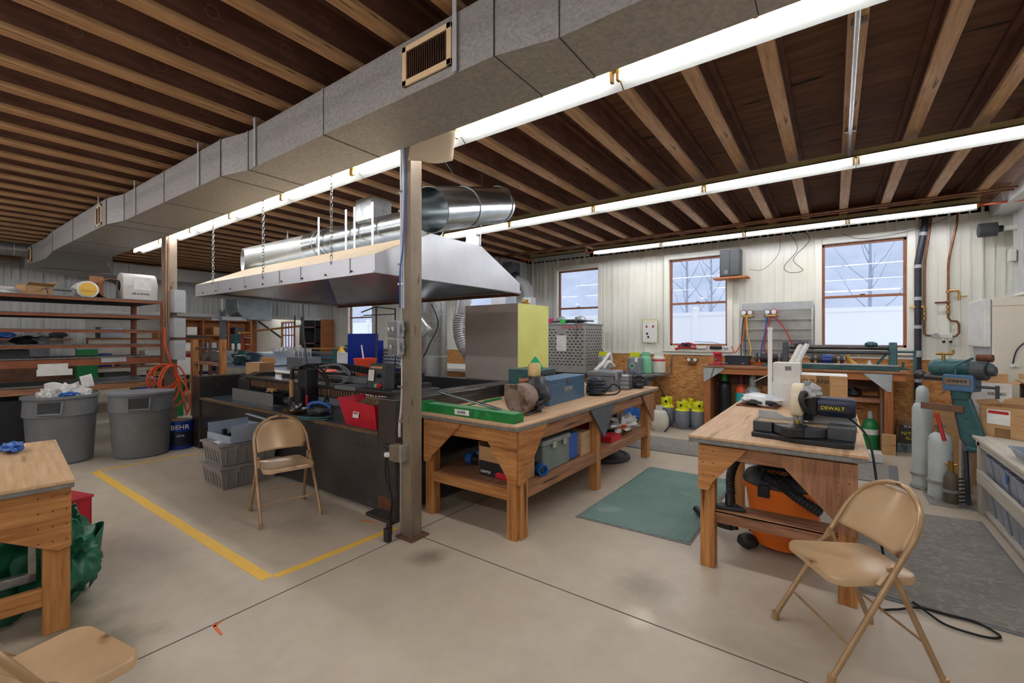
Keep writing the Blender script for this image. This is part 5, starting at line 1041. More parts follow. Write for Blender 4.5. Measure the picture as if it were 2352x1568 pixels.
O('clear_strip',B().box(-1.21,8.05,1.93,-.255,8.056,2.05),'light_grey',sb); O('edge_strip',B().box(-.27,8.04,1.24,-.25,8.075,1.95),'galv_shiny',sb)
def gauges(x,cols,h1,h2,label):
    g=T('manifold_gauges',label,'gauge set',(x,8.02,1.86))
    for i,(s,c) in enumerate(((-.045,cols[0]),(.045,cols[1]))): O('dial',B().cyl((s,-.03,.04),(s,0,.04),.043,n=24),c,g,sm=True); O('face',B().cyl((s,-.033,.04),(s,-.03,.04),.034,n=24),'paper',g)
    O('manifold',B().box(-.07,-.03,-.03,.07,.0,.0).cyl((-.09,-.015,-.015),(-.07,-.015,-.015),.014).cyl((.07,-.015,-.015),(.10,-.015,-.015),.014),'brass',g,bev=.003)
    for pts,m_ in h1: O('hose',B().tube(spline(pts),.009,8),m_,g,sm=True)
    return g
gauges(-1.13,('dark_grey','copper'),[([(-.05,-.02,-.03),(-.07,-.03,-.3),(-.08,-.03,-.6),(-.05,-.04,-.72),(-.02,-.03,-.6),(-.04,-.02,-.03)],'dark_grey'),([(.0,-.02,-.03),(.01,-.03,-.3),(.06,-.03,-.55),(.03,-.04,-.72)],'yellow_paint'),([(-.02,-.02,-.03),(-.05,-.03,-.35),(-.16,-.03,-.6),(-.22,-.03,-.5)],'orange_hose')],0,'left pair of manifold gauges with dark and yellow hoses on the slat panel')
gauges(-.80,('blue_paint','red_paint'),[([(-.05,-.02,-.03),(-.08,-.03,-.3),(-.12,-.03,-.5),(-.13,-.03,-.65)],'blue_plastic'),([(.0,-.02,-.03),(-.06,-.03,-.3),(-.08,-.03,-.55),(.08,-.03,-.80),(.24,-.03,-.75),(.30,-.03,-.55),(.2,-.03,-.25),(.05,-.02,-.03)],'red_paint')],0,'right pair of manifold gauges with blue and red hoses on the slat panel')
pq=T('wall_poster','small yellow bordered paper poster taped between two windows','poster',(-2.72,8.065,1.62)); O('sheet',B().box(-.145,-.003,-.22,.145,0,.22),mat('poster_cream','e6e2b8',.7),pq); O('inner_sheet',B().box(-.125,-.005,-.20,.125,-.002,.17),'paper',pq)
for x,z in ((-.06,.08),(.06,.08),(-.05,-.05),(-.03,-.11)): O('print',B().sph((x,-.006,z),(.02,.002,.022),8,5),'red_paint' if z>0 else 'text_black',pq)
b=B()
for i in range(7):
    b.box(-.14+.04*i,-.0045,.205,-.125+.04*i,-.003,.214).box(-.14+.04*i,-.0045,-.214,-.125+.04*i,-.003,-.205)
for i in range(10): b.box(-.143,-.0045,-.2+.042*i,-.135,-.003,-.18+.042*i).box(.135,-.0045,-.2+.042*i,.143,-.003,-.18+.042*i)
O('border_dashes',b,'text_black',pq)['kind']='stuff'
spk=T('speaker','dark grey box loudspeaker on a small wooden wall shelf between the windows','speaker',(-1.345,7.90,2.478)); O('cabinet',B().box(-.15,-.10,0,.15,.12,.43),'dark_grey',spk,bev=.008); O('grille',B().box(-.135,-.108,.015,.135,-.10,.415),mat('grille_grey','55585a',.8,0,'4b4e50',60),spk,bev=.004); O('badge',B().box(-.08,-.113,.04,-.03,-.108,.10),'mid_grey',spk,bev=.002); O('seam',B().box(-.004,-.11,.02,.004,-.107,.41),'text_black',spk)
one('wall_shelf',B().box(-1.60,7.80,2.445,-1.09,8.06,2.475),'orange_wood_x','small wooden wall shelf holding the loudspeaker','shelf',bev=.005)
dp=T('drain_pipe','tall black plastic drain pipe with grey clamps beside the right window','pipe',(0,0,0)); O('pipe',B().tube([(.99,8.03,3.12),(.985,8.03,3.0),(.93,8.03,2.6),(.915,8.03,2.5),(.915,8.03,.0)],.038,16),mat('abs_black','23242c',.4,0,'2a2c38',3),dp,sm=True)
for z in (2.86,2.43,2.0,1.62,1.28,1.24,.9,.62): O('clamp',B().cyl((.915 if z<2.55 else .915+(z-2.5)*.13,8.03,z),(.915 if z<2.55 else .92+(z-2.5)*.13,8.03,z+.045),.043,n=16),'light_grey',dp,sm=True)
cp=T('copper_pipe','copper pipe run with valves bending down to the wall tap box','pipe',(0,0,0)); O('pipe',B().tube([(1.05,8.04,3.12),(1.03,8.04,2.9),(.985,8.04,2.52),(.98,8.04,2.3),(.98,8.04,1.56),(1.0,8.04,1.53),(1.05,8.04,1.525)],.013,8),'copper',cp,sm=True)
for z in (1.86,1.80,1.74): O('fitting',B().cyl((.98,8.04,z),(.98,8.04,z+.035),.022),'brass',cp,sm=True)
O('lever',B().box(.83,8.01,1.90,.97,8.03,1.925),'yellow_paint',cp,bev=.003)
c2=T('copper_pipe','second copper pipe run, right one, with red lever and hose bib','pipe',(0,0,0)); O('pipe',B().tube([(1.30,8.04,3.12),(1.295,8.04,3.0),(1.22,8.04,2.55),(1.21,8.04,2.45),(1.21,8.04,1.76),(1.235,8.04,1.72),(1.29,8.04,1.71),(1.31,8.04,1.67),(1.31,8.04,1.56),(1.28,8.04,1.52),(1.24,8.04,1.51)],.013,8),'copper',c2,sm=True)
for z in (2.08,1.95,1.88,1.82): O('fitting',B().cyl((1.21,8.04,z),(1.21,8.04,z+.03),.022),'brass',c2,sm=True)
O('lever',B().box(1.08,8.01,1.945,1.21,8.03,1.97),'rust',c2,bev=.003); O('hose_bib',B().tube([(1.21,8.04,2.11),(1.30,8.03,2.11),(1.31,8.03,2.06),(1.31,8.03,1.98)],.014,8).cyl((1.31,8.03,2.03),(1.38,8.0,2.03),.008),'brass',c2,sm=True)
tb_=T('tap_box','white double wall tap fitting where the two copper pipes end','tap',(1.15,8.03,1.52)); O('body',B().box(-.10,-.03,-.03,.10,.01,.03),'white_enamel',tb_,bev=.01); O('dial',B().cyl((-.065,-.05,.005),(-.065,-.03,.005),.035,n=20),'light_grey',tb_,sm=True)
for x in (.01,.075): O('outlet',B().cyl((x,-.03,-.03),(x,-.03,-.10),.016,.01),'white_enamel',tb_,sm=True); O('handle',B().box(x-.015,-.05,-.09,x+.015,-.04,-.06),'text_black',tb_)
hn=T('hose_reel','dark grey cylindrical lamp housing on a bracket high on the east wall','lamp',(1.55,7.90,2.83)); O('housing',B().cyl((-.09,0,0),(.07,0,0),.085,n=24),'dark_grey',hn,sm=True); O('neck',B().cyl((.07,0,0),(.12,0,0),.04),'black_plastic',hn,sm=True); O('bracket',B().box(.12,-.03,-.03,.24,.03,.03),'cream_siding',hn,bev=.006)
one('thermostat',B().box(-.05,-.06,0,0,.06,.14),'cream_siding','small cream control box on the east wall','control box',loc=(XE-.02,7.9,2.42),bev=.006)
wr=T('loose_wires','thin loose wires dangling on the siding between the two right windows','wire',(0,0,0)); O('wire',B().tube(spline([(-.55,8.05,3.10),(-.45,8.04,2.85),(-.62,8.04,2.6),(-.55,8.04,2.5),(-.38,8.04,2.52),(-.5,8.04,2.7),(-.3,8.04,2.95),(-.35,8.04,3.1)]),.004,5).tube(spline([(-1.1,8.04,2.6),(-.9,8.04,2.58),(-.7,8.04,2.8),(-.68,8.05,3.05)]),.003,5).tube(spline([(.1,8.03,3.0),(.35,8.02,2.9),(.9,8.0,2.95),(1.3,8.0,3.1)]),.003,5),'rubber',wr,sm=True)
rc_=T('cable_bundle','orange and brown cable bundle running along the joist ends above the windows','cable',(0,0,0)); O('cable',B().tube(spline([(-6,7.62,3.10),(-4.5,7.6,3.09),(-3,7.62,3.10),(-1.5,7.6,3.085),(0,7.63,3.10),(1.2,7.6,3.09),(1.78,7.2,3.0)]),.012,6),'orange_hose',rc_,sm=True); O('cable',B().tube([(-6,7.0,3.11),(1.7,7.0,3.11)],.013,6).tube([(-6,7.1,3.11),(1.7,7.12,3.11)],.011,6),'copper',rc_,sm=True)
wc=T('conduit','vertical looking pale conduit strapped beneath a joist between two light rows','conduit',(0,0,0)); O('pipe',B().cyl((.095,2.4,3.09),(.105,4.72,3.09),.014).cyl((.105,4.72,3.09),(.105,4.76,3.05),.014),'galv_pale',wc,sm=True); 
for y in (2.85,4.3): O('clip',B().box(.07,y,3.085,.14,y+.02,3.12),'galv_shiny',wc)
wc['label']='pale steel conduit strapped under the joist between the near and middle light rows'
sl=T('sill_tools','red handled bolt cutter on the sill of the middle window','tool',(-2.05,7.99,1.30)); O('handle',B().tube(spline([(-.2,0,.0),(-.05,0,.03),(.15,0,.02)]),.018,8).tube(spline([(-.15,0,.05),(0,0,.1),(.14,0,.07)]),.02,8),'red_paint',sl,sm=True); O('head',B().blob((-.02,0,.08),(.09,.04,.03),3,.4),'navy',sl,sm=True)
one('wire_coil',B().tube([(.10*math.cos(a/8*PI),.02,.05+.045*math.sin(a/8*PI)) for a in range(16)],.006,6,closed=True).tube([(-.1,0,.13),(.2,0,.12),(.3,0,.09)],.005,6),'steel','loose coil of grey wire on the middle window sill','wire',loc=(-1.82,7.99,1.30),sm=True)
one('loose_grip',B().cyl((-.1,0,.035),(.08,0,.035),.032),'black_plastic','black cylindrical handle on the middle window sill','handle piece',loc=(-1.58,7.99,1.30),sm=True)  # a loose handle lying on the sill
one('window_knob',B().blob((0,0,.03),(.03,.025,.03),2,.3),'galv_pale','small pale metal knob at the right of the middle window sill','knob piece',loc=(-1.44,7.99,1.30),sm=True)
# ---- HVAC behind the hood ------------------------------------------------------------------
hv=T('furnace_duct','dirty grey square duct with a black blower behind the hood end','duct',(-5.42,7.0,0))
O('plenum',B().box(-.75,-.1,2.55,.25,.7,3.05).box(.0,-.15,2.5,.12,.7,3.08),'galv_duct',hv,bev=.01); O('blower',B().lathe([(.10,-.2),(.15,-.15),(.15,.12),(.09,.16)],.35,0,2.62,n=24,axis='x'),'black_plastic',hv,sm=True); O('motor_box',B().box(.22,-.12,2.72,.45,.15,2.95),'dark_grey',hv,bev=.01)
O('flue',B().tube(spline([(.45,0,2.62),(.62,0,2.55),(.72,.02,2.4),(.72,.02,2.2)]),.09,18),'light_grey',hv,sm=True); O('drum',B().lathe([(.13,1.2),(.13,2.25)],.74,.02,0,n=24),'galv_pale',hv,sm=True)
for z in (1.95,1.75,1.5): O('drum_band',B().lathe([(.133,z),(.133,z+.04)],.74,.02,0,n=24),'cream_siding',hv,sm=True)
O('box_duct',B().box(.05,-.25,1.3,.40,.1,2.42),'galv_pale',hv,bev=.01); txt('duct_print','B.G.ALMYX',.08,hv,(.22,-.255,1.98),(PI/2,0,0),'text_black')
vp=T('round_duct','thick vertical galvanised pipe standing behind the black table','duct',(-4.98,4.85,0)); O('pipe',B().cyl((0,0,.0),(0,0,2.6),.20,n=32),'galv',vp,sm=True); O('band',B().lathe([(.204,1.2),(.204,1.23)],n=32),'galv_pale',vp,sm=True); O('lead_cord',B().tube(spline([(.12,-.17,2.0),(.19,-.1,1.7),(.1,-.2,1.4),(-.02,-.21,1.2)]),.006),'rubber',vp,sm=True); O('base_box',B().box(-.22,-.22,0,.22,.22,.8),'galv_pale',vp,bev=.01)
def flexh(name,pts,r,label,m='galv_pale'):
    P=spline(pts,14); t=T(name,label,'hose',(0,0,0)); O('hose',B().tube(P,[r*(1 if i%2 else .93) for i in range(len(P))],18),m,t,sm=True); return t
fx_=flexh('flexible_duct',[(-4.3,5.0,3.11),(-4.32,4.95,2.6),(-4.42,4.9,2.0),(-4.47,4.88,1.7),(-4.40,4.85,1.45),(-4.25,4.85,1.25)],.11,'silver flexible duct hose hanging behind the hood, left of the tall cabinet')
flexh('flexible_duct',[(-4.80,4.3,2.5),(-4.72,4.2,2.1),(-4.5,4.0,1.84),(-4.25,3.85,1.70),(-4.12,3.9,1.55)],.085,'shorter silver flexible hose end hanging in front of the thick vertical pipe')
O('yellow_sleeve',B().tube([(-4.33,5.05,1.95),(-4.22,5.02,1.5),(-4.15,5.0,1.1)],.08,12),'yellow_plastic',fx_,sm=True)['label']='yellow fabric sleeve'
gt=T('power_tool','green and black cordless tool on the counter behind the cutting table','power tool',(-4.9,5.9,1.0)); O('body',B().blob((0,0,.06),(.17,.08,.07),3,.2),mat('lime_tool','3ec43a',.4),gt,sm=True); O('grip',B().box(.05,-.05,.02,.18,.05,.14),'black_plastic',gt,bev=.02)
ct2=T('worktable','pale topped wooden worktable beyond the cutting table, carrying the green tool','table',(0,0,0)); O('top',B().box(-7.4,5.3,.95,-4.3,6.3,1.0),'white_enamel',ct2,bev=.003); O('apron',B().box(-7.3,5.35,.82,-4.4,5.4,.95),'bench_wood_x',ct2)
for x in (-7.3,-5.9,-4.5):
    for y in (5.35,6.15): O('leg',B().box(x,y,0,x+.09,y+.09,.95),'bench_wood_z',ct2)
# ---- green stand machine, cylinders, shelving at the right -----------------------------------
gmn=T('rotary_machine','green hand cranked rotary machine on a stand beside the right shelving','machine',(.90,5.62,0),math.radians(-30))
O('column',B().bar((.06,0,.50),(.08,0,.02),.03,.03),'dark_grey',gmn,bev=.004); O('curved_arm',B().prism([(-.02,.96),(.10,.96),(.20,.60),(.18,.52),(.10,.50),(.04,.60)],'y',-.025,.025),'teal_machine',gmn,bev=.012); O('arm_edge',B().tube([(-.025,0,.96),(.035,0,.60),(.09,0,.495),(.19,0,.51)],.014,8),'dark_grey',gmn,sm=True)
O('clamp_foot',B().box(.08,-.06,.50,.30,.06,.54),'teal_machine',gmn,bev=.01); O('collar',B().cyl((.03,0,.95),(.03,0,1.02),.062,.07),'teal_machine',gmn,bev=.006); O('head',B().box(-.07,-.08,1.02,.14,.08,1.17),'case_blue',gmn,bev=.012); O('name_plate',B().box(-.05,-.086,1.08,.12,-.08,1.14),'chrome',gmn); txt('name_text','SONMER',.035,gmn,(.035,-.088,1.11),(PI/2,0,0),'text_black')
O('barrel',B().lathe([(.06,-.20),(.085,-.16),(.08,.05),(.06,.18),(.05,.22)],.0,.05,1.22,n=20,axis='x'),'teal_machine',gmn,sm=True); O('gear',B().cyl((.10,.02,1.21),(.2,.02,1.21),.085,n=20).cyl((.2,.02,1.21),(.25,.02,1.21),.045),'dark_grey',gmn,bev=.01); O('roller',B().cyl((-.22,-.02,1.13),(-.05,-.02,1.13),.03).sph((-.26,0,1.15),.04),'black_steel',gmn,sm=True); O('top_crank',B().cyl((-.10,.02,1.28),(-.10,.02,1.36),.014).cyl((-.15,.02,1.35),(-.03,.02,1.35),.012).cyl((-.03,.02,1.35),(-.03,.02,1.39),.01),'brass',gmn,sm=True)
O('grip',B().cyl((.12,.05,1.32),(.22,.05,1.32),.032),'rust',gmn,sm=True); O('yoke',B().tube([(.02,-.07,1.17),(.02,-.07,1.25),(.12,-.02,1.32)],.01,8),'teal_machine',gmn,sm=True); O('side_crank',B().cyl((.14,-.02,1.07),(.27,-.02,1.07),.012).cyl((.27,-.02,1.09),(.27,-.02,.98),.014),'dark_grey',gmn,sm=True); O('cross_bar',B().box(-.24,-.05,.83,.06,-.02,.89),'rust_brown',gmn,bev=.003); O('rust_handle',B().cyl((-.12,-.05,.80),(-.06,-.06,.56),.013,.016),'red_paint',gmn,sm=True)
def big_cyl(x,y,r,h,htop,label,cap=True,m='gas_white'):
    mat('gas_white','c6cfcd',.45,.1,'b6bfbd',4,spots='4f534f',sscale=14,sthr=.70); mat('gas_brown','6d6153',.6,.1,'5b5045',6)
    g=T('gas_cylinder',label,'gas cylinder',(x,y,.02)); O('body',B().lathe([(r*.95,0),(r,.02),(r,h-.07),(r*.85,h-.03),(r*.45,h)],n=28),m,g,sm=True)
    if cap: O('cap',B().lathe([(.045,h-.01),(.05,h+.0),(.05,h+.10),(.045,htop-.03),(.02,htop)],n=20).cyl((0,-.052,h+.06),(0,0,h+.06),.012),m,g,sm=True)
    else: O('valve',B().cyl((0,0,h),(0,0,h+.05),.022).cyl((-.04,0,h+.06),(.04,0,h+.06),.01).cyl((0,0,h+.04),(0,0,h+.09),.018),'steel' if h>.4 else 'brass',g,sm=True)
    return g
big_cyl(.715,6.0,.078,.84,1.0,'tall white gas cylinder with a domed cap beside the green machine')
big_cyl(.80,5.68,.085,.60,.7,'chipped white gas cylinder with an open valve, middle of the three at the rack',False); big_cyl(.845,5.50,.05,.29,.35,'small brown gas cylinder nearest the camera in the rack',False,'gas_brown')
crk=T('cylinder_rack','grey steel ring rack holding the three gas cylinders','rack',(0,0,0))
for (x,y,r) in ((.715,6.0,.085),(.80,5.68,.092),(.845,5.50,.058)):
    for z in (.01,.13 if r<.09 else .16): O('ring',B().lathe([(r,z),(r+.006,z),(r+.006,z+.022),(r,z+.022)],x,y,0,n=28),'galv',crk,sm=True)
for i in range(7): O('rail',B().tube([(.90,5.55,.03+.035*i),(.98,5.62,.03+.035*i),(.99,5.9,.03+.035*i)],.009,8),'galv_shiny',crk,sm=True)
O('base_bar',B().box(.70,5.45,.0,1.0,6.05,.012),'galv',crk)
one('leaning_cardboard',B().obox((0,0,.37),(.42,.006,.74),(.06,0,0)),'cardboard','large flat brown cardboard sheet leaning behind the gas cylinders','cardboard sheet',loc=(1.12,6.4,.0),rz=-.3)
sh=T('shelving_unit','low whitewashed wooden shelving unit full of grey bins at the right edge','shelving',(0,0,0))
mat('white_wash_y','cfc8ba',.7,0,'bdb5a6',2.5,(12,1,12),spots='8e8678',sscale=5,sthr=.68); mat('white_wash_z','c9c1b3',.7,0,'b5ad9f',2.5,(12,12,1),spots='8e8678',sscale=5,sthr=.68)
O('top',B().box(.985,2.6,.62,1.77,6.15,.645),'white_wash_y',sh,bev=.003); O('edge_board',B().box(1.0,2.6,.575,1.03,5.5,.62),'white_wash_y',sh,bev=.003); O('shelf',B().box(1.0,2.6,.30,1.77,5.45,.32),'white_wash_y',sh); O('shelf_board',B().box(.99,2.6,.275,1.02,5.42,.375),'white_wash_y',sh,bev=.003); O('bottom_shelf',B().box(1.03,2.6,.02,1.77,5.40,.04),'white_wash_y',sh)
for x,y in ((1.0,5.38),(1.69,5.38),(1.0,6.05),(1.69,6.05),(1.03,4.1)): O('leg',B().box(x,y,0,x+.08,y+.08,.62),'white_wash_z',sh,bev=.003)
mat('bin_grey','a3acb8',.4,0,'949eab',5)
def bin_(x,y,z,h=.19,label='x',grp=None,w=.165):
    t=T('parts_bin',label,'bin',(x,y,z),0,grp); b=B(); b._vf([(0,-w/2+.015,0),(.40,-w/2+.015,0),(.40,w/2-.015,0),(0,w/2-.015,0),(-.03,-w/2,h),(.42,-w/2,h),(.42,w/2,h),(-.03,w/2,h)],[(3,2,1,0),(0,1,5,4),(1,2,6,5),(2,3,7,6),(3,0,4,7)]); O('tub',b,'bin_grey',t,solid=.004)
    O('rim',B().tube([(-.035,-w/2-.004,h),(.42,-w/2-.004,h),(.42,w/2+.004,h),(-.035,w/2+.004,h)],.007,6,closed=True),'bin_grey',t,sm=True); return t
up=bin_(1.05,5.24,.321,.20,'grey parts bin on the upper shelf of the low whitewashed unit','bins on the upper shelf of the unit')
for i in range(1,8): dup(up,(1.05+.004*(i%2),5.24-.19*i,.321))
lo_=bin_(1.06,5.26,.041,.19,'grey parts bin with clipped rim on the bottom shelf of the whitewashed unit','bins on the bottom shelf of the unit')
for i in range(1,8): dup(lo_,(1.06+.004*(i%2),5.26-.19*i,.041))
one('blue_tag',B().prism([(-.03,0),(.03,0),(.02,-.06),(-.015,-.07)],'x',-.001,.001),'blue_plastic','small blue sticker on the front of an upper shelf bin','sticker',loc=(1.02,4.74,.50))
tr1=bin_(1.06,4.55,.646,.07,'low grey tray at the near end of the shelving top',None,.30); dup(tr1,(1.10,4.22,.646),None,'second low grey tray, closer to the right photo edge')
def obox_(name,loc,w,d,h,rz,label,m,flaps=True,fl=.6):
    t=T(name,label,'box',loc,rz); b=B(); 
    for a in ((-w/2,-d/2,0,w/2,-d/2+.005,h),(-w/2,d/2-.005,0,w/2,d/2,h),(-w/2,-d/2,0,-w/2+.005,d/2,h),(w/2-.005,-d/2,0,w/2,d/2,h),(-w/2,-d/2,0,w/2,d/2,.006)): b.box(*a)
    O('carton',b,m,t)
    if flaps:
        O('flap',B().bar((0,d/2,h),(0,d/2+d*.35*math.cos(fl),h+d*.35*math.sin(fl)),w,.004,up=(0,-math.sin(fl),math.cos(fl))),'cardboard',t); O('flap',B().bar((w/2,0,h),(w/2+w*.35*math.cos(.5),0,h+w*.35*math.sin(.5)),d,.004),'cardboard',t); O('flap',B().bar((-w/2,0,h),(-w/2-w*.1,0,h+w*.12),d,.004),'cardboard',t)
    return t
q=obox_('cardboard_box',(1.27,5.62,.646),.34,.30,.26,-.65,'open brown carton with a white shipping label, nearest on the shelving top','cardboard'); O('shipping_label',B().box(-.12,-.153,.11,.03,-.151,.235),'paper',q); O('label_strip',B().box(-.11,-.155,.20,.02,-.153,.225),'red_paint',q); O('tape',B().box(-.07,-.1525,.0,.03,-.151,.08),'card_dark',q)
q=obox_('cardboard_box',(1.17,6.02,.646),.30,.26,.42,-.1,'tall pale open carton behind the labelled one on the shelving','paper',True,1.3); txt('print','DENSO',.035,q,(.05,-.132,.34),(PI/2,0,0),'text_black')
q=obox_('cardboard_box',(1.53,5.98,.646),.28,.30,.43,-.1,'dark printed open carton at the right back of the shelving','card_dark',True,.9); txt('print','DIVERSEY',.05,q,(.0,-.152,.36),(PI/2,0,0),'text_black')
fz=T('refrigerator','cream upright refrigerator turned sideways in the right corner','refrigerator',(1.31,6.55,0)); mat('fridge_cream','e3dccb',.35,0,'dbd4c2',2)
O('body',B().box(0,0,.02,.44,.68,1.91),'fridge_cream',fz,bev=.012); O('top_seam',B().box(-.001,-.003,1.82,.441,.002,1.824),'cardboard',fz); O('door',B().box(-.06,.01,1.40,-.004,.67,1.90),'white_enamel',fz,bev=.012); O('door',B().box(-.055,.01,.05,-.004,.67,1.20),'white_enamel',fz,bev=.012); O('hinge_panel',B().box(-.02,.02,1.2,-.002,.66,1.42),'light_grey',fz,bev=.004)
O('cable',B().tube(spline([(.47,-.012,1.68),(.40,-.012,1.62),(.25,-.012,1.48),(.17,-.012,1.38),(.14,-.012,1.24)]),.006),'navy',fz,sm=True); O('cable_end',B().blob((.15,-.02,1.22),(.03,.012,.015),3,.4),'white_enamel',fz,sm=True)
one('wall_shelf',B().box(1.62,6.8,1.955,1.775,7.9,1.985).box(1.72,6.9,1.80,1.775,6.93,1.955).box(1.72,7.7,1.80,1.775,7.73,1.955),'cream_siding','cream shelf bracket on the east wall above the refrigerator','shelf',bev=.004)
# ---- back room beyond the opening ---------------------------------------------------
mat('block_wall','b5afa3',.8,0,'a59f93',3,bump=.2); mat('foil_ceiling','b4aea6',.5,.15,'8f8a84',2,bump=.3,bscale=6); mat('pegboard','b5723f',.75,0,'a4663a',6)
st('wall_back_west',B().box(-18.5,YS,0,-18.4,8.18,3.3),'block_wall'); st('wall_back_north',B().box(-18.5,8.1,0,-15.95,8.18,3.3).box(-15.15,8.1,0,-12.8,8.18,3.3).box(-15.95,8.1,0,-15.15,8.18,1.15).box(-15.95,8.1,2.0,-15.15,8.18,3.3),'cream_siding')
st('ceiling_back',B().face([(-18.5,YS,2.45),(-12.85,YS,3.0),(-12.85,8.1,3.0),(-18.5,8.1,2.45)]),'foil_ceiling',solid=.03)
b=B()
for i in range(15): b.box(-18.398,YS+.5,.2*i+.0,-18.392,8.08,.2*i+.008)
st('trim_4',b,'mid_grey')
for k,(x,y,z) in enumerate(((-14.2,4.0,2.62),(-15.4,4.6,2.58),(-14.8,6.6,2.55),(-16.2,7.2,2.5),(-16.5,3.2,2.5))):
    o=dup(A,(x,y,z),PI/2 if k!=2 else PI/2+.2,'glowing fluorescent strip light hanging in the back room beyond the wide opening','strip lights in the back room')
wb_=T('window_6',None,None,(0,0,0)); wb_['kind']='structure'; 
b=B().box(-16.0,8.06,1.1,-15.1,8.12,1.15).box(-16.0,8.06,2.0,-15.1,8.12,2.06).box(-16.0,8.06,1.15,-15.95,8.12,2.0).box(-15.15,8.06,1.15,-15.1,8.12,2.0).box(-15.95,8.08,1.56,-15.15,8.12,1.60)
for x in (-15.76,-15.56,-15.36): b.box(x,8.09,1.15,x+.025,8.12,2.0)
O('window_frame',b,'sash_brown',wb_); O('window_pane',B().box(-15.95,8.13,1.15,-15.15,8.134,2.0),'glass',wb_)
# material rack at the left
rk=T('material_rack','long red brown steel material rack with six wide shelves along the left side','rack',(0,0,0))
mat('rack_red','9a5c3e',.55,.1,'84492f',5,spots='b98a6a',sscale=12,sthr=.70); mat('shelf_dark','4b4b4c',.6,.2,'5a5a5a',5); mat('worn_edge','8b8782',.8,0,'5c5955',50)
YA,YB=-1.6,2.28
for z in (2.03,1.81,1.605,1.405): O('shelf',B().box(-9.2,YA,z-.03,-8.02,YB,z),'shelf_dark',rk); O('shelf_rail',B().box(-8.02,YA,z-.04,-7.99,YB,z-.004),'rack_red',rk,bev=.003); O('worn_strip',B().box(-8.06,YA,z-.003,-7.985,YB,z+.008),'worn_edge',rk)
for z,h in ((1.23,.10),(.885,.09)): O('shelf',B().box(-9.2,YA,z-.03,-8.02,YB,z),'shelf_dark',rk); O('shelf_rail',B().box(-8.03,YA,z-h,-7.99,YB,z-.01),'rack_red' if z>1 else 'old_wood_y',rk,bev=.003); O('worn_strip',B().box(-8.07,YA,z-.003,-7.985,YB,z+.012),'worn_edge',rk)
for x,y in ((-8.03,2.28),(-9.2,2.22),(-8.03,-1.6),(-9.2,-1.6)): O('upright',B().box(x,y-.0,0,x+.05,y+.07,2.03),'rack_red',rk,bev=.004)
O('card_sign',B().box(-7.985,1.02,1.02,-7.975,1.34,1.10).box(-7.985,1.03,1.10,-7.978,1.30,1.17),'paper',rk); O('tape_patch',B().box(-7.984,1.62,1.165,-7.978,1.88,1.225),'light_grey',rk)
O('lower_panel',B().box(-8.3,YA,.02,-8.27,1.2,.80),'dark_gap' if 0 else 'dark_grey',rk)
bp_=one('black_sheet',B().obox((0,0,.36),(.03,2.3,.72),(0,.05,0)),mat('sheet_black','2e3036',.6),'big flat black sheet leaning beneath the left rack','sheet',loc=(-8.12,-.2,.01))
wr=T('paper_roll','thick grey cylinder shaped carton with a white label on the rack top right','roll',(-8.30,2.08,2.04)); mat('roll_grey','d0ccc6',.5,0,'c2beb8',4)
O('shell',B().prism([(-.17,0),(.17,0),(.17,.22)]+[(.17*math.cos(a),.22+.17*math.sin(a)) for a in [PI*i/12 for i in range(13)]]+[(-.17,.22)],'y',-.20,.20),'roll_grey',wr,sm=True,bev=.012); O('dark_core',B().lathe([(.07,-.206),(.07,.1)],0,0,.2,n=24,axis='y',sx=.8),'dark_gap',wr,sm=True); O('label',B().box(.171,-.08,.15,.173,.12,.33),'paper',wr); txt('hand_note','AIR & BOXES',.035,wr,(.174,.0,.09),(PI/2,0,PI/2),'text_black')
pz_=T('pipe_piece','brown tube end with a dark opening standing beside the grey roll on the rack','pipe piece',(-8.5,1.80,2.04)); O('tube',B().pipe((.2,0,.15),(-.2,.02,.15),.15,.01,28),'copper',pz_,sm=True); O('panel',B().box(-.02,-.20,0,.0,-.05,.33),'copper',pz_)
wp=T('wrapped_roll','white wrapped roll with a yellow core on the rack top','roll',(-8.35,1.52,2.04)); O('wrap',B().lathe([(.05,-.2),(.11,-.18),(.12,.0),(.115,.19),(.09,.2)],0,0,.11,n=20,axis='x'),'paper',wp,sm=True); O('core',B().cyl((.19,0,.11),(.205,0,.11),.09,n=20).box(.205,-.05,.09,.22,.06,.13),'yellow_paint',wp)
op=obox_('cardboard_box',(-8.35,1.05,2.04),.22,.26,.12,.3,'small open brown carton among papers on the rack top','cardboard',True,.9)
one('paper_pile',B().blob((0,0,.05),(.25,.42,.06),33,.3),'paper','crumpled white paper pile at the far left of the rack top','paper',loc=(-8.4,.60,2.03),sm=True)
one('wire_tray',B().tube([(-.12,-.12,.0),(.12,-.12,0),(.12,.12,0),(-.12,.12,0)],.006,6,closed=True).tube([(-.14,-.14,.09),(.14,-.14,.09),(.14,.14,.09),(-.14,.14,.09)],.008,6,closed=True).bar((.12,-.12,0),(.14,-.14,.09),.01,.01).bar((.12,.12,0),(.14,.14,.09),.01,.01),'steel','small wire frame tray on the rack top','tray',loc=(-8.3,1.27,2.045),sm=True)
pm=T('clear_bin','clear plastic wrapped black parts on a middle rack shelf','bag',(-8.5,.98,1.41)); O('bundle',B().blob((0,0,.05),(.14,.12,.05),41,.3),'dark_grey',pm,sm=True); O('wrap',B().blob((.0,.14,.05),(.14,.09,.05),43,.35),'galv_pale',pm,sm=True)
one('grey_case',B().box(-.2,-.2,0,.2,.2,.11),'mid_grey','flat grey case on the rack shelf at the far left','case',loc=(-8.5,.80,1.235),bev=.01)
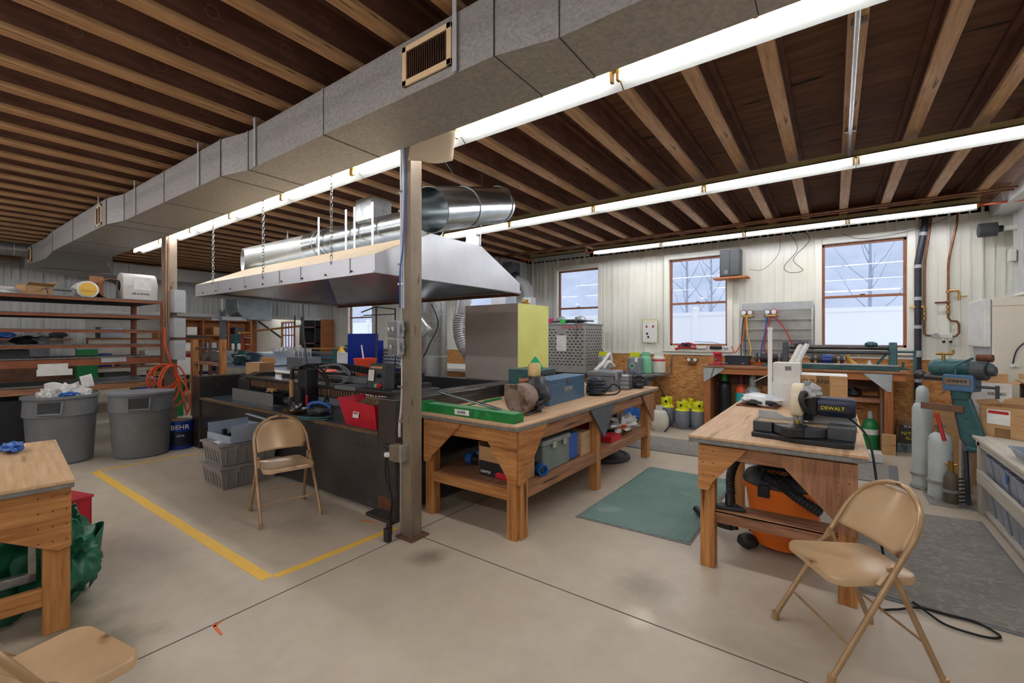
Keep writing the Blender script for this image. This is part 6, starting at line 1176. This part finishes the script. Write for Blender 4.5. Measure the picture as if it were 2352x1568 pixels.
# garbage cans
mat('can_grey','808488',.5,0,'74787c',3,spots='96999c',sscale=16,sthr=.72)
def can(x,y,rz,label):
    c=T('garbage_can',label,'garbage can',(x,y,0),rz); rb,rt,h=.285,.325,.80
    O('body',B().lathe([(rb-.02,0),(rb,.02),(rb+.03,h*.72),(rb+.035,h*.73)],n=40),'can_grey',c,sm=True); O('upper_band',B().lathe([(rb+.048,h*.72),(rt,h*.93),(rt+.005,h-.02),(rt-.01,h-.01),(rb+.03,h*.70)],n=40),'can_grey',c,sm=True)
    O('rim',B().lathe([(rt-.01,h-.02),(rt+.022,h-.02),(rt+.022,h+.008),(rt-.012,h+.008)],n=40),'can_grey',c,sm=True); O('inside',B().lathe([(rt-.02,h-.012),(rt-.02,h-.008)],n=32),'dark_grey',c,sm=True)
    for a in (-.45,PI-.45):
        ca_,sa=math.cos(a),math.sin(a); q=lambda u,z,d:((rt+d)*ca_-u*sa,(rt+d)*sa+u*ca_,z)
        O('handle',B().tube([q(-.11,h-.05,.0),q(-.10,h-.19,.02),q(.10,h-.19,.02),q(.11,h-.05,.0)],.014,8),'can_grey',c,sm=True); O('recess',B()._vf([q(-.09,h-.17,.004),q(.09,h-.17,.004),q(.09,h-.05,.012),q(-.09,h-.05,.012)],[(0,1,2,3)]) and B().face([q(-.09,h-.17,.004),q(.09,h-.17,.004),q(.09,h-.05,.012),q(-.09,h-.05,.012)]),'dark_grey',c,solid=.004)
    return c
c1=can(-7.60,1.18,.0,'dented round grey garbage can overflowing with white paper, left of the two'); c2=can(-7.24,1.86,.12,'round grey garbage can without visible trash, next to the steel post')
tr=T('trash','heap of crumpled white paper and plastic in the left grey garbage can','trash',(-7.60,1.18,.79)); 
for i,(x,y,z,a,b_,s_) in enumerate(((-.1,-.08,.02,.12,.10,3),(.1,.05,.04,.12,.10,5),(.02,.16,.03,.12,.10,8),(-.05,.05,.06,.13,.11,9),(.13,-.14,.02,.10,.08,12),(.16,.17,.01,.08,.07,14))): O('paper_wad',B().blob((x,y,z),(a,b_,.07),s_,.45,3.5),'paper',tr,sm=True)
O('paper_sheet',B().grid(lambda u,v:(.02+.05*math.sin(u*3),-.15+.30*u,.06+.10*v+.02*math.sin(u*7)),8,5).grid(lambda u,v:(.10,.17+.11*u-.03*v,.08+.15*v+.03*u),6,5),'paper',tr,sm=True,solid=.002); O('blue_wrapper',B().blob((.23,.02,.03),(.04,.08,.03),17,.4),'blue_plastic',tr,sm=True)
tr['kind']='stuff'
pb=T('paint_bucket','blue and black printed pail standing at the foot of the far post','bucket',(-7.22,2.27,0)); O('body',B().lathe([(.135,0),(.14,.01),(.15,.36),(.157,.36),(.157,.38),(.14,.38)],n=28),'blue_paint',pb,sm=True); O('dark_label',B().lathe([(.143,.05),(.148,.24)],n=28),'navy',pb,sm=True); txt('pail_text','BEHR',.085,pb,(.148,-.046,.30),(PI/2,0,PI/2-.30),'text_white'); txt('pail_text','ultra',.05,pb,(.146,-.045,.19),(PI/2,0,PI/2-.30),'text_white'); O('lid',B().lathe([(.14,.375),(.14,.385)],n=28),'slag',pb,sm=True)
hs=T('extension_cord','thick coil of orange hose hanging on the far steel post','hose',(-7.84,2.28,0)); 
for k,(rx,rz_,dz,dx) in enumerate(((.17,.24,.92,0),(.15,.21,.95,.02),(.19,.27,.90,-.02),(.13,.33,.83,.05),(.16,.38,.80,.10))):
    O('loop',B().tube([(.04+.012*k-.02*math.cos(a/12*PI),-.02+dx+rx*math.cos(a/12*PI),dz+rz_*math.sin(a/12*PI)*.8) for a in range(24)],.011,6,closed=True),'orange_hose',hs,sm=True)
O('tail',B().tube(spline([(.0,-.0,1.65),(.02,.0,1.4),(.04,.06,1.15),(.06,.14,.95),(.10,.24,.75),(.12,.27,.5),(.12,.22,.36)]),.012,8).tube(spline([(.04,.1,1.0),(.06,.16,.8),(.08,.22,.5),(.1,.24,.4)]),.012,8),'orange_hose',hs,sm=True)
# things visible through the opening: wood frame, sheets, machines
wf=T('wooden_stand','rough wooden two post stand with metal rails beyond the cutting table','stand',(0,0,0))
for x,y in ((-10.0,3.38),(-9.35,3.62)): O('post',B().box(x-.05,y-.05,0,x+.05,y+.05,1.46),'bench_wood_z',wf,bev=.004)
O('rail',B().cyl((-10.0,3.38,1.30),(-9.3,3.64,1.28),.02),'steel',wf,sm=True); O('board',B().bar((-10.0,3.38,1.02),(-9.35,3.62,1.0),.10,.05),'old_wood_x',wf); O('rail',B().cyl((-10.6,3.1,1.52),(-9.7,3.45,1.52),.025),'dark_grey',wf,sm=True)
for (x,y,c,w,d,h,l,cat) in ((-10.4,3.05,'green_paint',.5,.4,.75,'low green painted cabinet behind the far post','cabinet'),(-9.95,2.55,'blue_plastic',.5,.2,.82,'blue plastic sheet folded over behind the wooden stand','sheet'),(-11.9,2.2,'green_bright',.20,.3,1.3,'narrow green locker seen between the rack shelves','locker')):
    t=T(cat if cat!='sheet' else 'plastic_sheet',l,cat,(x,y,0)); O('body',B().box(-w/2,-d/2,0,w/2,d/2,h),c,t,bev=.01); O('top_edge',B().box(-w/2-.01,-d/2-.01,h-.03,w/2+.01,d/2+.01,h),'light_grey',t)
tb2=T('worktable','white sheet metal worktable loaded with sheet metal parts beyond the cutting table','table',(0,0,0)); O('top',B().box(-12.5,4.6,.80,-7.45,5.75,.85),'pale_blue',tb2)
for x in (-12.4,-10.3,-7.6):
    for y in (4.65,5.6): O('leg',B().box(x,y,0,x+.09,y+.09,.80),'old_wood_z',tb2)
for i,(x,y,rx,l) in enumerate(((-12.6,4.95,.75,'left pale blue curved sheet metal hood piece on the far worktable'),(-10.9,5.1,.8,'right pale blue curved sheet metal hood piece on the far worktable'))):
    one('curved_sheet',B().grid(lambda u,v:(-rx+2*rx*u,-.25+.5*v,.02+.28*math.sin(u*PI)**.6),16,6),'pale_blue',l,'sheet',loc=(x,y,.86),sm=True,solid=.006)
tv=T('bench_vise','teal bench vise machine on the near edge of the far worktable','vise',(-11.3,4.75,.86)); O('body',B().blob((0,0,.16),(.28,.14,.16),51,.3),'teal_machine',tv,sm=True); O('column',B().cyl((-.25,0,0),(-.25,0,.62),.03).box(-.36,-.08,.5,-.14,.08,.72),'teal_machine',tv,bev=.01); O('screw',B().cyl((0,-.1,.2),(.5,-.1,.22),.03),'steel',tv,sm=True)
sm=T('metal_shear','long blue green sheet metal brake with pipes beyond the orange bucket','sheet metal brake',(0,0,0)); 
for z,m_ in ((.95,'teal_machine'),(1.04,'case_blue'),(1.13,'galv'),(.86,'teal_machine')): O('beam',B().box(-11.3,5.95,z-.03,-9.2,6.15,z+.03),m_,sm,bev=.01)
O('end_frame',B().box(-9.3,5.85,.4,-9.15,6.25,1.25),'teal_machine',sm,bev=.01); O('end_frame',B().box(-11.4,5.85,.0,-11.25,6.25,1.2),'teal_machine',sm,bev=.01); O('wood_handle',B().cyl((-11.2,5.9,1.22),(-9.0,5.9,1.25),.02),'bench_wood_x',sm,sm=True); O('leg',B().box(-9.3,5.9,0,-9.15,6.2,.5),'teal_machine',sm)
one('yellow_machine',B().blob((0,0,.2),(.14,.14,.2),61,.25),'yellow_paint','yellow and black motor unit at the end of the sheet metal brake','motor',loc=(-8.95,5.95,.90),sm=True)
pg=T('stool_pile','stack of striped white plastic sheets on the far worktable','plastic sheets',(-10.5,5.55,.86)); 
for i in range(5): O('sheet',B().grid(lambda u,v:(-.5+1.0*u,.1*i-.2,.42*v*(1-.3*abs(u-.5))+.02*math.sin(u*30+i)),20,4),'galv_pale',pg,sm=True,solid=.004)
hp=T('pigeonhole_shelf','brown open wooden pigeon hole shelf on the back room wall','shelf',(-17.9,5.5,1.0)); 
O('back_panel',B().box(-.45,0,0,-.43,2.4,1.15),'pegboard',hp); 
for y in (0,.8,1.6,2.36): O('divider',B().box(-.43,y,0,0,y+.04,1.15),'pegboard',hp)
for z in (0,.55,1.1): O('shelf_board',B().box(-.43,0,z,0,2.4,z+.04),'pegboard',hp)
for i,(y,z,m_) in enumerate(((.3,.04,'paper'),(.5,.59,'paper'),(1.1,.04,'pale_blue'),(1.3,.6,'cardboard'),(1.9,.05,'paper'),(2.0,.6,'dark_grey'))): one('stored_box',B().box(-.3,-.15,0,.0,.15,.28),m_,'box stored in the brown pigeon hole shelf in the back room','box','boxes in the pigeon hole shelf',loc=(-17.95,5.5+y,1.0+z),bev=.01)
ht=T('hand_truck','red frame with a yellow top bar leaning in the back room','hand truck',(-13.6,5.9,0)); 
for s in (0,.28): O('rail',B().bar((.3,s,0),(-.35,s,1.62),.05,.04),'red_paint',ht)
for z in (.5,1.05,1.3,1.5): O('rung',B().bar((.3-.4*z,0,z),(.3-.4*z,.28,z),.03,.03),'white_enamel',ht)
O('top_bar',B().bar((-.36,-.08,1.64),(-.36,.36,1.64),.06,.06),'yellow_paint',ht)
ed=T('round_duct','silver curved duct elbow dropping through the opening header beneath the hood','duct',(0,0,0)); O('elbow',B().prism([(5.02,2.45)]+[(5.0+.02,2.45)]+[(5.35+.0-.0+.0-.33*math.cos(a),2.25-.30*math.sin(a)) for a in [PI/2*i/8 for i in range(9)]]+[(5.85,1.95)]+[(5.86,2.6)]+[(5.02,2.6)],'x',-12.75,-12.1),'galv_shiny',ed,bev=.01); O('cuff',B().box(-12.8,4.7,1.93,-12.15,5.25,2.02),'galv_pale',ed)
hb=T('hanging_tool','flat grey hanging tool strip on a white pole near the opening','tool',(-12.3,4.75,1.25)); O('blade',B().prism([(-.06,0),(.08,.0),(.10,.5),(.06,.95),(-.06,.95)],'x',-.01,.01),'mid_grey',hb); O('pole',B().cyl((0,0,.9),(0,0,1.35),.03),'white_enamel',hb,sm=True)
px=T('pick_axe','black headed pickaxe with a pale wooden handle hanging in the opening','pickaxe',(-12.72,7.0,1.78)); O('hanging_strap',B().box(-.01,-.2,.04,.0,-.17,.36),'rubber',px); O('handle',B().cyl((0,-1.3,-.10),(0,.0,.06),.028),'bench_wood_x',px,sm=True); O('head',B().prism([(-.04,-.5),(.04,-.5),(.05,0),(.02,.35),(-.03,0)],'x',-.03,.03),'black_steel',px)
dr=T('wooden_door','brown wooden door standing open beside the corner, with shelving beyond','door leaf',(-12.6,7.55,0)); O('leaf',B().box(-.02,-.0,.02,.02,.42,2.05),'pegboard',dr,bev=.004)
dk=T('dark_shelving','tall dark shelving unit just inside the back room','shelving',(-13.25,7.52,0)); 
for z in (.3,.8,1.3,1.8): O('shelf_board',B().box(-.4,0,z,.4,.5,z+.04),'rust_brown',dk)
for x in (-.4,.36): O('side',B().box(x,0,0,x+.04,.5,2.1),'dark_grey',dk)
tp_=T('timber_post','orange brown timber post with diagonal braces holding the opening header','post',(-12.9,5.75,0)); O('post',B().box(-.06,-.06,0,.06,.06,2.05),'orange_wood_z',tp_); O('brace',B().bar((0,.06,2.0),(-.3,.9,1.5),.05,.03),'dark_grey',tp_)
btx=T('tool_chest','glossy blue tool chest with its tall lid raised, behind the control box','tool chest',(-6.75,4.85,0)); mat('gloss_blue','1534a8',.12,.1)
O('lid',B().box(-.43,-.03,1.0,.40,.02,1.57),'gloss_blue',btx,bev=.012); O('lower_body',B().box(.02,-.05,.45,.55,.35,.98),'gloss_blue',btx,bev=.01); O('lid_edge',B().box(.40,-.03,1.0,.43,.10,1.45),'gloss_blue',btx,bev=.006); O('top_tray',B().box(-.4,-.05,.95,.55,.35,1.0),'gloss_blue',btx,bev=.01); O('latch',B().box(.2,-.06,.78,.26,-.05,.84),'chrome',btx); O('base',B().box(-.4,-.05,0,.55,.35,.45),'gloss_blue',btx,bev=.01)
sr_=T('socket_rack','grey slotted rack of chrome sockets beside the raised blue lid','socket rack',(-6.05,5.0,1.0)); O('panel',B().obox((0,0,.17),(.60,.02,.30),(-.35,0,0)),'pale_blue',sr_,bev=.004); b=B()
for i in range(8):
    for j in range(5): b.cyl((-.24+.068*i,-.03-.02*(4-j)+.03,.06+.055*j),(-.24+.068*i,-.09-.02*(4-j)+.03,.05+.055*j),.016,n=8)
O('sockets',b,'chrome',sr_,sm=True)['kind']='stuff'; O('base',B().box(-.3,-.15,-.02,.3,.1,0),'steel',sr_)
one('white_carton',B().box(-.2,-.15,0,.2,.15,.36),'white_enamel','white carton standing left of the blue tool chest','box',loc=(-7.75,5.25,.85),bev=.006)
one('small_motor',B().blob((0,0,.08),(.12,.08,.09),71,.35),'dark_grey','small dark motor on top of the white carton','motor',loc=(-7.75,5.25,1.21),sm=True)
one('grey_carton',B().box(-.3,-.2,0,.3,.2,.25),'mid_grey','grey carton on the far worktable beside the sheet metal brake','box',loc=(-8.8,4.9,.85),bev=.006)
# more of the back room: shelves, drums and boxes seen between the rack and the hood
def clutter(x,y,w,d,h,z,m,name,label,cat,**k): return one(name,B().box(-w/2,-d/2,0,w/2,d/2,h),m,label,cat,loc=(x,y,z),**k)
lt=T('low_shelf','long low wooden shelf heaped with parts inside the wide opening','shelf',(-13.6,3.6,0))
for z in (.35,.8): O('shelf_board',B().box(-.35,-1.2,z,.35,1.3,z+.04),'old_wood_y',lt)
for x in (-.33,.27):
    for y in (-1.18,1.22): O('leg',B().box(x,y,0,x+.06,y+.06,1.5),'old_wood_z',lt)
O('upper_board',B().box(-.35,-1.2,1.45,.35,1.3,1.49),'pegboard',lt)
for i,(y,z,w,h,m,n_,l) in enumerate(((-.9,.84,.4,.3,'blue_paint','blue_bin','blue bin on the low wooden shelf in the back room'),(-.4,.84,.35,.25,'mid_grey','grey_bin','grey bin on the low wooden shelf in the back room'),(.1,.84,.4,.35,'paper','white_carton','white carton on the low wooden shelf in the back room'),(.7,.84,.4,.25,'red_paint','red_bin','red bin on the low wooden shelf in the back room'),(-.6,.39,.5,.3,'dark_grey','black_crate','black crate at the bottom of the low wooden shelf'),(.3,.39,.5,.3,'cardboard','cardboard_box','brown carton at the bottom of the low wooden shelf'),(-.7,1.49,.4,.25,'pale_blue','blue_carton','pale blue carton on the highest board of the low shelf'),(.4,1.49,.5,.2,'cardboard','cardboard_box','flat brown carton on the highest board of the low shelf'))):
    clutter(-13.6,3.6+y,.45,w,h,z,m,n_,l,'box',bev=.01)
dk2=T('machine_tool','dark grey machine tool with a round wheel standing in the back room','machine',(-15.2,4.6,0)); O('base',B().box(-.4,-.3,0,.4,.3,.9),'dark_grey',dk2,bev=.03); O('column',B().box(-.12,-.1,.9,.12,.1,1.7),'teal_machine',dk2,bev=.02); O('wheel',B().lathe([(.26,-.03),(.28,0),(.26,.03)],.14,0,1.45,axis='x'),'steel',dk2,sm=True)
one('shop_chair',B().box(-.25,-.25,.45,.25,.25,.52).box(-.25,.2,.52,.25,.25,1.05).cyl((0,0,0),(0,0,.45),.05),'navy','dark padded shop chair in the back room behind the far post','chair',loc=(-14.8,5.4,0),rz=.5,bev=.02)
one('steel_drum',B().lathe([(.28,0),(.29,.3),(.28,.31),(.29,.6),(.28,.61),(.29,.88),(.27,.88)],n=28),'blue_plastic','blue steel drum standing just inside the opening','drum',loc=(-13.3,1.92,0),sm=True)
hg=T('wall_shelf','brown shelf on the far siding holding coils, seen between rack shelves','shelf',(-12.7,1.0,1.45)); O('board',B().box(-.08,0,0,.25,1.1,.03),'old_wood_y',hg); O('bracket',B().box(-.08,.1,-.2,.0,.13,0),'steel',hg)
for i,(y,m_,l) in enumerate(((1.2,'blue_plastic','blue tool lying on the brown shelf behind the rack'),(1.55,'light_grey','grey tool lying on the brown shelf behind the rack'),(1.9,'dark_grey','dark tool lying on the brown shelf behind the rack'))): one('hand_tool',B().blob((0,0,.07),(.10,.13,.06),80+i,.25),m_,l,'tool',loc=(-12.58,y,1.48),sm=True)
wbk=T('storage_cabinet','brown wooden cabinet behind the rack with dark drawer gaps','cabinet',(-12.45,1.75,0)); O('body',B().box(-.3,-.9,0,.2,.55,.95),'pegboard',wbk,bev=.01)
for z in (.1,.4,.7): O('drawer',B().box(.2,-.85,z,.22,.5,z+.22),'rust_brown',wbk,bev=.005)
clutter(-12.5,.0,.3,1.4,.9,0,'sheet_black','black_cabinet','black low cabinet by the siding at the far left','cabinet',bev=.01)
clutter(-12.45,1.5,.3,.5,.35,.955,'mid_grey','grey_box','grey box on the brown cabinet behind the rack','box',bev=.01)
clutter(-10.6,3.35,.3,.3,.35,1.09-.34,'white_enamel','white_jug','white square jug on the green painted cabinet','jug',bev=.03)
# ---- sub-parts: pieces that belong to a part of their thing ---------------------------
SUB={'name_text':'name_plate','beam_lettering':'gantry_beam','rack_teeth':'gantry_beam','label_mark':'paper_label','louver':'frame','knob':'panel','diamond_print':'diamond_label',
 'clip':'notice','motor_text':'motor_band','badge':'grille','face':'dial','red_button':'housing','green_button':'housing','display':'housing','label_plate':'housing','toggle':'cover',
 'handle':'lid','latch':'lid','core':'wrap','grip':'handle','sack_name':'print_panel','sack_text':'print_panel','bucket_lettering':'tub','pail_text':'dark_label','print':'carton',
 'box_print':'carton','shipping_label':'carton','tape':'carton','flap':'carton','grommet':'cloth','rim':'tub','recess':'handle','knob_':'drawer','worn_strip':'shelf_rail','torch_nozzle':'torch_carriage',
 'torch_grip':'torch_arm','collar':'shoulder','warning_mark':'collar','outlet':'body','valve':'body','bolts':'face_plate','kerf_plate':'miter_arm','guard_edge':'lower_guard','hinge_link':'rear_leg',
 'lampholder':'housing','duct_print':'box_duct','drum_band':'drum','elbow_ring':'elbow','fitting':'pipe','clamp':'pipe','label':'shell','hand_note':'shell','inner_sheet':'sheet','border_dashes':'sheet','print_':'sheet','post_cap':'post'}
base=lambda n:n.split('.')[0]
tops=[o for o in C.objects if o.parent is None]
kids={}
for o in list(C.objects):
    if o.parent is not None: kids.setdefault(o.parent.name,[]).append(o)
for t in tops:
    ks=kids.get(t.name,[]); by={}
    for k in ks: by.setdefault(base(k.name),[]).append(k)
    done=set()
    for nm,lst in by.items():
        tg=by.get(SUB.get(nm,''))
        if not tg or SUB.get(nm) in done: continue
        if any(q.parent!=t for q in tg): continue
        for i,k in enumerate(lst): k.parent=tg[min(i*len(tg)//len(lst),len(tg)-1)]
        done.add(nm)
